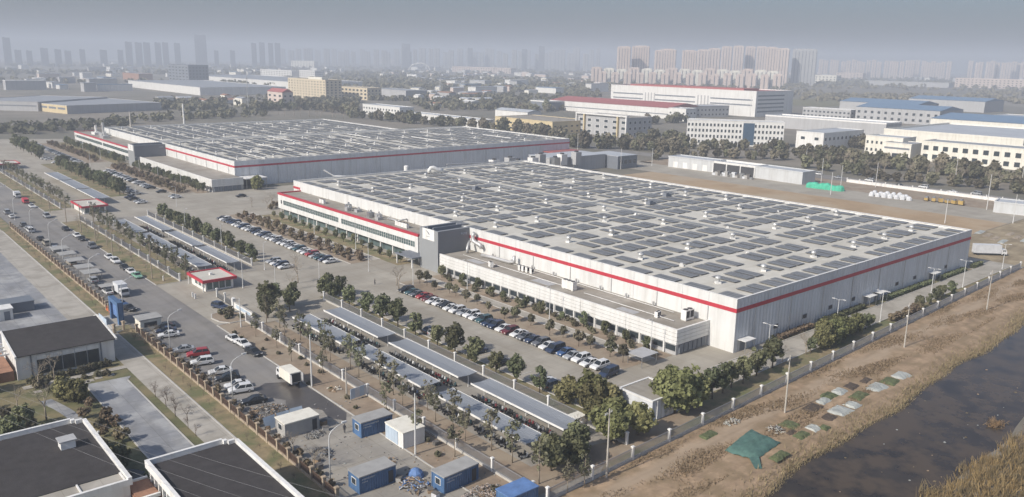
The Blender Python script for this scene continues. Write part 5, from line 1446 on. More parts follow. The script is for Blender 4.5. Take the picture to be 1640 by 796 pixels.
for i in range(5): ubox('window', 'window_glass', t, hx0 + 3.4 + i * 2.25, hy0 + .2, .5, hx0 + 5.5 + i * 2.25, hy0 + .296, 3.4); ubox('window_head', 'trim_white', t, hx0 + 3.4 + i * 2.25, hy0 + .18, 3.5, hx0 + 5.5 + i * 2.25, hy0 + .296, 4.4)
for x in (hx0 + 2.3, hx1 - 2.9): ubox('downpipe', 'dark_wall', t, x, hy0 + .14, 0, x + .25, hy0 + .294, 4.7)
t = thing('pergola', 'white timber frame by the left gable of the pitched house', 'pergola', (0, 0, 0))
for i in range(5): ubox('beam', 'trim_white', t, 21.0, 177.5 + i * 2.4, 4.2, 23.7, 177.75 + i * 2.4, 4.5)
ubox('brick_base', 'brick_red', t, 20.8, 174.0, 0, 23.6, 188.5, 2.0)
for y in (177, 187.5): ubox('post', 'trim_white', t, 21.0, y, 2.0, 21.25, y + .25, 4.2)
fence('iron swing gate standing open beside the pitched house', (44.0, 190.3), (48.6, 192.6), 2.4, PIER, 1.3, 'steel', 'steel', .15, name='swing_gate', step=.3)
g = G(5, 512); t = thing('white_shed', 'low white shed at the yard edge behind the pitched house', 'shed', (g.x - 8, g.y - 1, 0))
ubox('wall', 'wall_white', t, 0, 0, 0, 10.0, 4.0, 2.6); ubox('roof', 'trim_white', t, -.2, -.2, 2.6, 10.2, 4.2, 2.8); ubox('door', 'dark_wall', t, 8.2, -.06, .05, 9.4, -.004, 2.1)
g = G(52, 492); t = thing('dark_yard_block', 'dark blue block for the dark blue patch on the pale yard', 'container', (g.x - 9, g.y - 3, 0)); ubox('wall', 'dark_wall', t, 0, 0, .1, 9.0, 5.5, 2.4); ubox('roof', 'tower_dark', t, -.1, -.1, 2.4, 9.1, 5.6, 2.55)  # raised block stands in for a dark blue patch on the yard
g = G(443, 652 + 0)
t = thing('garden_lamp', 'white garden lamp on the lawn beside the flat roofed house', 'lamp', (28.6, 134.0, 0)); b = MB(); b.cyl(0, 0, 0, 2.6, .05, n=6); b.build('pole', 'trim_white', t); b = MB(); b.lathe(0, 0, [(2.6, .05), (2.8, .16), (3.0, .16), (3.1, .03)], 8); b.build('lamp_head', 'lamp_lens', t)
b = MB(); b.lathe(0, 0, [(0, .9), (.5, .8), (.8, .45), (.95, .05)], 7); tag(b.build('garden_rock', 'cream_wall', None, (25.6, 142.6, .0)), 'pale ornamental rock on the lawn', 'rock')

# ------------------------------------------------------------------ vegetable plots, nets and litter on the river bank
def patch(name, label, cat, cx, cy, L, W, rz, m, group=None, h=.22, seed=1, tent=False):
    rg = np.random.default_rng(seed)
    nx_, ny_ = 9, 6
    b = MB()
    for i in range(nx_):
        for j in range(ny_):
            u, v = i / (nx_ - 1) - .5, j / (ny_ - 1) - .5
            edge = 1 - max(abs(u), abs(v)) * 2
            z = .16 + (h * min(1, edge * 3) if not tent else h * (1 - abs(v) * 1.7)) + rg.uniform(-.05, .07)
            if edge <= 0: z = .02
            b.v.append((u * L + rg.uniform(-.12, .12), v * W + rg.uniform(-.12, .12), z))
    for i in range(nx_ - 1):
        for j in range(ny_ - 1): b.f.append((i * ny_ + j, (i + 1) * ny_ + j, (i + 1) * ny_ + j + 1, i * ny_ + j + 1)); b.m.append(0)
    o = b.build(name, m, None, (cx, cy, .05)); o.rotation_euler = (0, 0, rz)
    return tag(o, label, cat, group)
film = ('film_covered_bed', 'pale plastic film over a vegetable bed on the river bank', 'vegetable bed')
for i, (cx, cy, L, W) in enumerate(((153.4, 67.4, 5.2, 3.2), (163.4, 67.2, 4.6, 3.0), (138.7, 70.6, 3.4, 2.0), (137.0, 66.3, 4.6, 3.4), (141.3, 66.2, 3.0, 2.6), (145.6, 71.0, 3.6, 2.4), (126.3, 65.6, 2.6, 2.4))):
    patch('film_covered_bed', 'pale plastic film stretched over a vegetable bed on the river bank', 'vegetable bed', cx, cy, L, W, .05, 'film_white', 'film covered beds on the river bank', .2, i, i % 2 == 0)
for i, (cx, cy, L, W) in enumerate(((124.2, 68.8, 3.4, 3.2), (158.6, 67.2, 4.4, 3.2), (141.9, 71.3, 3.6, 2.4), (146.6, 67.6, 5.0, 2.4), (122.2, 65.4, 3.6, 2.0), (112.4, 63.6, 4.4, 1.8), (109.6, 75.4, 4.0, 2.0), (128.0, 64.4, 2.0, 1.6))):
    patch('vegetable_bed', 'bed of low green vegetables on the river bank', 'vegetable bed', cx, cy, L, W, .05, 'crop_green', 'green vegetable beds', .16, 20 + i)
for i, (cx, cy, L, W) in enumerate(((132.7, 66.0, 3.0, 2.6), (149.8, 70.9, 4.0, 2.4), (121.6, 67.0, 2.6, 1.2), (134.2, 70.2, 4.4, 2.6), (155.0, 70.4, 3.6, 1.8))):
    patch('dug_bed', 'freshly dug dark bed on the river bank', 'vegetable bed', cx, cy, L, W, .05, 'crop_dark', 'dug dark beds', .10, 40 + i)
# the green net
b = MB()
rg = np.random.default_rng(9)
q = [Vector((106.6, 70.1)), Vector((116.9, 71.9)), Vector((116.5, 66.0)), Vector((107.8, 65.0))]
n_ = 10
for i in range(n_ + 1):
    for j in range(n_ + 1):
        p = q[0].lerp(q[1], i / n_).lerp(q[3].lerp(q[2], i / n_), j / n_)
        e = min(i, n_ - i, j, n_ - j)
        b.v.append((p.x + rg.uniform(-.1, .1), p.y + rg.uniform(-.1, .1), .10 + (.40 if e > 0 else .03) + .30 * abs(math.sin(i * 1.1 + j * .6)) * (e > 0) + (.45 if j in (5,) and 2 < i < 9 else 0) + rg.uniform(0, .18)))
for i in range(n_):
    for j in range(n_): k = i * (n_ + 1) + j; b.f.append((k, k + 1, k + n_ + 2, k + n_ + 1)); b.m.append(0)
k = len(b.v); b.v += [(107.4, 66.0, .5), (109.0, 65.2, .5), (106.4, 62.9, .15), (105.4, 63.5, .2)]; b.f.append((k, k + 3, k + 2, k + 1)); b.m.append(0)
tag(b.build('green_net', 'net_green', smooth=True), 'large blue green net spread over beds at the river bank', 'net')
heap('rubble_pile', 'pale rubble and rags between the net and the beds', 120.2, 69.2, 1.8, 1.4, .5, ['film_white', 'pole_concrete', 'crop_dark'], 60, 12, .5)
heap('rubble_pile', 'pale broken concrete by a fence post above the net', 117.0, 75.9, 2.0, 1.0, .5, ['film_white', 'pole_concrete'], 50, 13, .5)
# bank grass, reeds and floating litter: uncountable
def blades(name, label, pts, hgt, m, seed, w=.05, tilt=.35):
    rg = np.random.default_rng(seed)
    P = np.array(pts); n = len(P)
    hh = hgt * rg.uniform(.45, 1.2, n)
    a = rg.uniform(0, 2 * np.pi, n)
    dx, dy = np.cos(a), np.sin(a)
    tp = P + np.stack([rg.normal(0, tilt, n) * hh, rg.normal(0, tilt, n) * hh, hh], 1)
    ww = w * rg.uniform(.7, 1.6, n)
    off = np.stack([dx * ww, dy * ww, np.zeros(n)], 1)
    Q = np.stack([P - off, P + off, tp + off * .35, tp - off * .35], 1)
    o = put(name, quads_mesh(name, m, Q)); o['kind'] = 'stuff'; o['label'] = label; o['category'] = 'grass'
    return o
pts = []
for _ in range(9000):
    x = rnd.uniform(84, 262); yy = 60.2 + shear(x) + wob(x, 1) + abs(rnd.gauss(0, 1.5))
    pts.append((x, yy, min(0, -1.9 + (yy - 59.2 - shear(x) - wob(x, 1)) * .40) + .02))
blades('bank_grass_blades', 'dry yellow grass fringing the river water', pts, .65, 'dry_blade', 1, .05)
pts = []
while len(pts) < 15000:
    x = rnd.uniform(80, 270); y = rnd.uniform(66 + shear(x), fence_y(x) - .6)
    if math.sin(x * .21 + 1.3 * math.sin(y * .5)) + math.sin(y * .9 + x * .07) + rnd.uniform(-.8, .8) > .6: pts.append((x, y, .04))
blades('field_grass_blades', 'tufts of dry weeds over the dirt field', pts, .38, 'dry_blade', 2, .07, .6)
pts = []
while len(pts) < 20000:
    x = rnd.uniform(104, 190); y = rnd.uniform(22, 46)
    lim = 43.2 - max(0, 117 - x) * .6 - max(0, x - 124) * .07 + .9 * math.sin(x * .43) + .6 * math.sin(x * 1.1)
    if y < lim + rnd.uniform(-.5, .8): pts.append((x, y, max(-1.05, -max(0, (y - shear(x) - 38.5)) * .22)))
blades('reed_bed', 'dense dry reeds along the near river bank', pts, 1.45, 'reed', 3, .06, .38)
for (x, y, s) in ((149.5, 40.4, 1.1), (145.0, 39.4, .8), (154.0, 40.6, .9)): tree('twiggy', x, y, 'bare bush standing among the near bank reeds', 'bare bushes among the reeds', s, cat='bush', z=-.2)
g = G(1593, 680, -1.0); pts = [(g.x + rnd.gauss(0, .8), g.y + rnd.gauss(0, .6), -1.05) for _ in range(130)]
o = blades('reed_clump', 'dry reed clump standing out in the river', pts, 1.0, 'reed', 4, .06, .7)
b = MB()
rg = np.random.default_rng(6)
for _ in range(75):
    p = G(rg.uniform(1240, 1640), rg.uniform(590, 796), -1.0)
    if not (43 + shear(p.x) < p.y < 59 + shear(p.x)): continue
    s = rg.uniform(.06, .26); a = rg.uniform(0, 3.1)
    b.mi = int(rg.integers(0, 3))
    b.slab([(p.x + s * k * math.cos(a + w_), p.y + s * k2 * math.sin(a + w_)) for k, k2, w_ in ((1.6, 1, 0), (1, 1.2, 1.5), (1.5, .8, 3.1), (1, 1, 4.6))], -1.06, -1.0)
o = b.build('floating_litter', ['film_white', 'dry_blade', 'wood_litter']); o['kind'] = 'stuff'; o['label'] = 'small pale litter and twigs floating on the river'; o['category'] = 'litter'

# ------------------------------------------------------------------ trees of the site
def row(kind, pts, label, group, s=1.0, js=.0, cat='tree', sz=None):
    for (x, y) in pts: tree(kind, x + rnd.uniform(-js, js), y + rnd.uniform(-js, js), label, group, s, cat=cat, sz=sz)
row('round', [(124.7, 185.2), (125.2, 182.0), (124.1, 176.5), (125.8, 171.8), (125.4, 168.4), (124.3, 162.4), (125.3, 158.9), (123.8, 152.7), (122.9, 145.7), (123.9, 142.5), (124.8, 137.7), (123.1, 129.4), (124.4, 126.9), (123.3, 120.7), (124.5, 117.7), (124.1, 111.5), (124.1, 107.7)],
    'clipped round tree on the soil strip behind the long car row', 'round trees behind the long car row', 1.0, .3)
row('camphor', [(97.6, 183.6), (98.7, 177.4), (98.6, 169.6), (98.5, 161.8), (99.2, 156.3), (98.8, 148.7), (98.6, 139.6), (98.9, 133.2), (98.5, 126.0), (98.8, 119.0)], 'dense evergreen in the row between shelters and car park', 'evergreens between shelters and car park', 1.05, .4)
row('camphor', [(98.9, 113.2), (99.2, 106.6)], 'slim evergreen before the white car under the trees', 'slim evergreens at the row end', .95, .2)
row('olive', [(99.8, 99.6), (100.2, 94.2), (101.8, 96.0), (97.6, 90.8), (99.9, 87.2), (103.6, 92.4)], 'bushy olive green tree clustered beside the white store building', 'trees beside the white store', 1.12, .4)
row('large', [(94.8, 84.2)], 'broad olive green tree at the inner fence corner', None, .74)
row('olive', [(100.2, 83.0)], 'leafy evergreen leaning to the wall of the white store', None, 1.05)
row('large', [(112.6, 84.6), (117.0, 84.2)], 'large dense evergreen against the river fence beside the white store', 'large evergreens beside the white store', .98, .3)
row('camphor', [(122.8, 84.4), (126.5, 84.8), (130.2, 85.2), (134.0, 85.4), (140.2, 85.8), (146.5, 86.0)], 'evergreen in the clump along the fence past the large pair', 'evergreens along the fence past the large pair', 1.0, .4)
row('dark', [(80.4, 83.0), (84.6, 82.6), (87.2, 84.2)], 'dark dense evergreen at the corner of the shelter yard', 'dark evergreens at the yard corner', .88, .3)
row('bare', [(90.8, 87.8), (151.0, 86.6), (159.2, 86.4), (141.5, 88.6)], 'bare pale tree beside the river fence', 'bare trees beside the river fence', .8, .3)
row('large', [(166.4, 86.0), (170.4, 86.4), (174.6, 86.4), (178.6, 86.8), (182.4, 87.0)], 'tree in the clipped dense block beside the river road', 'trees of the dense block by the river road', .60, .2, sz=1.1)
row('camphor', [(161.0, 86.0), (187.0, 86.4), (189.5, 86.6)], 'small evergreen flanking the dense block by the river road', 'small evergreens flanking the dense block', .75, .3)
row('brown_shrub', [(198 + 2.0 * i, 85.2) for i in range(9)], 'brownish shrub in the line between lamps and river fence', 'shrubs between river road and fence', .95, .3, 'shrub')
row('camphor', [(214.0, 86.0), (220.6, 86.2), (230.0, 86.6), (234.4, 86.2), (226.0, 86.4)], 'small dark tree behind the river railing', 'small trees behind the river railing', .62, .3)
# hedges at the hall's foot
for (x0, x1) in ((163, 178), (181, 203.5), (214.5, 243.5), (249.5, 268), (273, 281)):
    rg = np.random.default_rng(int(x0)); n = int((x1 - x0) * 90)
    P = np.stack([rg.uniform(x0, x1, n), rg.uniform(94.7, 96.1, n), rg.uniform(.15, 1.25, n)], 1)
    o = put('hedge', quads_mesh('hedge', 'leaf_brown' if x0 < 180 else 'leaf_dark', leaf_quads(P, np.tile([0, -.3, .8], (n, 1)), .2, rg)))
    tag(o, 'clipped low hedge at the foot of the river side wall', 'hedge', 'hedges at the foot of the river side wall')
# planting before the low wing and the red wing
row('camphor', [(133.6, y) for y in (186, 177.5, 171, 163, 158, 150, 143, 136, 129, 123, 116.5, 109.5)], 'slim evergreen planted along the low white wing', 'evergreens along the low white wing', .56, .7)
row('shrub', [(132.6 + (i % 3) * 1.1, 106 + i * 2.1) for i in range(39)], 'low shrub at the foot of the low white wing', 'shrubs at the foot of the low wing', .8, .5, 'shrub')
row('camphor', [(134.3, y) for y in range(209, 304, 6)], 'slim evergreen planted along the red coped wing', 'evergreens along the red coped wing', .56, .7)
row('brown_shrub', [(125.2 + (i % 2) * 1.6, 218 + i * 3.4) for i in range(28)], 'brown leaved shrub on the strip before the red coped wing', 'brown shrubs before the red coped wing', 1.05, .5, 'shrub')
row('brown_shrub', [(122.2 + (i % 2) * .8, 220 + i * 4.6) for i in range(20)], 'brown leaved shrub on the strip before the red coped wing', 'brown shrubs before the red coped wing', .8, .5, 'shrub')
row('bare', [(117.2, 183.8), (118.6, 187.0)], 'bare tree at the head of the long car row', 'bare trees at the head of the long car row', .95)
row('bare', [(104.0, 219.5), (98.4, 205.4), (94.0, 200.5), (82.5, 192), (139.5, 318.0), (143.0, 321.0), (136.0, 326.0)], 'bare tree beside the open forecourt', 'bare trees round the forecourt', .95, .4)
row('camphor', [(99.4, 190.4), (101.4, 187.8), (96.8, 188.6), (84.0, 188.4), (87.4, 186.8), (85.0, 182.6), (80.4, 186.0), (78.2, 181.2)], 'tall evergreen at the corner of the gate road', 'evergreens at the gate road corner', 1.15, .4)
row('camphor', [(98.4 + (i % 2) * .8, 236 + i * 4.7) for i in range(20)], 'dense evergreen in the row past the gate road', 'evergreens past the gate road', .92, .4)
# street trees of the near yard, thin and tall
row('street', [(75.6, 81.7), (76.8, 88.5), (77.2, 94.0), (76.0, 99.6), (77.4, 104.4), (76.2, 109.0), (77.6, 113.6), (76.0, 118.4), (77.0, 123.4), (77.8, 129.0), (76.4, 134.4), (77.4, 140.0), (76.2, 145.6), (77.2, 151.0), (76.4, 156.6), (77.4, 162.0), (76.0, 167.2), (77.2, 172.6), (76.6, 177.4)],
    'thin leafy tree between street railing and near shelters', 'thin trees between railing and near shelters', 1.0, .4)
row('street', [(77.2, 77.4), (80.4, 76.2), (71.2, 96.2), (70.6, 105.6), (70.9, 117.0), (71.0, 140.2), (70.0, 150.5), (71.2, 160.0), (70.2, 170.0)], 'thin sapling on the soil verge of the near street', 'saplings on the near soil verge', .9, .5)
row('street', [(75.4 + (i % 2) * 1.4, 229 + i * 4.1) for i in range(26)], 'thin leafy tree on the verge between the gatehouses', 'thin trees between the gatehouses', .92, .5)
row('bare', [(69.2 + (i % 3) * 1.0, 230 + i * 4.4) for i in range(24)], 'bare sapling on the dry street verge past the gate', 'bare saplings on the dry verge', .62, .5)
row('street', [(75.4 + (i % 2) * 1.4, 366 + i * 5.5) for i in range(26)], 'thin leafy tree on the verge past the second gatehouse', 'thin trees past the second gatehouse', .92, .6)
row('bare', [(69.2 + (i % 3) * 1.0, 364 + i * 5.6) for i in range(26)], 'bare sapling on the verge past the second gatehouse', 'bare saplings past the second gatehouse', .62, .5)
row('shrub', [(69 + rnd.uniform(-2, 3), 84 + i * 4.8) for i in range(20)], 'low scrub on the near soil verge', 'scrub on the near soil verge', .5, .5, 'shrub')
# second hall: clumps by its car park and wings
row('camphor', [(101.2 + (i % 2) * 2.2, 386 + i * 3.6) for i in range(33)], 'dense evergreen in the belt beside the far car park', 'evergreens beside the far car park', 1.1, .5)
row('camphor', [(101.2 + (i % 2) * 2.6, 546 + i * 6.0) for i in range(16)], 'evergreen in the belt at the far street bend', 'evergreens at the far street bend', 1.2, .8)
row('brown_shrub', [(124 + (i % 3) * 2.2, 378 + i * 2.6) for i in range(42)], 'brown leaved shrub on the strip before the second hall', 'brown shrubs before the second hall', 1.1, .6, 'shrub')
row('camphor', [(133.2, 374 + i * 4.6) for i in range(23)], 'evergreen planted along the far low wing', 'evergreens along the far low wing', .8, .7)
row('camphor', [(133.2, 497 + i * 5.0) for i in range(28)], 'evergreen planted along the far red wing', 'evergreens along the far red wing', .8, .7)
row('brown_shrub', [(123 + (i % 2) * 3, 516 + i * 4) for i in range(30)], 'brown shrub on the strip of the farthest car park', 'brown shrubs of the farthest car park', 1.1, .6, 'shrub')
row('bare', [(126 + (i % 2) * 3, 376 + i * 7) for i in range(16)], 'bare sapling on the strip before the second hall', 'bare saplings before the second hall', .75, .6)
row('large', [(157.0, 368.0)], 'spreading grey green tree before the gable of the far low wing', None, .66)
row('brown_shrub', [(140 + i * 3.0, 316 + (i % 2) * 2) for i in range(6)], 'brown hedge shrub at the lane mouth between the halls', 'hedge shrubs at the lane mouth', 1.2, .4, 'shrub')
# campus garden
row('twiggy', [(42.6, 152.0), (42.2, 149.0), (42.8, 146.2), (42.2, 143.6), (42.6, 141.0), (42.0, 138.4), (42.6, 135.6), (42.2, 132.8), (42.0, 128.8)], 'bare shrub between the plaza and the campus path', 'bare shrubs beside the plaza', .85, .4)
row('bare', [(30.0, 169.4), (26.8, 166.6), (21.5, 158), (18, 166), (24.0, 150.6)], 'bare spreading tree on the campus lawn', 'bare trees on the campus lawn', .95, .5)
row('olive', [(28.6, 158.2), (30.6, 155.4)], 'yellowish bushy tree on the campus lawn', 'yellowish trees on the campus lawn', .85, .4)
row('brown_shrub', [(31.4, 151.0), (29.8, 147.6), (31.8, 144.2), (33.0, 141.6), (30.6, 138.0), (31.8, 133.8)], 'russet shrub beside the plaza edge', 'russet shrubs at the plaza edge', .95, .5, 'shrub')
row('shrub', [(26 + i * 1.7, 170.8 + .5 * math.sin(i)) for i in range(9)] + [(36.5, 166.4), (38.2, 166.0), (34.6, 166.9)], 'clipped shrub below the pitched house wall', 'shrubs below the pitched house', .8, .4, 'shrub')
row('dark', [(20.4, 149.5), (17.2, 143.0), (21.6, 139.6), (14.5, 152.5), (12.0, 160.0), (18.4, 171.0), (29.0, 124.6), (31.2, 114.6)], 'dark evergreen in the shaded garden of the flat roofed houses', 'dark evergreens in the garden', .68, .5)
row('shrub', [(rnd.uniform(15, 32), rnd.uniform(134, 170)) for _ in range(26)], 'low garden shrub on the campus lawn', 'garden shrubs on the lawn', 1.0, .3, 'shrub')
row('twiggy', [(48.6 + rnd.uniform(-.8, .8), 96 + i * 4.4) for i in range(22)], 'leafless shrub along the grass of the brick pier wall', 'leafless shrubs along the brick pier wall', .42, .3, 'shrub')
row('brown_shrub', [(51.6 + rnd.uniform(-.3, .3), 100 + i * 3.7) for i in range(24)], 'straggling brown bush inside the brick pier wall', 'brown bushes inside the brick pier wall', .62, .3, 'shrub')
row('bare', [(51.8, y) for y in (106, 113.5, 147, 156, 164, 180)], 'bare sapling inside the brick pier wall', 'bare saplings inside the brick pier wall', .7, .3)
row('twiggy', [(48.4 + rnd.uniform(-.6, .6), 209 + i * 5.2) for i in range(24)], 'leafless shrub on the strip past the blue gate', 'leafless shrubs past the blue gate', .5, .3, 'shrub')
row('twiggy', [(50.0 + rnd.uniform(-1, 1), 186 - i * 1.9) for i in range(7)], 'tangled bare bush behind the guard hut', 'bare bushes behind the guard hut', .75, .3, 'shrub')

# ------------------------------------------------------------------ small white store by the river fence
t = thing('white_store', 'small white flat roofed store between the trees by the river fence', 'building', (0, 0, 0))
b = MB(); b.box(106.0, 84.9, 0, 114.2, 92.8, 3.7); b.build('wall', 'wall_sheet_x', t)
ubox('roof', 'gravel_roof', t, 106.3, 85.2, 3.7, 113.9, 92.5, 3.86)
b = MB(); b.box(105.9, 84.8, 3.7, 106.29, 92.9, 4.0); b.box(113.91, 84.8, 3.7, 114.3, 92.9, 4.0); b.box(106.29, 84.8, 3.7, 113.91, 85.19, 4.0); b.box(106.29, 92.51, 3.7, 113.91, 92.9, 4.0); b.build('parapet', 'trim_white', t)
for x in (107.2,): ubox('downpipe', 'trim_white', t, x, 84.7, 0, x + .15, 84.89, 3.7)
t = thing('switch_box', 'white metal switch box behind the last bicycle shelter', 'box', (94.0, 92.0, 0)); ubox('casing', 'trim_white', t, -1.6, -.9, .1, 1.6, .9, 2.0); ubox('lid', 'cream_wall', t, -1.8, -1.1, 2.0, 1.8, 1.1, 2.15)

# ------------------------------------------------------------------ buildings behind the site
_win = {}
def window_mesh(fr, gl):
    if (fr, gl) not in _win:
        b = MB(); b.box(-.5, -.06, 0, .5, .0, 1.0); b.mi = 1; b.box(-.42, -.075, .07, .42, -.061, .93); _win[(fr, gl)] = b.mesh('window', [fr, gl])
    return _win[(fr, gl)]

def block(name, label, A, B, h, depth, wall='wall_white', roofm='roof_sheet_pale', group=None, at_top=True, snap=False, win=None, parapet=.6, strips=None, roof='flat', ridge=3.0, band=None, cat='building', sidewin=True):
    """building from the two ends of its front (pixels of the eaves, or of the foot), its height and depth"""
    a = G(A[0], A[1], h if at_top else 0); c = G(B[0], B[1], h if at_top else 0)
    a.z = c.z = 0
    if snap:   # front squared up to the grid of the district: both ends on the plane x = const through the right hand corner
        dd = FWD + (A[0] - PW / 2) / FPX * RT - (A[1] - PH / 2) / FPX * UP
        a = Vector((c.x, dd[1] / dd[0] * c.x, 0))
    d = c - a; L = d.length; ux = d / L
    rz = math.atan2(ux.y, ux.x)
    # front runs left to right as seen from the camera: local +y points away from it
    t = thing(name, label, cat, (a.x, a.y, 0), rz, group)
    b = MB(); b.box(0, 0, 0, L, depth, h - (0 if roof != 'flat' else parapet)); w = b.build('wall', wall, t)
    if roof == 'flat':
        ubox('roof', roofm, t, .5, .5, h - parapet, L - .5, depth - .5, h - parapet + .2)
        pb = MB(); pb.box(-.15, -.15, h - parapet, .5, depth + .15, h); pb.box(L - .5, -.15, h - parapet, L + .15, depth + .15, h); pb.box(.5, -.15, h - parapet, L - .5, .5, h); pb.box(.5, depth - .5, h - parapet, L - .5, depth + .15, h)
        pb.build('parapet', wall if band is None else band, t)
    else:
        b = MB()
        if roof == 'gable_x': b.loft([[(-.4, -.5, h), (-.4, depth / 2, h + ridge), (-.4, depth + .5, h)], [(L + .4, -.5, h), (L + .4, depth / 2, h + ridge), (L + .4, depth + .5, h)]])
        else: b.loft([[(-.4, -.5, h), (L / 2, -.5, h + ridge), (L + .4, -.5, h)], [(-.4, depth + .5, h), (L / 2, depth + .5, h + ridge), (L + .4, depth + .5, h)]])
        b.build('roof', roofm, t)
    if win:
        nc, nr, z0, ww, wh, fr, gl = win
        wm = window_mesh(fr, gl)
        fl = (h - z0 - parapet) / nr
        for r in range(nr):
            for k in range(nc):
                put('window', wm, w, ((k + .5) * L / nc, -.005, z0 + r * fl), 0, (L / nc * ww, 1, fl * wh))
        if sidewin and depth > 6:
            ns_ = max(1, int(depth / 6))
            for r in range(nr):
                for k in range(ns_): put('window', wm, w, (L + .005, (k + .5) * depth / ns_, z0 + r * fl), PI / 2, (depth / ns_ * .45, 1, fl * wh))
    for (x0, x1, z0, z1, m) in strips or (): ubox('window_strip', m, w, x0 * L, -.12, z0, x1 * L, -.004, z1)
    return t, w, L

W_ = ('trim_white', 'window_glass')
block('office_block', 'cream four storey office block with window grid behind the yard trees', (1101, 191), (1257, 196), 19.0, 14, 'wall_white', win=(26, 4, 1.2, .60, .58, 'wall_white', 'window_glass'), strips=((.585, .70, 1.0, 17.5, 'blue_glass'),))
block('yellow_workshop', 'yellow two storey workshop behind the second hall', (793, 187), (885, 195), 11.0, 46, snap=True, wall='yellow_wall', roofm='gravel_roof', win=(12, 2, 1.4, .62, .34, 'yellow_wall', 'window_glass'))
t, w, L = block('framed_office', 'grey three storey office with a projecting frame beside the yellow workshop', (925, 182), (1006, 189), 16.5, 30, snap=True, wall='grey_wall', roofm='gravel_roof', win=(6, 3, 1.4, .5, .52, 'trim_white', 'window_glass'))
for x in (0, .16, .82, .985): ubox('frame_column', 'wall_white' if x in (0, .985) else 'yellow_wall', w, x * L - .3, -2.0, 0, x * L + .9, -.3, 17.0)
ubox('frame_beam', 'wall_white', w, -.3, -2.05, 17.0, L + .6, 1.0, 18.2)
block('white_workshop', 'small white gabled workshop behind the yellow workshop', (793, 178), (845, 180), 12, 18, snap=True, wall='wall_white', roofm='roof_sheet_pale', roof='gable_x', ridge=2)
block('red_roof_warehouse', 'long low white warehouse with a red roof', (881, 162), (1071, 173), 12.0, 62, snap=True, wall='wall_white', roofm='red_roof', roof='gable_x', ridge=4.5, strips=((.0, 1.0, 4.6, 5.6, 'dark_wall'),))
block('warehouse_porch', 'open white porch at the end of the red roofed warehouse', (850, 160), (880, 162), 12.0, 40, snap=True, wall='dark_wall', roofm='roof_sheet_pale', parapet=1.6, band='wall_white')
block('warehouse_office', 'white office at the near end of the red roofed warehouse', (1071, 171), (1099, 174), 13.5, 18, snap=True, wall='wall_white', win=(4, 2, 1.5, .4, .35) + W_)
t, w, L = block('red_roof_factory', 'tall white factory with long window strips and red roof', (979, 137), (1212, 146), 30.0, 80, snap=True, wall='wall_white', roofm='red_roof', parapet=1.2, strips=[(a, c, z, z + 1.6, 'dark_wall') for a, c in ((.02, .25), (.34, .62), (.72, .98)) for z in (12.5, 18.5)] + [(a + k * .022, a + k * .022 + .008, 8, 22, 'grey_wall') for a in (.265, .635) for k in range(4)])
ubox('red_ridge', 'red_roof', t, L * .12, 8, 28.9, L * .9, 40, 31.8)
for k in range(5): ubox('side_strip', 'dark_wall', w, L + .01, 4, 5 + k * 4.6, L + .12, 60, 6.6 + k * 4.6)
block('grey_annex', 'grey two storey annex before the tall red roofed factory', (1104, 170), (1168, 169), 13.0, 26, 'grey_wall', win=(11, 2, 2, .42, .4) + ('grey_wall', 'window_glass'))
block('stair_block', 'narrow white stair block at the corner of the tall factory', (1192, 153), (1204, 154), 24.0, 12, 'wall_white', win=(2, 5, 2, .4, .4) + W_)
block('long_shed', 'long grey shed with a white roof edge behind the cream office block', (1226, 186), (1420, 197), 12.0, 30, snap=True, wall='grey_wall', roofm='roof_sheet_pale', band='trim_white', parapet=1.4)
block('white_front_shed', 'white fronted shed with grey side beside the cream office block', (1276, 211), (1320, 213), 13.0, 60, snap=True, wall='wall_white', roofm='roof_sheet_pale', win=(2, 1, 7, .35, .45) + W_)
block('two_storey_block', 'pale grey two storey block left of the blue roofed factory', (1286, 173), (1363, 176), 11.5, 16, snap=True, wall='grey_wall', win=(12, 2, 1.5, .6, .5, 'grey_wall', 'window_glass'), band='trim_white')
block('blue_roof_factory', 'grey factory with blue ridged roofs', (1371, 174), (1506, 178), 15.5, 60, snap=True, wall='grey_wall', roofm='roof_sheet_blue', roof='gable_x', ridge=4.0, win=(12, 2, 2.5, .45, .5, 'grey_wall', 'window_glass'))
block('blue_roof_factory', 'blue roofed hall just behind the grey blue roofed factory', (1345, 166), (1470, 168), 15.5, 60, snap=True, wall='grey_wall', roofm='roof_sheet_blue', roof='gable_x', ridge=4)
block('blue_roof_factory', 'wide blue roofed hall at the right of the blue roof group', (1455, 160), (1578, 163), 15, 70, snap=True, wall='grey_wall', roofm='roof_sheet_blue', roof='gable_x', ridge=4)
block('cream_plant', 'cream plant hall with a dark window strip beside the far road', (1578, 180), (1700, 192), 13.5, 60, snap=True, wall='cream_wall', roofm='roof_sheet_pale', strips=((.02, .98, 7.0, 8.2, 'dark_wall'),))
# cream complex at the right edge
block('cream_office', 'cream two storey front building with tall windows at the yard road', (1477, 226), (1660, 240), 13.4, 22, snap=True, wall='cream_wall', roofm='roof_sheet_grey', win=(11, 2, 1.5, .62, .62, 'cream_wall', 'window_glass'))
block('cream_wing', 'cream low wing with a projecting porch left of the front building', (1387, 218), (1447, 221), 13.0, 20, snap=True, wall='cream_wall', roofm='roof_sheet_pale', win=(8, 2, 2, .5, .45, 'cream_wall', 'window_glass'))
block('cream_porch', 'cream porch block with one dark window strip', (1415, 228), (1460, 231), 10.5, 22, snap=True, wall='cream_wall', roofm='roof_sheet_grey', strips=((.05, .95, 6.3, 7.5, 'dark_wall'), (.35, .6, .2, 3.5, 'window_glass')))
block('cream_hall', 'cream hall with a wide blue grey roof behind the front building', (1416, 207), (1640, 222), 14.5, 120, snap=True, wall='cream_wall', roofm='roof_sheet_pale', parapet=1.5)
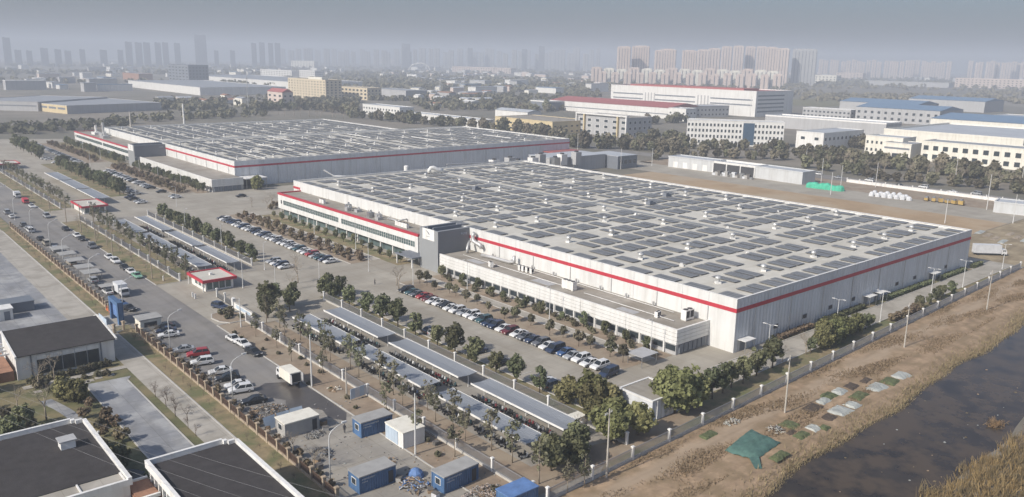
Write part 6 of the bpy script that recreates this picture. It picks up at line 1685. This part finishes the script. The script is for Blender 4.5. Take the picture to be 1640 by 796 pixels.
block('cream_hall', 'wide blue roofed hall behind the cream complex', (1490, 196), (1760, 206), 14.0, 90, snap=True, wall='cream_wall', roofm='roof_sheet_blue', roof='gable_x', ridge=4.0)
# white store row and yard things
t, w, L = block('white_store_row', 'long white store shed across the sand yard', (1070, 267), (1141, 276), 6.7, 12, 'store_wall', 'roof_sheet_pale', at_top=False)
for k in range(4): ubox('door', 'trim_white', w, L * (.12 + .22 * k), -.12, .1, L * (.22 + .22 * k), -.004, 3.6)
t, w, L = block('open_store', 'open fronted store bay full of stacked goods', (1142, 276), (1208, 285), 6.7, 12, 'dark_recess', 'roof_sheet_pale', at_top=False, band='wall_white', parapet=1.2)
for k in range(4): ubox('column', 'wall_white', w, L * k / 3 - .3, -.5, 0, L * k / 3 + .3, -.005, 5.5)
for k in range(16): tag(ubox('stacked_goods', ('bag_white', 'container_grey', 'litter_dark', 'steel')[k % 4], None, *(G(1144 + k * 3.9, 280 + k * .5) - Vector((1.0, 1.2, 0))), *(G(1144 + k * 3.9, 280 + k * .5) + Vector((1.0, 1.0, 1.2 + .8 * (k * 7 % 3))))), 'bundle of goods stacked before the open store bay', 'goods', 'goods before the open store bay')
block('white_store_end', 'white end block of the store row by the dark hedge', (1208, 285), (1284, 296), 6.7, 12, 'store_wall', 'roof_sheet_pale', at_top=False)
block('white_store_right', 'white shed at the right edge of the sand yard', (1590, 340), (1680, 350), 5.0, 12, 'store_wall', 'roof_sheet_pale', at_top=False)
def lump(name, label, cat, px, py, L, W, h, m, n=9, seed=0, group=None):
    rg = np.random.default_rng(seed); b = MB(); g = G(px, py)
    for i in range(n):
        x = (i / max(1, n - 1) - .5) * L; hh = h * rg.uniform(.75, 1.1)
        b.lathe(0, 0, [(0, W / 2), (hh * .6, W / 2 * .92), (hh * .9, W * .3), (hh, W * .06)], 8)
        b.v[-32:] = [(vx * rg.uniform(.9, 1.1) + x, vy, vz) for vx, vy, vz in b.v[-32:]]
    o = b.build(name, m, None, (g.x, g.y, .08)); o.rotation_euler = (0, 0, -PI / 2 + .1)
    return tag(o, label, cat, group)
lump('covered_pile', 'long pile under bright green tarpaulin on the sand yard', 'tarpaulin', 1321, 303, 15, 5, 3.0, 'tarp_green', 8, 1)
for i in range(13):
    lump('bulk_bag', 'white bulk bag in the line at the sand yard edge', 'bag', 1399 + i * 5.0, 314.5 + i * .6 - 3 * (i % 2), 2.0, 2.6, 2.3, 'bag_white', 1, i, 'white bulk bags at the sand yard edge')
for i in range(6):
    g = G(1484 + i * 11, 322 + i * 1.4)
    t = thing('yellow_machine', 'yellow machine crate parked at the sand yard edge', 'machine', (g.x, g.y, .06), .3 * i, 'yellow machines at the yard edge'); ubox('body', 'yellow_plastic', t, -1.1, -.8, .4, 1.1, .8, 1.5 + .3 * (i % 3)); ubox('cabin', 'dark_wall', t, -.6, -.6, 1.5 + .3 * (i % 3), .4, .6, 2.2 + .3 * (i % 3)); ubox('tracks', 'tyre', t, -1.2, -.9, 0, 1.2, .9, .39)
for (px, py, h) in ((1315, 292, 13), (1330, 312, 11), (1346, 302, 12), (1580, 336, 16), (1044, 266, 11), (994, 271, 12), (1622, 358, 12), (1513, 358, 10), (1402, 300, 13), (1530, 286, 13), (1290, 266, 11), (1635, 300, 15), (925, 241, 12), (1180, 246, 12)):
    g = G(px, py); utility_pole(g.x, g.y, 'tall pale lamp pole round the sand yard', 'tall poles round the sand yard', h, False, 'pole_paint')
g = G(1568, 398)
for i in range(7): patch('film_strip', 'pale film strip laid over the plots behind the near hall', 'film', *G(1570 + i * 12, 372 + (i * 5) % 17).xy, 9, 2.2, .1, 'film_white' if i % 3 == 0 else 'dirt_track', 'film strips behind the near hall', .1, 60 + i)

for i, (px, py) in enumerate(((1352, 270), (1365, 272), (1409, 275), (1448, 281), (1492, 288), (1531, 291), (1570, 299), (1602, 303), (1245, 255), (1180, 247))):
    g = G(px, py); car(433.0 + 4 * (i % 2), g.y, PI / 2, ('white', 'white', 'silver', 'white', 'black')[i % 5], ('sedan', 'van')[i % 2], 'on the street behind the sand yard', 'cars on the street behind the sand yard', False)
fence('white boundary wall behind the bulk bags and machines', (424.0, 118.0), (424.0, 216.0), 7.0, POST, 1.9, 'trim_white', 'trim_white', 1.5, name='boundary_wall', step=.5)

# left side: grey warehouses, long sheds
t, w, L = block('grey_warehouse', 'wide grey warehouse with a pale lit end left of the halls', (107, 169), (258, 164), 8.6, 150, 'grey_wall', 'roof_sheet_grey', parapet=.5)
ubox('sunlit_end', 'yellow_wall', w, -.2, .2, 0, -.004, 70, 8.2)  # yellow sheet puts the sunlight on this end into its colour
for k in range(3): ubox('end_strip', 'dark_wall', w, -.3, 4 + k * 20, 4, -.21, 20 + k * 20, 6)
block('grey_warehouse', 'low grey warehouse at the left edge of the view', (-60, 160), (60, 163), 10.0, 120, 'grey_wall', 'roof_sheet_grey', strips=((.02, .98, 5, 6.2, 'dark_wall'),))
block('long_roof_hall', 'long hall with pale roof edge beyond the grey warehouse', (205, 129), (320, 140), 12, 140, snap=True, wall='wall_white', roofm='roof_sheet_grey', band='trim_white')
block('long_roof_hall', 'pale long hall behind the hotel block', (300, 128), (462, 131), 13, 160, snap=True, wall='wall_white', roofm='roof_sheet_grey', band='trim_white')
t, w, L = block('hotel_block', 'cream seven storey hotel block behind the second hall', (461, 128), (521, 128), 28.5, 26, snap=True, wall='tan_wall', roofm='gravel_roof', win=(13, 7, 1.5, .5, .5, 'tan_wall', 'window_glass'))
ubox('roof_house', 'cream_wall', t, L * .5, 4, 27.9, L * .85, 14, 31.5)
block('arcade_block', 'cream arcaded block right of the hotel', (540, 140), (588, 141), 17.5, 24, snap=True, wall='tan_wall', roofm='gravel_roof', win=(8, 3, 1.5, .6, .6, 'tan_wall', 'window_glass'))
block('brown_house', 'reddish villa left of the hotel block', (428, 145), (452, 148), 18, 14, snap=True, wall='pink_wall', roofm='red_roof', roof='gable_x', ridge=4, win=(3, 3, 1.5, .5, .5, 'pink_wall', 'window_glass'))
block('white_terrace', 'white two storey terrace in front of the arcaded block', (581, 168), (640, 172), 11.0, 18, snap=True, wall='wall_white', roofm='roof_sheet_pale', win=(13, 2, 1.5, .5, .5) + W_)
block('low_white_row', 'long low white row behind the second hall trees', (655, 183), (772, 192), 7.5, 14, snap=True, wall='wall_white', roofm='roof_sheet_pale')
block('grey_shed', 'wide grey roofed shed right of the arcaded block', (590, 143), (650, 145), 12.0, 40, snap=True, wall='grey_wall', roofm='roof_sheet_grey')
block('dark_office', 'dark grey office block in the far left', (269, 103), (301, 104), 40, 40, snap=True, wall='dark_wall', roofm='roof_sheet_grey', win=(6, 6, 3, .6, .4, 'dark_wall', 'window_glass'))
block('brick_hall', 'red brick hall in the far left', (196, 116), (222, 118), 16, 30, snap=True, wall='brick_red', roofm='roof_sheet_grey')
block('far_white_office', 'white columned office left of the hotel', (417, 111), (467, 113), 22, 24, snap=True, wall='wall_white', win=(12, 4, 2, .5, .5) + W_)
block('far_white_office', 'white corner office just behind the hotel roof', (479, 112), (504, 113), 24, 24, snap=True, wall='wall_white', win=(7, 4, 2, .5, .5) + W_)
block('far_cream_slab', 'cream slab block above the white columned office', (466, 96), (503, 98), 34, 24, snap=True, wall='cream_wall', win=(8, 5, 3, .5, .5, 'cream_wall', 'window_glass'))
block('pink_block', 'pink paired blocks left of the white arch', (598, 94), (632, 95), 42, 24, snap=True, wall='pink_wall', win=(5, 6, 3, .5, .5, 'pink_wall', 'window_glass'))
block('pink_long_block', 'long pinkish building on the far plain', (724, 106), (818, 109), 24, 30, snap=True, wall='pink_wall', win=(24, 3, 3, .5, .5, 'pink_wall', 'window_glass'))
block('far_cream_block', 'cream office before the far right towers', (1305, 118), (1340, 121), 26, 30, snap=True, wall='cream_wall', win=(6, 3, 3, .5, .5, 'cream_wall', 'window_glass'))
block('far_long_shed', 'long pale shed row before the far right towers', (1385, 128), (1520, 133), 14, 30, snap=True, wall='grey_wall', roofm='roof_sheet_pale')
block('far_pink_block', 'pinkish terraced block at the far right', (1531, 121), (1660, 128), 28, 40, snap=True, wall='pink_wall', win=(20, 4, 2, .5, .5, 'pink_wall', 'window_glass'))
block('far_pink_block', 'pinkish office with white frames right of the cream office', (1340, 115), (1382, 117), 28, 30, snap=True, wall='pink_wall', win=(8, 4, 2, .5, .5, 'pink_wall', 'window_glass'))
# white arch
g = ray_at(672, 101, 3600)
b = MB(); b.tube([(-46 * math.cos(a), 0, 34 * math.sin(a)) for a in [PI * i / 16 for i in range(17)]], 2.6, 8); b.tube([(-46 * math.cos(a), 9, 34 * math.sin(a)) for a in [PI * i / 16 for i in range(17)]], 2.6, 8)
o = b.build('arch_bridge', 'trim_white', None, (g.x, g.y, 4)); o.rotation_euler = (0, 0, YAW - PI / 2); tag(o, 'white arch bridge on the far plain', 'bridge')
b = MB(); b.box(-60, 0, -4, 60, 9, 1); o2 = b.build('deck', 'trim_white', o)

# ------------------------------------------------------------------ towers
def tower(label, group, px, py_top, wpx, dist, wall='pink_wall', depth=16, bays=4, crown=True, name='apartment_tower'):
    top = ray_at(px, py_top, dist)
    L = wpx / FPX * dist; h = top.z
    ang = math.atan2(top.y, top.x) - PI / 2
    t = thing(name, label, 'tower block', (top.x, top.y, 0), ang, group)
    b = MB(); b.box(-L / 2, 0, 0, L / 2, depth, h - 3); b.build('wall', wall, t)
    for k in range(bays):
        xa = -L / 2 + (k + .5) * L / bays
        ubox('bay', wall, t, xa - L / bays * .34, -1.4, 0, xa + L / bays * .24, -.01, h - 1 - 3 * (k % 2))
        ubox('window_strip', 'dark_wall', t, xa + L / bays * .27, -.5, 2, xa + L / bays * .46, -.015, h - 6)
    if crown:
        ubox('crown', wall, t, -L * .32, 3, h - 3, L * .32, depth - 3, h)
        for s in (-1, 1): ubox('crown_frame', 'wall_white', t, s * L * .38 - 1, 0, h - 3, s * L * .38 + 1, depth, h - .5)
    return t
AP = 'pale tower block in the far apartment estate'
for (px, pt, w, d, m) in ((1000, 74, 21, 2300, 'pink_wall'), (1027, 73, 27, 2350, 'pink_wall'), (1056, 80, 13, 2500, 'pink_wall'), (1071, 78, 24, 2500, 'pink_wall'), (1105, 80, 22, 2450, 'pink_wall'), (1127, 79, 18, 2550, 'pink_wall'), (1145, 77, 18, 2650, 'pink_wall'), (1165, 74, 16, 2800, 'pink_wall'), (1184, 73, 16, 2800, 'pink_wall'), (1203, 74, 15, 2850, 'pink_wall'), (1221, 74, 15, 2850, 'pink_wall'), (1238, 75, 16, 2600, 'pink_wall'), (1256, 77, 17, 2550, 'pink_wall')):
    tower(AP, 'tall pale towers of the far apartment estate', px, pt, w, d, m, 20, max(3, round(w / 4)))
tower('broad dark shaded tower at the right end of the apartment estate', None, 1290, 78, 34, 2600, 'grey_wall', 34, 7)
for i in range(15):
    px = 956 + i * 20.2
    tower('lower pale block with a white crown before the estate towers', 'lower blocks before the estate towers', px, 107 + (i % 3) * 1.5 + i * .25, 17, 2150 + 40 * (i % 4), 'cream_wall' if i % 3 else 'pink_wall', 14, 3)
for i in range(15): tower('lower pale block in the front line of the estate', 'front line of the estate', 966 + i * 20.0, 114 + (i % 2) * 1.2 + i * .3, 13, 2080, 'pink_wall', 14, 2)
for i in range(40):
    px = 1316 + i * 8.6 + rnd.uniform(-2, 2)
    if 1528 < px < 1548: continue
    tower('slim hazy tower in the long far right estate', 'hazy towers of the far right estate', px, 94 + rnd.uniform(0, 5) + (px - 1320) * .010, 6.2, 4300 + rnd.uniform(0, 600), 'pink_wall', 18, 2, False)
for (px, pt, w) in ((9, 59, 9), (28, 79, 8), (46, 80, 7), (70, 76, 9), (92, 78, 8), (108, 80, 8), (131, 78, 7), (165, 79, 9), (192, 79, 7), (205, 66, 9), (221, 67, 9), (234, 67, 9), (252, 67, 8), (264, 67, 8), (283, 68, 8), (346, 80, 6), (372, 80, 7), (406, 68, 7), (419, 67, 8), (433, 68, 7), (444, 68, 8)):
    tower('grey hazy tower on the left skyline', 'hazy towers on the left skyline', px, pt, w, 4200, 'dark_wall', 24, 2, False)
tower('tallest broad hazy tower on the left skyline', None, 320, 55, 16, 4300, 'dark_wall', 40, 3, False)
for i in range(46):
    px = 455 + i * 11.2 + rnd.uniform(-4, 4)
    tower('faint distant tower along the middle skyline', 'faint towers of the middle skyline', px, 80 + rnd.uniform(-5, 6), rnd.uniform(6, 11), 4900 + rnd.uniform(-400, 800), 'grey_wall', 24, 2, False)
for (px, pt, w) in ((650, 69, 13), (868, 73, 9), (753, 76, 8), (840, 78, 8)): tower('dim taller tower on the middle skyline', 'dim taller towers of the middle skyline', px, pt, w, 4600, 'dark_wall', 30, 2, False)

# ------------------------------------------------------------------ scattered small buildings on the plain
rg = np.random.default_rng(77)
nb = 0
while nb < 170:
    px, py = rg.uniform(-20, 1660), 97 + (px0 := rg.uniform(0, 1)) ** 1.4 * 62
    py += (px - 820) * .0167
    if py > 150 and px > 260: continue
    if 960 < px and py > 134: continue
    if 190 < px < 660 and py > 126: continue
    if px < 270 and py > 148: continue
    g = G(px, py)
    d = math.hypot(g.x, g.y)
    if d > 5500: continue
    L = rg.uniform(18, 60); h = rg.uniform(6, 16); dp = rg.uniform(12, 24)
    m = ('wall_white', 'cream_wall', 'grey_wall', 'wall_white', 'pink_wall')[int(rg.integers(0, 5))]
    t = thing('distant_building', 'small pale building among far trees on the plain', 'building', (g.x, g.y, 0), [0, -PI / 2][int(rg.integers(0, 2))], 'small buildings scattered on the far plain')
    ubox('wall', m, t, -L / 2, -dp / 2, 0, L / 2, dp / 2, h); ubox('roof', ('roof_sheet_pale', 'roof_sheet_grey', 'trim_white', 'roof_sheet_blue')[int(rg.integers(0, 4))], t, -L / 2 - .4, -dp / 2 - .4, h, L / 2 + .4, dp / 2 + .4, h + .9)
    nb += 1
nb = 0
while nb < 120:
    px, py = rg.uniform(250, 970), rg.uniform(112, 172)
    if any(a < px < b_ and c < py < d for (a, b_, c, d) in ((400, 660, 120, 190), (190, 470, 120, 162), (780, 970, 150, 190))): continue
    g = G(px, py); L = rg.uniform(10, 34); h = rg.uniform(4, 11); dp = rg.uniform(8, 16)
    m = ('wall_white', 'cream_wall', 'grey_wall', 'pink_wall')[int(rg.integers(0, 4))]
    t = thing('village_house', 'low pale house in the jumble behind the halls', 'house', (g.x, g.y, 0), [0, -PI / 2][int(rg.integers(0, 2))], 'low houses in the jumble behind the halls')
    ubox('wall', m, t, -L / 2, -dp / 2, 0, L / 2, dp / 2, h)
    b = MB(); b.prism_x([(-dp / 2 - .4, h), (0, h + 1.6), (dp / 2 + .4, h)], -L / 2 - .3, L / 2 + .3); b.build('roof', ('roof_sheet_grey', 'roof_sheet_pale', 'trim_white', 'brick_red')[int(rg.integers(0, 4))], t)
    nb += 1
# transmission masts
for (px, py, h) in ((622, 138, 38), (706, 151, 42), (96, 128, 40), (612, 126, 36), (792, 120, 40), (385, 128, 45)):
    g = G(px, py); b = MB()
    for sx in (-1, 1):
        for sy in (-1, 1): b.tube([(sx * h * .07, sy * h * .07, 0), (sx * h * .02, sy * h * .02, h * .7), (0, 0, h)], .25, 4)
    for k in range(7):
        z = h * (.1 + .12 * k); r = h * .07 * (1 - z / h)
        b.tube([(-r, -r, z), (r, -r, z + 1), (r, r, z), (-r, r, z + 1), (-r, -r, z)], .14, 3)
    for z in (.72, .84): b.box(-h * .11, -.3, h * z, h * .11, .3, h * z + .5)
    tag(b.build('lattice_mast', 'galvanised', None, (g.x, g.y, 0)), 'slender lattice mast rising over the far trees', 'mast', 'lattice masts on the plain')

g = G(398, 178); b = MB(); b.cyl(0, 0, 0, 40, .55, .3, 8); b.box(-1.2, -.3, 36, 1.2, .3, 36.5); tag(b.build('telecom_pole', 'galvanised', None, (g.x, g.y, 0)), 'tall thin telecom pole behind the second hall', 'pole')
# chimney stacks by the grey warehouse and the second hall
for (x, y, h) in ((170, 606, 22), (218, 640, 25)):
    b = MB(); b.cyl(0, 0, 0, h, .7, .55, 12); tag(b.build('flue_stack', 'trim_white' if h > 22 else 'pole_concrete', None, (x, y, 0)), 'thin pale flue stack behind the second hall' if h > 22 else 'thin grey flue beside the far red wing', 'flue')

# ------------------------------------------------------------------ tree belts behind the site
def belt(px_pts, n, s, label, group, kind='belt', js=4.0):
    P = [Vector(p) for p in px_pts]
    seg = [(P[i + 1] - P[i]).length for i in range(len(P) - 1)]; tot = sum(seg)
    for k in range(n):
        d = (k + rnd.uniform(.1, .9)) / n * tot; i = 0
        while i < len(seg) - 1 and d > seg[i]: d -= seg[i]; i += 1
        q = P[i].lerp(P[i + 1], d / seg[i]); g = G(q.x, q.y)
        tree(kind, g.x + rnd.uniform(-js, js), g.y + rnd.uniform(-js, js), label, group, s * rnd.uniform(.8, 1.2))
belt([(1278, 252), (1400, 268), (1520, 282), (1650, 298)], 40, 1.35, 'dark round tree in the street row before the cream complex', 'street trees before the cream complex')
belt([(1290, 268), (1420, 290), (1560, 300), (1650, 312)], 22, 1.0, 'smaller tree along the sand yard boundary', 'trees along the sand yard boundary')
belt([(1320, 262), (1360, 262)], 8, 1.3, 'tree in the dark clump behind the store end block', 'clump behind the store end block')
belt([(905, 235), (960, 238), (1030, 240), (1090, 246)], 28, 1.35, 'dark tree in the clump right of the second hall', 'clump right of the second hall')
belt([(1000, 230), (1060, 228), (1100, 236)], 16, 1.3, 'tree before the framed office and cream block', 'trees before the framed office')
belt([(1040, 256), (1150, 252), (1280, 258)], 16, 1.0, 'tree behind the white store row', 'trees behind the white store row')
belt([(1100, 238), (1260, 243)], 18, 1.1, 'tree at the foot of the cream office block', 'trees at the foot of the cream office block')
belt([(1310, 228), (1385, 240)], 18, 1.4, 'tree filling the gap left of the cream complex', 'trees left of the cream complex')
belt([(560, 188), (660, 198), (780, 208), (900, 222)], 46, 1.35, 'dark tree in the belt behind the second hall roof', 'belt behind the second hall roof')
belt([(400, 178), (500, 176), (580, 186)], 30, 1.5, 'dark tree below the hotel block', 'trees below the hotel block')
belt([(780, 175), (860, 182), (880, 178)], 14, 1.4, 'dark tree left of the red roofed warehouse', 'trees left of the red roofed warehouse')
belt([(1025, 200), (1100, 196)], 10, 1.3, 'tree between workshop and red roofed warehouse', 'trees between workshop and warehouse')
belt([(1290, 262), (1420, 280), (1560, 292), (1650, 304)], 20, 1.5, 'bare winter tree among the street trees before the cream complex', 'bare trees before the cream complex', 'bare')
belt([(900, 232), (1000, 236), (1095, 244)], 12, 1.5, 'bare winter tree in the clump right of the second hall', 'bare trees right of the second hall', 'bare')
belt([(440, 184), (560, 190)], 10, 1.6, 'bare winter tree behind the second hall roof', 'bare trees behind the second hall roof', 'bare')
# woods too far off to count
def wood(name, label, n, f, seed, size, h):
    rg = np.random.default_rng(seed); cs = []
    while len(cs) < n:
        q = f(rg)
        if q is not None: cs.append(q)
    Cn = np.array(cs); per = 16
    o = rg.normal(0, 1, (n, per, 3)); o /= np.linalg.norm(o, axis=2)[:, :, None]
    sc = rg.uniform(.7, 1.3, (n, 1, 1))
    P = Cn[:, None, :] + o * np.array([size, size, h * .55]) * sc * .8 + np.array([0, 0, h * .55])
    P[:, :, 2] = np.maximum(P[:, :, 2], .5)
    me = quads_mesh(name, 'leaf_far', leaf_quads(P.reshape(-1, 3), o.reshape(-1, 3) + np.array([0, 0, .3]), size * .42, rg))
    w = put(name, me); w['kind'] = 'stuff'; w['label'] = label; w['category'] = 'wood'
def far_plain(rg):
    px = rg.uniform(-40, 1680); py = 99 + rg.uniform(0, 1) ** 1.3 * 48 + (px - 820) * .0167
    if px > 960 and py > 145: return None
    g = G(px, py); d = math.hypot(g.x, g.y)
    if d > 5200 or math.sin(g.x * .0042 + 2) + math.sin(g.y * .0051) + rg.uniform(-1.1, 1.1) < -.1: return None
    return (g.x, g.y, 0)
wood('far_woodland', 'dark woodland scattered over the far plain', 2600, far_plain, 3, 8.0, 9.0)
def mid_left(rg):
    px = rg.uniform(250, 960); py = rg.uniform(133, 178)
    if px < 460 and py < 150: return None
    g = G(px, py)
    for (a, b_, c, d) in ((455, 545, 120, 162), (535, 592, 135, 162), (576, 660, 162, 188), (590, 660, 140, 160)):
        if a < px < b_ and c < py < d: return None
    if math.sin(g.x * .011) + math.sin(g.y * .013 + 1) + rg.uniform(-1, 1) < .0: return None
    return (g.x, g.y, 0)
wood('middle_woodland', 'woodland and scrub on the plain behind the halls', 750, mid_left, 4, 5.0, 7.0)
def street_bend(rg):
    px = rg.uniform(-20, 205); py = 213 - px * .055 + rg.uniform(-5, 5); g = G(px, py); return (g.x, g.y, 0)
wood('bend_woodland', 'dark tree belt beyond the far street bend', 60, street_bend, 8, 3.6, 6.5)
def behind_wing(rg):
    px = rg.uniform(180, 425); py = 197 - (px - 180) * .06 + rg.uniform(-4, 4); g = G(px, py); return (g.x, g.y, 0)
wood('wing_woodland', 'dark tree belt behind the far red wing', 60, behind_wing, 9, 3.8, 6.5)
def mid_right(rg):
    px = rg.uniform(1260, 1660); py = rg.uniform(136, 162) + (px - 1260) * .012
    g = G(px, py)
    if math.sin(g.x * .009) + math.sin(g.y * .012) + rg.uniform(-1, 1) < .1: return None
    return (g.x, g.y, 0)
wood('right_woodland', 'scrubby woodland beyond the blue roofed factory', 420, mid_right, 5, 5.5, 6.5)
rect('far_green_field', 1150, 1500, 640, 800, .05, 'lawn')

# ------------------------------------------------------------------ the haze
hb = MB(); hb.box(-9000, -9000, -3.5, 9000, 9000, 178)
hz = hb.build('haze', 'trim_white')
hz.data.materials.clear()
hm = bpy.data.materials.new('haze_air'); hm.use_nodes = True
nt = hm.node_tree; nt.nodes.clear()
out = nt.nodes.new('ShaderNodeOutputMaterial'); vol = nt.nodes.new('ShaderNodeVolumePrincipled')
vol.inputs['Density'].default_value = HAZE_DENSITY
vol.inputs['Color'].default_value = HAZE_COLOR + (1,)
vol.inputs['Anisotropy'].default_value = 0.0
nt.links.new(vol.outputs[0], out.inputs['Volume'])
hz.data.materials.append(hm)
hz['kind'] = 'stuff'; hz['label'] = 'pale winter haze over the whole plain'; hz['category'] = 'haze'
